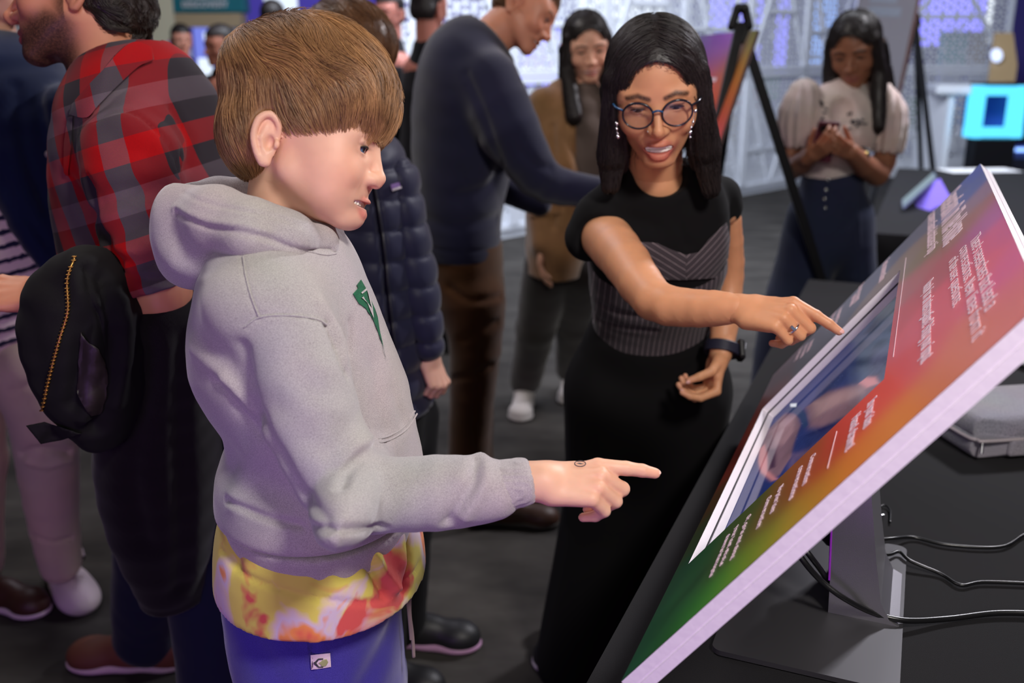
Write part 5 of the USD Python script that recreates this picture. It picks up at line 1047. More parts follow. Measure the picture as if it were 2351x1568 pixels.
    for sx in (-1, 1): cen += [merged([rc((sx * 6.3, 2.7, 3.8), (sx * 7.5, 2.9, -3), 2.4, 2.3), rc((sx * 7.5, 2.9, -3), (sx * 8.2, 2.4, -10), 2.3, 2.7), rc((sx * 8.2, 1.8, -10), (sx * (8.7 if sx > 0 else 9.0), 3.2, -15 if sx > 0 else -17), 2.7, 1.7)]), rc((sx * 6.6, -3, 0), (sx * 7.6, -3, -14), 3.0, 2.2)]
    cuts = [PART, bx((0, 8, -14), (5.2, 9, 10), None, 1.5)]
    def flow(p):
        top = np.clip((p[:, 2] - 3) / 6, 0, 1)[:, None]; sx = np.where(p[:, 0] < -.3, -1, 1)[:, None]
        return top * np.concatenate([sx * 1.0, .1 + 0 * sx, -.35 + 0 * sx], 1) + (1 - top) * np.concatenate([sx * .12, .02 + 0 * sx, -1 + 0 * sx], 1)
    hair(H, body, cen, cuts, HK, flow, 15000, (6, 13), .0008, .3, 1.2, strand_k=9, wave=.18, wf=.25, lift=.15, depth=.4, seed=7, clump=.4, cap_noise=.1,
         stop=parted)
    # clothes
    Y = lambda px, py, y: WY(px, py, y)
    st = [(1508, 455, 1.80, 150, .075), (1512, 500, 1.81, 160, .085), (1512, 560, 1.83, 160, .105), (1508, 610, 1.86, 152, .108), (1500, 680, 1.9, 140, .098), (1498, 740, 1.94, 136, .098), (1500, 800, 1.97, 142, .104)]
    top = limbY(st[:4]) + [rc(Y(1385, 505, 1.78), Y(1470, 430, 1.80), .052, .04), rc(Y(1650, 462, 1.87), Y(1560, 425, 1.82), .042, .036), rc(Y(1352, 545, 1.78), Y(1385, 505, 1.78), .045, .052), rc(Y(1668, 480, 1.875), Y(1650, 455, 1.87), .028, .04), ell(Y(1455, 560, 1.76), (.06, .05, .05)), ell(Y(1590, 555, 1.80), (.058, .05, .05))]
    v, f = shape(top, .005, .02, [(ell(Y(1518, 392, 1.74), (.052, .075, .047), frame3((0, 1, 0), (.15, 0, 1))), .008), (rc(Y(1380, 560, 1.72), Y(1450, 640, 1.56), .048, .05), .008)])
    v = fabric_noise(v, f, .002, 9, 3); v = crease(v, f, [([(1400, 470), (1440, 500), (1500, 520)], .012, .003), ([(1570, 470), (1560, 510), (1575, 560)], .01, .003)])
    tp = obj('black_top', (v, f), BLACKC, t); dt = Drape(v, f)
    def pin(name, ang, sc=95):
        return mat(name, {'tc': ('texture_coordinate', {}), 'mp': ('mapping', {'rotation': (0, ang, 0), 'scale': (1, 0, 1)}), 's': ('separate_xyz', {}), 'm1': ('math', {'math_type': 'multiply', 'value2': sc}), 'm2': ('math', {'math_type': 'fraction'}), 'm3': ('math', {'math_type': 'less_than', 'value2': .12}), 'n': ('noise_texture', {'scale': 800}), 'mm': ('math', {'math_type': 'multiply'}),
            'c': ('mix', {'color1': lin((64, 56, 62)), 'color2': lin((176, 158, 164))}), 'p': ('principled_bsdf', {'roughness': .8, 'sheen_weight': .1, 'specular_ior_level': .2})},
            [('tc.object', 'mp.vector'), ('mp.vector', 's.vector'), ('s.x', 'm1.value1'), ('m1.value', 'm2.value1'), ('m2.value', 'm3.value1'), ('tc.object', 'n.vector'), ('n.fac', 'mm.value2'), ('m3.value', 'mm.value1'), ('mm.value', 'c.fac'), ('c.color', 'p.base_color')])
    PV, PL, PR = pin('pinstripe', 0), pin('pinstripe_cup_a', 1.0), pin('pinstripe_cup_b', -.8)
    v, f = shape(limbY(st[3:]) + limbY([(1503, 640, 1.88, 148, .11), (1508, 600, 1.86, 156, .113)]), .005, .02, [(below(Y(1500, 590, 1.86), (0, -.1, -1)), .004), (below(Y(1500, 792, 1.965), (.06, 0, 1)), .006)])
    v = fabric_noise(v, f, .003, 12, 9, (.6, .6, 1.6)); v = crease(v, f, [([(1380, 700), (1420, 720), (1480, 730)], .008, .005), ([(1372, 735), (1430, 752), (1500, 760)], .008, .004), ([(1580, 740), (1610, 720), (1635, 690)], .008, .004), ([(1572, 585), (1575, 650), (1565, 720)], .003, .002), ([(1440, 640), (1480, 660), (1520, 670)], .012, -.004)])
    cs = obj('pinstripe_corset', (v, f), PV, t)
    obj('corset_cup', patch(dt, [(1463, 556), (1486, 556), (1508, 558), (1540, 572), (1573, 584), (1573, 640), (1530, 640), (1490, 610)], .004, 6, .002), PL, cs); obj('corset_cup', patch(dt, [(1573, 584), (1602, 578), (1625, 548), (1664, 510), (1672, 545), (1668, 590), (1640, 636), (1573, 640)], .004, 6, .002), PR, cs)
    tr = limbY([(1497, 775, 1.96, 150, .108), (1490, 830, 1.99, 168, .12), (1488, 900, 2.0, 176, .13)])
    for (hx, kx, fx, fy) in ((1412, 1400, 1345, 2.1), (1560, 1545, 1475, 2.16), (1490, 1475, 1415, 2.13)):
        a, k, b = Y(hx, 900, 2.0), Y(kx, 1130, 2.04), WY(fx, 1530, fy); b[2] = .035; tr += [seg(a, k, .115, .105, .125, .12, (0, 1, 0)), seg(k, b, .105, .125, .12, .13, (0, 1, 0))]
    v, f = shape(tr, .009, .03); v = fabric_noise(v, f, .006, 7, 4, (1, 1, .25)); obj('wide_trousers', (v, f), BLACKC, t)
    SN_ = plain('shoe_black', (.012, .012, .014), .5); SW = plain('sole_white', lin((220, 214, 216)), .6)
    for q in ((1262, 1500), (1420, 1560)): pass
    shoe((.155, 2.31, 0), (-.28, -1, 0), .25, SN_, SW, t, SW); shoe((.31, 2.32, 0), (.1, -1, 0), .25, SN_, SW, t, SW)
    return t
BLK2 = plain('black_plastic', (.006, .006, .008), .45, 0, .3)
presenter()
def Yp(px, py, y): return WY(px, py, y)
def down(p, z=.05, dx=0, dy=0): return np.array([p[0] + dx, p[1] + dy, z])
# ---- navy sweater, stooping
def stooping():
    t = thing('person', 'person in navy sweater and brown trousers bending forward with arm stretched out', 'person'); Y0 = 2.95; sk = lin((206, 140, 112))
    fw = math.cos(.6) * RT + math.sin(.6) * DN - .12 * FW; up = math.sin(.6) * RT - math.cos(.6) * DN
    H = Head(WY(1208, 24, Y0), frame3(fw, up), .98, mouth=.25, smile=.7, lids=.15, neck=WY(1105, 112, Y0), neck_r=(6.0, 6.6), h=.25, skin=sk, brow=lin((120, 84, 60)), blush=.6)
    hand_, hf, tips, fr = hand_mesh(WY(1440, 452, 2.72), RT * .9 + FW * -.2, (0, .2, 1), -1, .98, .003, arm=[rc(WY(1330, 432, 2.78), WY(1440, 452, 2.72), .036, .03)])
    hipa, hipb = Yp(1075, 640, Y0 - .1), Yp(1068, 640, Y0 + .1); f1, f2 = down(hipa, .05, .0, .02), down(hipb, .05, .03, .1)
    core = torso_core([(1100, 110, Y0, 60, .07), (1075, 200, Y0, 90, .15), (1060, 400, Y0, 85, .14), (1062, 640, Y0, 75, .13)], [bone(hipa, f1, .075, .055, .045), bone(hipb, f2, .075, .055, .045)], [limbY([(1130, 215, Y0 - .14, 45, None), (1225, 395, Y0 - .17, 38, None), (1340, 435, 2.78, 28, None)])])
    V, F_ = fuse([(H.v, H.f), core, (hand_, hf)]); body = obj('body', (V, F_), SKIN, t, col=H.tint(V)); H.eyes(body, iris('iris_blue', lin((92, 120, 150))), (0, 1, -.5)); H.teeth(body, False)
    hair(H, body, [ell((0, -1.6, 4.6), (7.9, 9.6, 8.2)), ell((0, -5, -1), (7.2, 5.4, 6))], [bx((0, 9, -4), (12, 9, 9), None, 1), bx((0, 0, -11), (12, 14, 6)), bx((0, 4, -8), (12, 6.5, 7.2), None, .8), ell((8, -2.2, -2), (2, 2.2, 3.2)), ell((-8, -2.2, -2), (2, 2.2, 3.2))], hair_mat('hair_sandy', lin((70, 48, 34)), lin((120, 88, 62))), lambda p: np.stack([0 * p[:, 0], .8 + 0 * p[:, 0], -.5 + 0 * p[:, 0]], 1), 2500, (1.5, 3), .0012, .35, depth=.2, lift=.2)
    NV_ = cloth('navy_knit', lin((40, 40, 66)), lin((28, 28, 50)), 700, .95, .3, .3)
    tor = limbY([(1108, 108, Y0, 52, .085), (1078, 135, Y0, 96, .17), (1072, 185, Y0, 116, .21), (1076, 268, Y0, 132, .2), (1058, 400, Y0, 112, .18), (1050, 500, Y0, 102, .17), (1058, 585, Y0, 94, .165)])
    arm = limbY([(1120, 190, Y0 - .16, 74, None), (1170, 300, Y0 - .2, 72, None), (1232, 400, Y0 - .2, 52, None), (1290, 430, Y0 - .18, 42, None), (1370, 440, 2.76, 34, None)]) + [rc(Yp(1090, 190, Y0 + .17), Yp(1130, 420, Y0 + .24), .065, .05), rc(Yp(1130, 420, Y0 + .24), Yp(1240, 470, Y0 + .2), .05, .04)]
    v, f = shape(tor + arm, .007, .03, [(below(Yp(1058, 585, Y0)), .004), (rc(Yp(1150, 60, Y0), Yp(1120, 95, Y0), .085, .07), .01)]); v = fabric_noise(v, f, .004, 6, 2); v = crease(v, f, [([(1150, 390), (1120, 430), (1060, 450)], .02, .01), ([(1200, 350), (1230, 380), (1262, 385)], .014, .006), ([(960, 500), (1040, 520), (1140, 500)], .02, .006), ([(1070, 170), (1110, 260), (1150, 380)], .014, .007), ([(960, 560), (1040, 578), (1145, 572)], .006, .003)])
    obj('navy_sweater', (v, f), NV_, t)
    TR = cloth('brown_twill', lin((98, 62, 34)), lin((70, 44, 24)), 900, .9, .2, .2)
    v, f = shape(limbY([(1062, 570, Y0, 92, .16), (1066, 640, Y0, 90, .165), (1082, 700, Y0, 80, .16)]) + limbY([(1085, 690, Y0 - .09, 74, .095), (1092, 800, Y0 - .08, 60, .088), (1084, 900, Y0 - .07, 52, .075), (1078, 1040, Y0 - .05, 48, .07), (1078, 1125, Y0 - .03, 44, .065)]) + limbY([(1085, 690, Y0 + .09, 72, .09), (1088, 800, Y0 + .1, 58, .085), (1084, 900, Y0 + .12, 50, .075), (1090, 1110, Y0 + .14, 42, .06)]), .008, .02); v = fabric_noise(v, f, .005, 7, 4); v = crease(v, f, [([(1030, 660), (1080, 690), (1150, 680)], .012, .008), ([(1060, 780), (1100, 760), (1140, 740)], .014, .006), ([(1040, 870), (1090, 860), (1130, 840)], .012, .006)])
    obj('brown_trousers', (v, f), TR, t)
    for y in (Y0 - .04, Y0 + .13): shoe((-.13, y, 0), (1, -.1, 0), .29, plain('shoe_brown', lin((70, 42, 28)), .5), plain('sole_dark', (.03, .025, .02), .6), t)
stooping()
# ---- long-haired person in a camel coat
def camel():
    t = thing('person', 'person with long dark hair in a camel coat, smiling behind the presenter', 'person'); Y0 = 3.65; sk = lin((230, 172, 146))
    vd = view_dir(1352, 110); fw = -vd + DN * .28 + RT * .22
    H = Head(WY(1346, 106, Y0 - .02), frame3(fw, -DN, math.radians(-8)), 1.02, mouth=.2, smile=.9, lids=.08, nose=.8, neck=WY(1340, 215, Y0 + .02), neck_r=(4.8, 5.2), h=.25, skin=sk, lip=lin((186, 96, 100)), brow=lin((60, 44, 40)), brow_w=.8, blush=.5)
    ha, hb = Yp(1260, 640, Y0), Yp(1330, 640, Y0 + .02); fa, fb = down(WZ(1206, 930), .06), down(WZ(1308, 900), .06)
    core = torso_core([(1338, 210, Y0, 40, .07), (1310, 300, Y0, 62, .1), (1295, 600, Y0, 62, .1)], [bone(ha, fa, .07, .055, .04), bone(hb, fb, .07, .055, .04)], [[rc(Yp(1235, 250, Y0), Yp(1235, 430, Y0), .04, .03), rc(Yp(1235, 430, Y0), Yp(1240, 560, Y0 - .1), .03, .03)]])
    hm, hf, _, _ = hand_mesh(Yp(1240, 560, Y0 - .1), (0, -.2, -1), (-1, 0, 0), 1, .9, .003)
    V, F_ = fuse([(H.v, H.f), core, (hm, hf)]); body = obj('body', (V, F_), SKIN, t, col=H.tint(V)); H.eyes(body, iris('iris_dark', lin((52, 30, 22))), (0, 1, -.5)); H.teeth(body, False)
    hp = [ell((0, -1.2, 3.4), (8.4, 10, 9.2)), ell((0, -5, -5), (8, 5.6, 10))]
    for sx, b_ in ((1, -20), (-1, -27)): hp += [merged([rc((sx * 6.4, 2.6, 3.6), (sx * 7.6, 4, -6), 2.5, 2.8), rc((sx * 7.6, 4, -6), (sx * 7.6, 15, b_), 2.8, 3.2)]), rc((sx * 6, -4, -2), (sx * 7, -3, -20), 3.4, 3.4)]
    hair(H, body, hp, [PART, bx((0, 9, -16), (4.6, 9, 12), None, 1.5)], HK, dark_flow(), 4000, (6, 12), .0014, .4, 1.2, wave=.15, lift=.1, depth=.3, stop=parted)
    sh = plain('shirt_taupe', lin((92, 78, 72)), .9); v, f = shape(limbY([(1340, 215, Y0 - .03, 40, .05), (1345, 300, Y0 - .03, 60, .1), (1330, 420, Y0 - .03, 60, .1)]), .009, .02); obj('shirt', (v, f), sh, t)
    CM = cloth('camel_wool', lin((158, 116, 78)), lin((128, 92, 60)), 500, .95, .25, .4)
    v, f = shape(limbY([(1322, 222, Y0 + .05, 58, .07), (1305, 270, Y0 + .03, 84, .13), (1300, 380, Y0, 88, .16), (1285, 500, Y0, 80, .16), (1270, 630, Y0, 62, .15)]) + limbY([(1246, 235, Y0, 34, .07), (1244, 350, Y0 - .02, 36, .07), (1246, 470, Y0 - .06, 33, .06), (1246, 560, Y0 - .1, 28, .05)]) + [rc(Yp(1395, 240, Y0), Yp(1420, 480, Y0), .065, .05)], .009, .02, [(below(Yp(1270, 628, Y0), (.04, 0, 1)), .004), (merged([rc(Yp(1350, 190, Y0 - .17), Yp(1350, 330, Y0 - .17), .07, .06), rc(Yp(1350, 330, Y0 - .17), Yp(1345, 500, Y0 - .17), .06, .02)]), .012)])
    v = fabric_noise(v, f, .004, 6, 3); v = crease(v, f, [([(1308, 250), (1300, 310), (1330, 380), (1336, 420)], .012, .006), ([(1215, 470), (1250, 476), (1290, 472)], .008, .005), ([(1268, 290), (1272, 400), (1270, 520)], .014, .01)])
    ct = obj('camel_coat', (v, f), CM, t); obj('pocket_flap', patch(Drape(v, f), [(1218, 470), (1284, 466), (1284, 492), (1218, 500)], .006, 8, .006), CM, ct)
    v, f = shape([q for a in ((ha, fa), (hb, fb)) for q in leg(a[0] + (0, 0, .05), a[1] + (0, 0, .06), .10, .085, .07)], .009, .02); v = fabric_noise(v, f, .006, 7, 5); obj('grey_trousers', (v, f), cloth('charcoal_twill', lin((58, 52, 52)), None, 900), t)
    WS = plain('sneaker_white', lin((222, 216, 214)), .6)
    for q in ((1206, 925), (1312, 890)): shoe(WZ(*q) + (0, .0, 0), (-.12, -1, 0), .25, WS, WS, t, plain('lace_grey', lin((170, 160, 158)), .8), .09, .052)
camel()
# ---- quilted jacket, mostly hidden by the boy
def puffer():
    t = thing('person', 'person in quilted navy jacket standing behind the boy, face hidden', 'person'); Y0 = 2.12; sk = lin((224, 172, 152))
    H = Head(WY(800, 150, Y0), frame3((.75, -.5, -.2)), .98, child=.6, lids=.4, neck=WY(815, 330, Y0), neck_r=(4.8, 5.2), h=.3, skin=sk, brow=lin((100, 70, 50)), blush=.5)
    wr = WY(985, 815, Y0 - .06); hm, hf, tips, fr = hand_mesh(wr, (.32, -.1, -.95), (.75, -.6, .2), -1, .82, .0026, curl=((.9, 1.0, .6), (1.0, 1.1, .6), (1.0, 1.1, .6), (1.0, 1.1, .6)), thumb=((.5, .6), (.1, .8), (-.2, .8)), fat=1.1, arm=[rc(WY(965, 740, Y0 - .03), wr, .03, .025)])
    ha, hb = Yp(835, 960, Y0 - .07), Yp(915, 960, Y0 + .08); fa, fb = down(ha, .06, 0, .02), np.array([-.30, 2.2, .06])
    core = torso_core([(815, 320, Y0, 60, .06), (845, 450, Y0, 90, .1), (860, 900, Y0, 95, .1)], [bone(ha, fa, .07, .055, .045), bone(hb, fb, .07, .055, .045)], [[rc(Yp(915, 430, Y0), Yp(945, 640, Y0 - .02), .022, .02), rc(Yp(945, 640, Y0 - .02), wr, .022, .022)]])
    V, F_ = fuse([(H.v, H.f), core, (hm, hf)]); col = H.tint(V)
    for q in tips:
        for p in (q[1], q[2]): g = .35 * np.exp(-(np.linalg.norm(V - p, axis=1) / .012) ** 2)[:, None]; col = col * (1 - g) + np.array(lin((214, 120, 110))) * g
    body = obj('body', (V, F_), SKIN, t, col=col); H.eyes(body, iris('iris_dark', lin((52, 30, 22))))
    hair(H, body, [ell((0, -1, 5), (9.0, 10.8, 9.4)), ell((0, -5, -1), (8, 6, 7.5)), ell((0, 4, 5), (8.4, 6, 6.4))], [bx((0, 10, -8.6), (12, 10.2, 10.4), None, 1), bx((0, 0, -15), (14, 14, 7.6))], hair_mat('hair_chestnut_dark', lin((58, 38, 26)), lin((128, 88, 58))), lambda p: np.stack([.2 * np.sign(p[:, 0]) + 0 * p[:, 0], .6 + 0 * p[:, 0], np.where(p[:, 2] > 9, -.2, -1.0)], 1), 5000, (3, 6), .001, .35, wave=.4, lift=.4)
    QM = cloth('navy_nylon', lin((42, 42, 68)), lin((36, 36, 60)), 1500, .5, .05, .15)
    tor = limbY([(835, 345, Y0, 70, .09), (850, 400, Y0, 88, .14), (860, 520, Y0, 100, .16), (868, 640, Y0, 104, .165), (872, 800, Y0, 112, .17), (885, 925, Y0, 108, .17)]); arm = limbY([(918, 400, Y0 - .01, 40, .075), (936, 520, Y0 - .03, 44, .075), (958, 660, Y0 - .04, 48, .07), (982, 790, Y0 - .05, 36, .055)]) + [rc(Yp(790, 400, Y0 + .1), Yp(770, 700, Y0 + .12), .07, .06)]
    def quilt(pr, n_, lines):
        v, f = shape(pr[0], .006, .014, pr[1]); z = v[:, 2] + .05 * (v[:, 0] - v[:, 0].mean()) + .006 * meshkit.noise(v * 7); v = v + vnormals(v, f) * (0.011 * np.sqrt(np.abs(np.sin(z * math.pi / .064))) - .006 + .003 * (meshkit.noise(v * 40) - .5))[:, None]; return crease(v, f, lines), f
    jk = obj('quilted_jacket', quilt((tor, [(below(Yp(885, 922, Y0)), .004)]), 0, [([(856, 420), (866, 480), (878, 560), (890, 680), (905, 800), (930, 920)], .008, .012)]), QM, t)
    am = quilt((arm[:1], []), 0, []); obj('sleeve', am, QM, jk); am2 = quilt((arm[1:], []), 0, []); obj('sleeve', am2, QM, jk)
    zp = Drape(*quilt((tor, []), 0, [])); pts = zp(dense(spline([(858, 420), (868, 480), (880, 560), (892, 680), (906, 800)], 5), 8), .004); obj('zip', tube(pts, .0032, 6), plain('zip_dark', (.02, .02, .03), .4), jk)
    tg = obj('chest_tag', patch(zp, [(892, 424), (912, 418), (915, 432), (895, 439)], .006, 4, .002), plain('tag_violet', lin((120, 90, 150)), .7), jk); obj('tag_band', patch(zp, [(894, 434), (914, 427), (915, 432), (895, 439)], .0085, 3, .001), plain('tag_pale', lin((190, 180, 190)), .7), tg)
    v, f = shape(limbY([(880, 900, Y0, 100, .15), (880, 990, Y0, 96, .14)]) + leg(ha, fa + (0, 0, .03), .1, .085, .075) + leg(hb, fb + (0, 0, .03), .1, .085, .075), .008, .03); obj('black_trousers', (fabric_noise(v, f, .005, 8, 6), f), BLACKC, t)
    shoe((-.36, 2.23, 0), (1, -.12, 0), .28, plain('shoe_black', (.012, .012, .014), .5), plain('sole_lilac', lin((196, 150, 190)), .5), t); shoe((-.42, 2.06, 0), (1, -.3, 0), .27, plain('shoe_black', (.012, .012, .014), .5), plain('sole_lilac', lin((196, 150, 190)), .5), t)
puffer()
# ---- plaid shirt
def plaid():
    t = thing('person', 'bearded person in red and black plaid shirt carrying dark jackets', 'person'); Y0 = 1.66; sk = lin((206, 138, 108))
    fw = -RT * .99 - FW * .08 + DN * .06
    H = Head(WY(176, -16, Y0), frame3(fw, -DN), 1.02, mouth=.05, lids=.5, nose=1.12, neck=WY(262, 190, Y0), neck_r=(6.0, 6.6), h=.2, skin=sk, lip=lin((176, 84, 84)), brow=lin((30, 22, 18)), beard=lin((34, 24, 20)), blush=.5)
    hm, hf, tips, fr = hand_mesh(WY(120, 668, 1.46), -RT + DN * .03, (.1, -.5, .85), 1, .95, .0028, curl=((.35, .5, .4), (.45, .6, .4), (.5, .6, .4), (.55, .6, .4)), fat=1.05, arm=[rc(WY(230, 680, 1.43), WY(120, 668, 1.46), .038, .03)])
    ha, hb = Yp(430, 760, Y0 - .02), Yp(400, 760, Y0 + .14)
    core = torso_core([(265, 180, Y0, 70, .07), (320, 320, Y0, 110, .14), (340, 560, Y0, 110, .13), (360, 760, Y0, 100, .13)], [bone(ha, (-.60, Y0 + .02, .06), .08, .06, .05), bone(hb, (-.93, 2.13, .06), .08, .06, .05)])
    am = shape(limbY([(330, 290, Y0 - .16, 60, None), (335, 560, 1.46, 55, None), (356, 672, 1.42, 82, None), (250, 690, 1.42, 48, None), (120, 668, 1.46, 30, None)]), .006, .01)
    V, F_ = fuse([(H.v, H.f), core, am, (hm, hf)]); body = obj('body', (V, F_), SKIN, t, col=H.tint(V)); H.eyes(body, iris('iris_dark', lin((52, 30, 22))))
    hair(H, body, [ell((0, -1.8, 4.6), (8.6, 10.6, 8.8)), ell((0, -6.2, -1.5), (7.8, 5.8, 7.6))], [bx((0, 9.4, -4), (12, 9, 9.4), None, 1), bx((0, 0, -13.5), (14, 14, 6)), bx((0, 3.6, -9), (12, 6.6, 7.8), None, .8), ell((8.2, -2.2, -2.5), (2, 2.3, 4)), ell((-8.2, -2.2, -2.5), (2, 2.3, 4))], hair_mat('hair_espresso', (.008, .006, .005), (.05, .035, .028), .4), lambda p: np.stack([np.sin(p[:, 2] * 1.7) * .9, np.cos(p[:, 2] * 1.5 + p[:, 0]) * .9 - .3, -.8 + 0 * p[:, 0]], 1), 6000, (2.5, 4.5), .0009, .3, strand_k=12, wave=.9, wf=.8, lift=.7, depth=.5, clump=.6)
    PM = mat('red_plaid', {'tc': ('texture_coordinate', {}), 'mp': ('mapping', {'rotation': (0, .28, 0)}), 's': ('separate_xyz', {}),
        **{k + i: v for i, sc, off in (('a', 7.2, .1), ('b', 7.2, .55)) for k, v in (('mu', ('math', {'math_type': 'multiply_add', 'value2': sc, 'value3': off})), ('fr', ('math', {'math_type': 'fraction'})))},
        'ra': ('rgb_ramp', {'interpolate': False, 'ramp': [(0, lin((178, 14, 20))), (.27, lin((52, 44, 50))), (.5, lin((178, 14, 20))), (.74, lin((104, 92, 100)))]}), 'rb': ('rgb_ramp', {'interpolate': False, 'ramp': [(0, lin((172, 12, 18))), (.26, lin((44, 38, 46))), (.5, lin((98, 86, 96))), (.76, lin((44, 38, 46)))]}),
        'm': ('mix', {'fac': .5}), 'n': ('noise_texture', {'scale': 700}), 'mm': ('mix', {'mix_type': 'multiply', 'fac': .35}), 'b': ('bump', {'strength': .15, 'distance': .001}), 'p': ('principled_bsdf', {'roughness': .9, 'sheen_weight': .05, 'specular_ior_level': .1})},
        [('tc.object', 'mp.vector'), ('mp.vector', 's.vector'), ('s.x', 'mua.value1'), ('s.z', 'mub.value1'), ('mua.value', 'fra.value1'), ('mub.value', 'frb.value1'), ('fra.value', 'ra.fac'), ('frb.value', 'rb.fac'), ('ra.color', 'm.color1'), ('rb.color', 'm.color2'), ('m.color', 'mm.color1'), ('tc.object', 'n.vector'), ('n.color', 'mm.color2'), ('mm.color', 'p.base_color'), ('n.fac', 'b.height'), ('b.normal', 'p.normal')])
    sl = limbY([(326, 296, Y0 - .12, 72, .07), (306, 365, Y0 - .19, 110, .085), (318, 450, 1.46, 106, .08), (340, 560, 1.43, 98, .075), (356, 650, 1.42, 92, .07)])
    v, f = shape(limbY([(322, 172, Y0, 70, .07), (320, 205, Y0, 122, .15), (328, 275, Y0, 166, .2), (336, 400, Y0, 193, .19), (342, 500, Y0, 192, .18), (348, 590, Y0, 184, .17), (350, 640, Y0, 176, .16)]) + sl + [rc(Yp(300, 300, Y0 + .2), Yp(240, 560, Y0 + .24), .075, .06)], .0055, .03, [(below(Yp(350, 652, 1.46), (-.22, 0, 1)), .004), (rc(WY(240, 150, Y0), WY(232, 60, Y0), .08, .09), .015)]); v = fabric_noise(v, f, .004, 8, 7)
    v = crease(v, f, [([(400, 250), (440, 330), (430, 420)], .012, .008), ([(160, 420), (190, 470), (230, 560)], .014, .01), ([(219, 275), (250, 258), (300, 256), (350, 290), (392, 340), (415, 400)], .005, .004), ([(262, 600), (320, 610), (400, 590), (446, 610)], .012, .01), ([(230, 460), (290, 440), (380, 440)], .018, .008), ([(250, 540), (320, 520), (410, 530)], .016, .008), ([(268, 630), (340, 642), (440, 640)], .008, .008), ([(290, 580), (350, 570), (430, 560)], .01, -.006), ([(200, 420), (215, 500), (262, 620)], .01, .012), ([(420, 360), (425, 430), (440, 520)], .01, .01), ([(240, 300), (280, 330), (340, 350)], .02, .006)])
    sh = obj('plaid_shirt', (v, f), PM, t)
    ds = Drape(v, f); low = [(162, 264), (198, 270), (224, 243), (266, 198), (314, 155), (352, 138)]; top_ = [(166, 243), (190, 214), (231, 167), (271, 121), (306, 97), (346, 108)]
    dl = np.minimum(ds.depth(low)[0] - .014, [dY(y, Y0 + o) for (x, y), o in zip(low, (-.1, -.12, -.13, -.12, -.08, 0))]); obj('collar', strip([W(*p_, d_ + .004) for p_, d_ in zip(top_, dl)], [W(*p_, d_) for p_, d_ in zip(low, dl)], .005), PM, sh)
    bk = [WY(352, 124, Y0 + .03), WY(330, 110, Y0 + .10), WY(260, 140, Y0 + .13), WY(190, 220, Y0 + .10)]; obj('collar', strip([p_ + (0, 0, .03) for p_ in bk], bk, .005), PM, sh)
    obj('placket', patch(ds, [(160, 270), (172, 268), (170, 330), (160, 400), (150, 398), (152, 330)], .004, 7, .003), PM, sh)
    # dark coats over the forearm
    JM = cloth('black_nylon', lin((24, 22, 24)), lin((18, 17, 19)), 1200, .75, .1, .02)
    jt = thing('jacket', 'black jacket with gold zip folded over the plaid-shirted arm', 'jacket')
    v, f = shape(limbY([(195, 615, 1.37, 48, .05), (165, 700, 1.355, 108, .065), (180, 800, 1.36, 126, .07), (205, 900, 1.37, 108, .065), (228, 980, 1.38, 58, .045)]) + limbY([(225, 620, 1.37, 50, .07), (262, 720, 1.36, 60, .07), (285, 870, 1.38, 44, .06), (275, 970, 1.4, 30, .04)]), .005, .02); v = fabric_noise(v, f, .004, 9, 4)
    v = crease(v, f, [([(200, 620), (205, 700), (190, 820), (165, 930)], .012, .012), ([(210, 780), (225, 850), (215, 920), (200, 960)], .014, -.012), ([(240, 640), (262, 760), (250, 880), (215, 985)], .014, .016), ([(280, 690), (290, 800), (262, 930)], .014, -.008), ([(225, 720), (235, 820), (222, 890)], .008, .012), ([(60, 720), (80, 800), (100, 880)], .02, .005)])
    jo = obj('shell', (v, f), JM, jt); dj = Drape(v, f); GZ = plain('zip_gold', lin((190, 142, 76)), .35, .8)
    obj('satin_lining', patch(dj, [(186, 760), (222, 800), (244, 850), (250, 905), (236, 945), (206, 952), (182, 900), (176, 830)], .004, 8, .003), plain('satin_umber', lin((42, 34, 34)), .5), jo)
    zl = dj(dense(spline([(172, 592), (158, 640), (157, 711), (136, 785), (118, 859), (100, 940)], 6), 4), .003)
    obj('gold_zip', join([tube(zl, .0016, 6)] + [box(zl[i], (.0055, .004, .0016)) for i in range(0, len(zl), 2)]), GZ, jo); obj('strap_tab', patch(dj, [(68, 972), (110, 962), (170, 982), (186, 990), (150, 1004), (102, 1014)], .006, 6, .006), JM, jo)
    lc = thing('coat', 'long dark coat hanging beneath the folded black jacket', 'coat'); LM = cloth('dark_wool', lin((27, 23, 25)), lin((20, 17, 19)), 600, .95, .2, .1)
    v, f = shape(limbY([(385, 735, 1.44, 96, .09), (385, 850, 1.47, 100, .1), (362, 960, 1.5, 124, .11), (362, 1050, 1.53, 134, .12), (372, 1180, 1.56, 116, .11), (392, 1300, 1.6, 84, .09), (402, 1372, 1.62, 66, .07)]), .007, .02, [(below(Yp(400, 1365, 1.62)), .006)]); v = fabric_noise(v, f, .008, 6, 6, (1, 1, .25)); v = crease(v, f, [([(330, 800), (320, 950), (300, 1100), (330, 1250)], .02, .012), ([(420, 780), (415, 950), (420, 1200), (415, 1350)], .02, .01)]); obj('coat_shell', (v, f), LM, lc)
    DJ = cloth('dark_denim', lin((30, 36, 60)), lin((22, 26, 46)), 1300, .9, .25, .1)
    v, f = shape(leg(ha + (0, 0, .1), (-.60, Y0 + .04, .08), .11, .09, .085) + leg(hb + (0, 0, .1), (-.93, 2.13, .09), .11, .095, .085), .008, .03); v = fabric_noise(v, f, .006, 8, 5); obj('dark_jeans', (v, f), DJ, t)
    SB = plain('shoe_tan', lin((104, 58, 40)), .7); SL = plain('sole_pale', lin((206, 180, 190)), .6); LW_ = plain('lace_pale', lin((180, 164, 160)), .8)
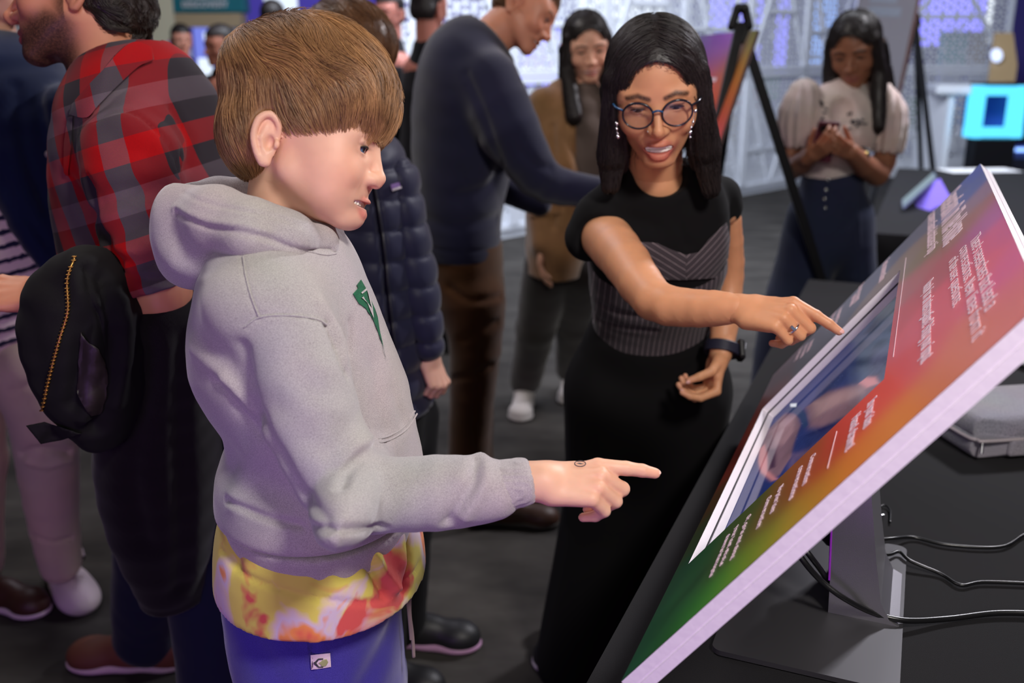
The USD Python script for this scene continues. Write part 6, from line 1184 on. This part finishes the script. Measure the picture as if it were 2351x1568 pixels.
    shoe((-.83, 2.12, 0), (-1, .02, 0), .31, SB, SL, t, LW_, .1, .055); shoe((-.52, Y0 + .04, 0), (-1, -.1, 0), .31, SB, SL, t, LW_, .1, .055)
plaid()
# ---- striped knit under a navy jacket, head beyond the frame
def striped():
    t = thing('person', 'person in striped knit, navy jacket and beige trousers with white clogs', 'person'); Y0 = 2.36
    H = Head(WY(-30, -60, Y0), frame3((.9, -.2, 0)), 1.0, neck=WY(-10, 110, Y0), h=.35, skin=lin((214, 160, 134)), brow=lin((60, 44, 40)))
    ha, hb = Yp(30, 800, Y0 - .05), Yp(-80, 800, Y0 + .05); fa, fb = down(WZ(130, 1335), .07), down(WZ(-40, 1370), .07)
    core = torso_core([(-10, 110, Y0, 60, .06), (0, 300, Y0, 110, .1), (0, 700, Y0, 100, .1)], [bone(ha, fa, .08, .06, .045), bone(hb, fb, .08, .06, .045)])
    V, F_ = fuse([(H.v, H.f), core]); body = obj('body', (V, F_), SKIN, t, col=H.tint(V)); H.eyes(body, iris('iris_dark', lin((52, 30, 22))))
    hair(H, body, [ell((0, -1.2, 4.2), (8.4, 10, 9)), ell((0, -5, -3), (8, 5.8, 8))], [bx((0, 9.6, -4), (12, 9, 9.4), None, 1)], HK, dark_flow(), 0, h=.5)
    ST = mat('striped_knit', {'tc': ('texture_coordinate', {}), 's': ('separate_xyz', {}), 'x': ('math', {'math_type': 'multiply_add', 'value2': -.22}), 'n': ('noise_texture', {'scale': 60}), 'nm': ('math', {'math_type': 'multiply_add', 'value2': .012}), 'm': ('math', {'math_type': 'multiply', 'value2': 30.0}), 'f': ('math', {'math_type': 'fraction'}), 'l': ('math', {'math_type': 'less_than', 'value2': .34}), 'c': ('mix', {'color1': lin((240, 222, 212)), 'color2': lin((22, 24, 58))}), 'w': ('noise_texture', {'scale': 220}), 'b': ('bump', {'strength': .6, 'distance': .004}), 'p': ('principled_bsdf', {'roughness': .95, 'sheen_weight': .3})},
        [('tc.object', 's.vector'), ('s.x', 'x.value1'), ('s.z', 'nm.value3'), ('tc.object', 'n.vector'), ('n.fac', 'nm.value1'), ('nm.value', 'x.value3'), ('x.value', 'm.value1'), ('m.value', 'f.value1'), ('f.value', 'l.value1'), ('l.value', 'c.fac'), ('c.color', 'p.base_color'), ('tc.object', 'w.vector'), ('w.fac', 'b.height'), ('b.normal', 'p.normal')])
    v, f = shape(limbY([(-10, 200, Y0, 110, .1), (-5, 400, Y0, 160, .15), (0, 560, Y0, 160, .155), (0, 700, Y0, 130, .15), (-5, 790, Y0, 95, .14)]), .008, .02, [(below(Yp(0, 785, Y0), (-.1, 0, 1)), .005)]); z = v[:, 2] - .22 * v[:, 0]; v = v + vnormals(v, f) * (.004 * np.sin(z * 30 * 2 * np.pi + 1.0))[:, None]; obj('striped_sweater', (v, f), ST, t)
    JN = cloth('navy_canvas', lin((26, 40, 74)), lin((18, 28, 56)), 700, .85, .15, .15); v, f = shape(limbY([(10, 150, Y0, 60, .1), (30, 195, Y0 - .02, 120, .18), (70, 300, Y0 - .03, 130, .2), (105, 400, Y0 - .04, 100, .2), (130, 490, Y0 - .05, 78, .18), (160, 570, Y0 - .05, 46, .15)]) + limbY([(160, 240, Y0 - .1, 50, .08), (190, 420, Y0 - .12, 52, .08), (190, 560, Y0 - .2, 44, .07)]), .008, .02); v = fabric_noise(v, f, .005, 6, 3); v = crease(v, f, [([(40, 200), (60, 350), (110, 480)], .016, .008), ([(0, 400), (45, 480), (112, 562)], .012, .006)]); jk = obj('navy_jacket', (v, f), JN, t)
    p = Drape(v, f)((112, 354), .004)[0]; b = trimesh.creation.cylinder(.008, .004, sections=16); obj('button', (np.array(b.vertices)[:, [0, 2, 1]] + p, np.array(b.faces)[:, ::-1]), plain('button_pale', lin((170, 160, 150)), .4), jk)
    BG = cloth('beige_chino', lin((222, 200, 180)), lin((202, 178, 160)), 1000, .9, .15, .15); v, f = shape(limbY([(-10, 770, Y0, 92, .14), (0, 830, Y0, 92, .145)]) + limbY([(60, 850, Y0 - .06, 80, .1), (100, 960, Y0 - .04, 74, .095), (112, 1080, Y0, 62, .085), (124, 1200, Y0 + .03, 52, .075), (140, 1290, Y0 + .05, 44, .065)]) + leg(hb, fb + (0, 0, .04), .1, .085, .07), .007, .025); v = fabric_noise(v, f, .005, 8, 4); v = crease(v, f, [([(50, 1045), (90, 1032), (160, 1040)], .012, .01), ([(60, 1060), (110, 1070), (165, 1055)], .01, -.006), ([(70, 1230), (120, 1245), (165, 1235)], .008, .008), ([(30, 900), (80, 880), (120, 870)], .012, .007)]); obj('beige_trousers', (v, f), BG, t)
    CW = plain('clog_white', lin((226, 208, 216)), .5); a = WZ(132, 1318); d = unit(WZ(190, 1400) - a); s = np.array([-d[1], d[0], 0]); R_ = [d, s, np.array([0, 0, 1.0])]; P = lambda x, y, z: a + d * x + s * y + np.array([0, 0, z])
    fl = field_of([ell(P(.04, 0, .03), (.07, .045, .035), R_), ell(P(.16, 0, .036), (.12, .056, .044), R_), ell(P(.23, 0, .026), (.075, .055, .036), R_)], .004, .03); fl.cut(ell(P(.02, 0, .09), (.075, .036, .06), R_), .01); fl.cut(below(P(0, 0, 0)), .003)
    for k in range(3): fl.cut(rc(P(.2, -.02 + .02 * k, .06), P(.2, -.02 + .02 * k, .12), .005), .002)
    cg = obj('clog', fl.mesh(), CW, t); obj('heel_strap', tube(spline([P(.09, .056, .075), P(.06, .05, .1), P(-.02, .0, .085), P(.06, -.05, .1), P(.09, -.056, .075)], 6), .008, 8), CW, cg)
    for sy in (-.056, .056): obj('rivet', trimesh.creation.icosphere(2, .008).apply_translation(P(.09, sy, .075)), plain('rivet_dark', (.03, .03, .035), .4), cg)
    shoe(WZ(-60, 1375), (1, -.35, 0), .27, plain('shoe_brown', lin((110, 70, 50)), .6), CW, t)
striped()
# ---- phone user by the easel
def phone_user():
    t = thing('person', 'person in puff-sleeved white blouse and flared jeans looking at a phone', 'person'); Y0 = 3.62; sk = lin((150, 100, 76))
    vd = view_dir(1958, 120); fw = -vd + DN * .55 - RT * .28
    H = Head(WY(1963, 112, Y0), frame3(fw, -DN, math.radians(4)), 1.08, lids=.05, nose=.95, jaw=.9, neck=WY(1950, 250, Y0 + .05), neck_r=(4.4, 5.0), h=.25, skin=sk, lip=lin((140, 76, 74)), brow=lin((24, 18, 18)))
    ha, hb = Yp(1880, 470, Y0), Yp(1945, 470, Y0); fa, fb = down(ha, .05, -.12, .05), down(hb, .05, .05, .05)
    w1, w2 = WY(1858, 362, Y0 - .22), WY(1955, 352, Y0 - .22)
    h1, f1, t1, r1 = hand_mesh(w1, WY(1900, 330, Y0 - .29) - w1, (-.2, -.8, -.3), -1, .84, .003, curl=((.4, .7, .5),) * 4); h2, f2, t2, r2 = hand_mesh(w2, WY(1910, 326, Y0 - .29) - w2, (.2, -.8, -.3), 1, .84, .003, curl=((.4, .7, .5),) * 4)
    am = shape(limbY([(1815, 330, Y0, 20, None), (1822, 385, Y0 - .04, 26, None), (1866, 352, Y0 - .22, 20, None)]) + limbY([(2040, 330, Y0, 24, None), (2012, 398, Y0 - .05, 29, None), (1952, 348, Y0 - .22, 20, None)]), .006, .01)
    core = torso_core([(1950, 240, Y0 + .04, 50, .06), (1935, 300, Y0 + .02, 70, .08), (1910, 400, Y0, 55, .07), (1912, 470, Y0, 62, .09)], [bone(ha, fa, .08, .06, .045), bone(hb, fb, .08, .06, .045)], [[rc(Yp(1840, 230, Y0), Yp(1818, 330, Y0), .035, .03), rc(Yp(2020, 225, Y0), Yp(2038, 330, Y0), .035, .03)]])
    V, F_ = fuse([(H.v, H.f), core, am, (h1, f1), (h2, f2)]); body = obj('body', (V, F_), SKIN, t, col=H.tint(V)); H.eyes(body, iris('iris_dark', lin((52, 30, 22))), (0, 1, -.6))
    hp = [ell((0, -1.2, 3.4), (8.6, 10, 9.2)), ell((0, -5, -6), (8.2, 5.6, 12))]
    for sx, b_ in ((1, -32), (-1, -22)): hp += [merged([rc((sx * 6.4, 2.6, 3.6), (sx * 7.8, 3.5, -7), 2.6, 2.9), rc((sx * 7.8, 3.5, -7), (sx * 8.2, 13, b_), 2.9, 2.4)]), rc((sx * 6.4, -4, -2), (sx * 8.4, -3, -24), 3.4, 3.6)]
    hair(H, body, hp, [PART, bx((0, 9, -16), (4.4, 9, 12), None, 1.5)], HK, dark_flow(), 4000, (6, 12), .0014, .4, 1.2, wave=.15, lift=.1, depth=.3, stop=parted)
    BM = cloth('blouse_ivory', lin((226, 208, 202)), lin((210, 190, 186)), 600, .85, .15, .3)
    v, f = shape(limbY([(1945, 232, Y0 + .03, 70, .08), (1935, 265, Y0 + .01, 92, .11), (1922, 310, Y0, 86, .125), (1908, 360, Y0, 70, .11), (1908, 405, Y0, 66, .1)]), .006, .015, [(ell(WY(1940, 250, Y0 - .13), (.055, .07, .065)), .01)]); v = fabric_noise(v, f, .004, 11, 3, (1.5, 1.5, .5)); bl = obj('blouse', (v, f), BM, t); db = Drape(v, f)
    for st in ([(1846, 215, Y0, 32, .08), (1832, 260, Y0, 40, .095), (1826, 305, Y0, 36, .085), (1822, 335, Y0, 24, .06)], [(2015, 215, Y0, 30, .08), (2036, 260, Y0, 40, .095), (2038, 310, Y0, 38, .09), (2036, 345, Y0, 33, .075)]):
        v, f = shape(limbY(st), .006, .01, [(below(Yp(st[-1][0], st[-1][1] + 2, Y0)), .003)]); an = np.arctan2(v[:, 1] - Y0, v[:, 0] - v[:, 0].mean()); v = v + vnormals(v, f) * (.005 * np.sin(an * 13))[:, None]; obj('puff_sleeve', (v, f), BM, bl)
    EM = plain('embroidery_black', (.03, .028, .034), .9); rg = np.random.default_rng(2)
    for cx, cy, n in ((1880, 240, 7), (1886, 270, 6), (1958, 268, 7), (1972, 285, 5)):
        for k in range(n): a = rg.uniform(0, 6.28); x, y = cx + rg.normal(0, 9), cy + rg.normal(0, 9); obj('embroidery', patch(db, [(x + 6 * math.cos(a), y + 6 * math.sin(a)), (x + 3 * math.cos(a + 1.4), y + 3 * math.sin(a + 1.4)), (x - 6 * math.cos(a), y - 6 * math.sin(a)), (x + 3 * math.cos(a - 1.4), y + 3 * math.sin(a - 1.4))], .004, 4, .002), EM, bl)
    DN_ = cloth('blue_denim', lin((50, 57, 82)), lin((32, 37, 58)), 900, .9, .25, .1, 5)
    v, f = shape(limbY([(1908, 402, Y0, 66, .1), (1908, 440, Y0, 74, .12), (1906, 500, Y0, 88, .14), (1900, 540, Y0, 96, .145)]) + limbY([(1870, 500, Y0 - .02, 62, .12), (1845, 620, Y0 - .02, 66, .13), (1822, 740, Y0, 76, .15), (1810, 900, Y0 + .02, 84, .16), (1800, 1060, Y0 + .03, 88, .17)]) + limbY([(1952, 500, Y0, 52, .12), (1960, 620, Y0, 48, .13), (1964, 760, Y0 + .02, 60, .15), (1966, 1060, Y0 + .03, 80, .17)]), .008, .03, [(below((0, 0, .03)), .004)])
    v = fabric_noise(v, f, .007, 6, 3, (1, 1, .25)); v = crease(v, f, [([(1846, 414), (1908, 420), (1970, 412)], .005, .004), ([(1898, 430), (1896, 480), (1905, 520)], .006, .005), ([(1968, 430), (1972, 520), (1976, 620)], .008, -.004)]); jn = obj('flared_jeans', (v, f), DN_, t); dj = Drape(v, f)
    for x, y in ((1901, 412), (1897, 436), (1893, 458), (1894, 478)): obj('button', trimesh.creation.icosphere(2, .009 if y < 420 else .007).apply_translation(dj((x, y), .004)[0]), CRM, jn)
    wa = WY(1975, 358, Y0 - .16); an = np.linspace(0, 2 * np.pi, 21)[:-1]; u = unit(WY(2012, 398, Y0 - .05) - wa); e1 = unit(np.cross(u, [0, 1, 0])); e2 = np.cross(u, e1)
    br = obj('bracelet', tube([wa + .031 * math.cos(q) * e1 + .031 * math.sin(q) * e2 for q in an], .006, 8, True), plain('strap_black', (.015, .015, .02), .4), body); obj('gold_charm', trimesh.creation.icosphere(2, .009).apply_translation(wa - np.array([0, .03, 0]) + e1 * .012), plain('gold', lin((230, 190, 120)), .25, .9), br)
    for a, d_ in ((fa, -1), (fb, 1)): shoe((a[0], a[1] + .05, 0), (d_ * .15, -1, 0), .24, plain('shoe_black', (.012, .012, .014), .5), plain('sole_dark', (.03, .025, .02), .6), t)
    ph = thing('phone', 'maroon cased phone held in both hands by the puff-sleeved person', 'phone'); c = WY(1893, 326, Y0 - .225); u = unit([.05, -.3, .95]); r = unit(np.cross([0, -1, 0], u)) ; n_ = np.cross(r, u); obj('case', field_of([bx(c, (.038, .075, .0055), [r, u, n_], .004)], .002, 0).mesh(), plain('case_maroon', lin((86, 36, 50)), .4), ph); obj('camera_bump', box(c + r * .018 + u * .05 - n_ * .0065 * np.sign(n_ @ (c - CAM)), (.024, .026, .003), [r, u, n_]), BLK2, ph, smooth_=False)
phone_user()
# ---- far visitors
def visitor(lab, px, py, Y, s, fdir, hairm, skin, suit, shirt=None, long=False, extra=None):
    """px, py: middle of the head"""
    t = thing('person', lab, 'person'); o = WY(px, py, Y); hz = o[2]; f_ = unit(fdir); r = np.array([f_[1], -f_[0], 0]); P = lambda a, b, z: np.array([o[0], o[1], 0]) + r * a + f_ * b + np.array([0, 0, z]); k = hz / 1.62
    H = Head(o, frame3((*f_[:2], -.08)), s, lids=.4, neck=P(0, -.02, hz - .2 * s), h=.4, skin=skin, brow=(.03, .02, .015))
    sh = hz - .28 * k; core = shape([seg(P(0, 0, sh), P(0, 0, .95 * k), .15, .12, .1, .1, f_)] + [q for sx in (-1, 1) for q in leg(P(sx * .09, 0, .9 * k), P(sx * .1, 0, .06), .08, .06, .045)], .014, .03)
    hands = []
    for sx in (-1, 1): hm, hf, _, _ = hand_mesh(P(sx * .25, .08, .83 * k), (0, 0, -1), r * sx, sx, .95, .005); hands.append((hm, hf))
    V, F_ = fuse([(H.v, H.f), core] + hands); body = obj('body', (V, F_), SKIN, t, col=H.tint(V)); H.eyes(body, iris('iris_dark', lin((52, 30, 22))))
    pr = [ell((0, -1.4, 4.2), (8.2, 9.9, 8.8)), ell((0, -5, -2), (7.6, 5.6, 7))]
    if long: pr += [rc((sx * 6.4, -1, 2), (sx * 7.6, 0, -20), 2.8, 2.6) for sx in (-1, 1)] + [ell((0, -5, -9), (8, 5, 12))]
    hair(H, body, pr, [bx((0, 9.6, -4), (12 if not long else 5.6, 9, 9.6), None, 1)] + ([] if long else [bx((0, 0, -13), (14, 14, 6)), bx((0, 3.6, -9), (12, 6.6, 7.8), None, .8)]), hairm, dark_flow(), 0, h=.45)
    sm = cloth('suit_' + suit[0], lin(suit[1]), None, 500, .9, .1, .1)
    v, f = shape([merged([seg(P(0, -.01, sh + .1), P(0, 0, sh - .12), .085, .21, .075, .12, f_), seg(P(0, 0, sh - .12), P(0, 0, 1.1 * k), .21, .17, .12, .12, f_), seg(P(0, 0, 1.1 * k), P(0, 0, .82 * k), .17, .19, .12, .13, f_)])] + [merged([rc(P(sx * .2, 0, sh - .05), P(sx * .26, -.02, sh - .33 * k), .07, .055), rc(P(sx * .26, -.02, sh - .33 * k), P(sx * .25, .07, .88 * k), .055, .042)]) for sx in (-1, 1)], .011, .02, [(rc(P(0, .05, sh + .14), P(0, .13, sh - .2), .055, .03), .01)]); jk = obj('jacket', (v, f), sm, t)
    v, f = shape([q for sx in (-1, 1) for q in leg(P(sx * .09, 0, .92 * k), P(sx * .1, 0, .07), .1, .08, .065)], .011, .03); obj('trousers', (v, f), sm, t)
    for sx in (-1, 1): shoe(P(sx * .1, -.06, 0), f_, .28, plain('shoe_black', (.012, .012, .014), .5), plain('sole_dark', (.03, .025, .02), .6), t)
    if shirt is not None:
        v, f = shape([seg(P(0, .03, sh + .07), P(0, .08, sh - .25), .07, .06, .05, .05, f_)], .008, .01); obj('shirt', (v, f), plain('shirt_' + shirt[0], lin(shirt[1]), .8), t)
    if extra: obj('badge', box(P(.0, .15, sh - .3), (.09, .01, .12), [r, f_, np.array([0, 0, 1.0])], .003), plain('badge_white', lin((220, 220, 228)), .5), t, smooth_=False)
    return t
HD = hair_mat('hair_far_dark', (.006, .005, .006), (.03, .022, .02), .5)
visitor('person in dark suit seen between the plaid shirt and the boy', 417, 92, 7.9, 1.0, (.5, -.9, 0), HD, lin((190, 130, 110)), ('black', (26, 25, 34)), ('violet', (84, 76, 130)))
visitor('person with tied dark hair and white badge beside the dark suit', 505, 105, 6.0, 1.0, (-.7, -.7, 0), HD, lin((160, 104, 84)), ('ink', (22, 22, 28)), None, False, True)
visitor('person in grey suit and open collar facing the boy', 893, 28, 6.0, 1.0, (-.6, -.8, 0), HD, lin((190, 124, 112)), ('grey', (48, 42, 46)), ('lilac', (120, 116, 160)))
visitor('person in black suit with pale collar seen from behind', 985, 14, 4.9, 1.0, (.5, .86, 0), HD, lin((180, 116, 100)), ('coal', (24, 22, 26)), ('pale', (190, 186, 200)))
visitor('person with dark hair showing just above the boy', 628, 44, 6.8, 1.0, (.2, 1, 0), HD, lin((180, 116, 100)), ('slate', (40, 40, 56)))
visitor('person in green top at the hall side behind bearded face', 8, 78, 6.6, 1.0, (.4, -.9, 0), HD, lin((120, 80, 64)), ('green', (30, 110, 64)))
# ---- booths at the back of the hall
def booth(lab, c, w, h, cols):
    t = thing('booth', lab, 'booth'); X3 = np.eye(3)
    for sx in (-1, 1): obj('post', box(c + (sx * w / 2, 0, h / 2 - .02), (.1, .22, h - .04), None, .02), plain('post_white', lin((206, 210, 222)), .6), t, smooth_=False)
    obj('fascia', box(c + (0, -.02, h - .1), (w + .3, .3, .55), None, .02), plain('fascia_teal', lin((36, 128, 142)), .5), t, smooth_=False); obj('lintel', box(c + (0, -.05, h - .47), (w + .2, .3, .17)), plain('lintel_sand', lin((200, 176, 140)), .6), t, smooth_=False)
    obj('screen', box(c + (0, .3, h * .5), (w * .92, .06, h * .6)), glow('booth_screen', (.24, .3, 1.0), .8), t, smooth_=False)
    for k, (x, z, ww, hh) in enumerate(((-.5, .62, .3, .9), (-.15, .5, .5, .7), (.3, .68, .25, .3), (.62, .6, .3, .4), (-.3, .85, .2, .16), (.1, .84, .2, .16), (.5, .86, .3, .16))): obj('lamp', box(c + (x * w / 2, .2, z * h - .3), (ww * .6, .04, hh * .6)), glow('lamp_ice', (.75, .85, 1.0), 1.2), t, smooth_=False)
    for row, (tx, hh) in enumerate((('SCIENCE', .085), ('DISCOVERY', .075))):
        m = meshkit.text_mesh(tx, hh, .03, True); v = np.array(m.vertices); v = v - [v[:, 0].mean(), 0, 0]; v = np.stack([v[:, 0], -v[:, 2], v[:, 1]], 1) + c + (0, -.18, h - .2 - row * .11); obj('lettering', (v, np.array(m.faces)), plain('letter_white', (.85, .87, .9), .5), t, smooth_=False)
    obj('counter', box(c + (0, .1, .5), (w * .8, .5, .98)), plain('post_white', lin((206, 210, 222)), .6), t, smooth_=False)
booth('white booth with teal sign and blue lit screen beyond the boy', np.array([-4.03, 13.5, 0]), .72, 2.42, None)
for nm, px, py, Y, w, h, m_ in (('cream banner leaning by the booth post', 378, 110, 11.5, .28, 1.5, (214, 206, 178)), ('white banner standing behind bearded face', 30, 60, 10, 1.0, 1.6, (190, 190, 196))):
    c = WY(px, py, Y); t = thing('banner', nm, 'banner'); hh = c[2] + h / 2; obj('print_panel', box((c[0], c[1], hh / 2 + .05), (w, .03, hh - .1)), plain('banner_' + str(m_[2]), lin(m_), .7), t, smooth_=False); obj('base', box((c[0], c[1], .025), (w, .3, .05)), BLK2, t, smooth_=False)
for nm, px, py, Y, r_, c_, es in (('cyan glowing globe lamp by the green top', 27, 100, 8.6, .1, (.3, .9, 1.0), 1.3), ('lime glowing globe lamp below the bearded chin', 70, 133, 9.1, .12, (.55, .95, .3), 1.1), ('pink glowing globe lamp beside the dark suit', 396, 118, 9, .09, (.7, .2, .8), .5), ('white glowing globe lamp low by bearded chin', 88, 160, 8.2, .1, (.95, .8, .95), .9)):
    c = WY(px, py, Y); t = thing('globe_lamp', nm, 'lamp'); b = trimesh.creation.icosphere(3, r_); b.apply_translation(c); obj('globe', b, glow('globe_' + nm[:4].strip(), c_, es), t); obj('stem', tube([(c[0], c[1], .02), (c[0], c[1], c[2] - r_ * .95)], .012, 8), BLK2, t); obj('foot', box((c[0], c[1], .01), (.25, .25, .02)), BLK2, t, smooth_=False)
data(obj('window_light', box(WY(645, 14, 15.5), (.5, .05, .4)), glow('lamp_ice', (.75, .85, 1.0), 1.2), smooth_=False), 'bright small window light high behind the boy', 'light panel')
pk = thing('partition', 'magenta partition low behind the bearded face', 'partition'); c = WY(150, 165, 9.6); obj('panel', box((c[0], c[1], c[2] / 2), (1.2, .05, c[2])), plain('magenta', lin((120, 54, 110)), .8), pk, smooth_=False); obj('top_rail', box((c[0], c[1], c[2] + .02), (1.24, .08, .04)), plain('magenta', lin((120, 54, 110)), .8), pk, smooth_=False)
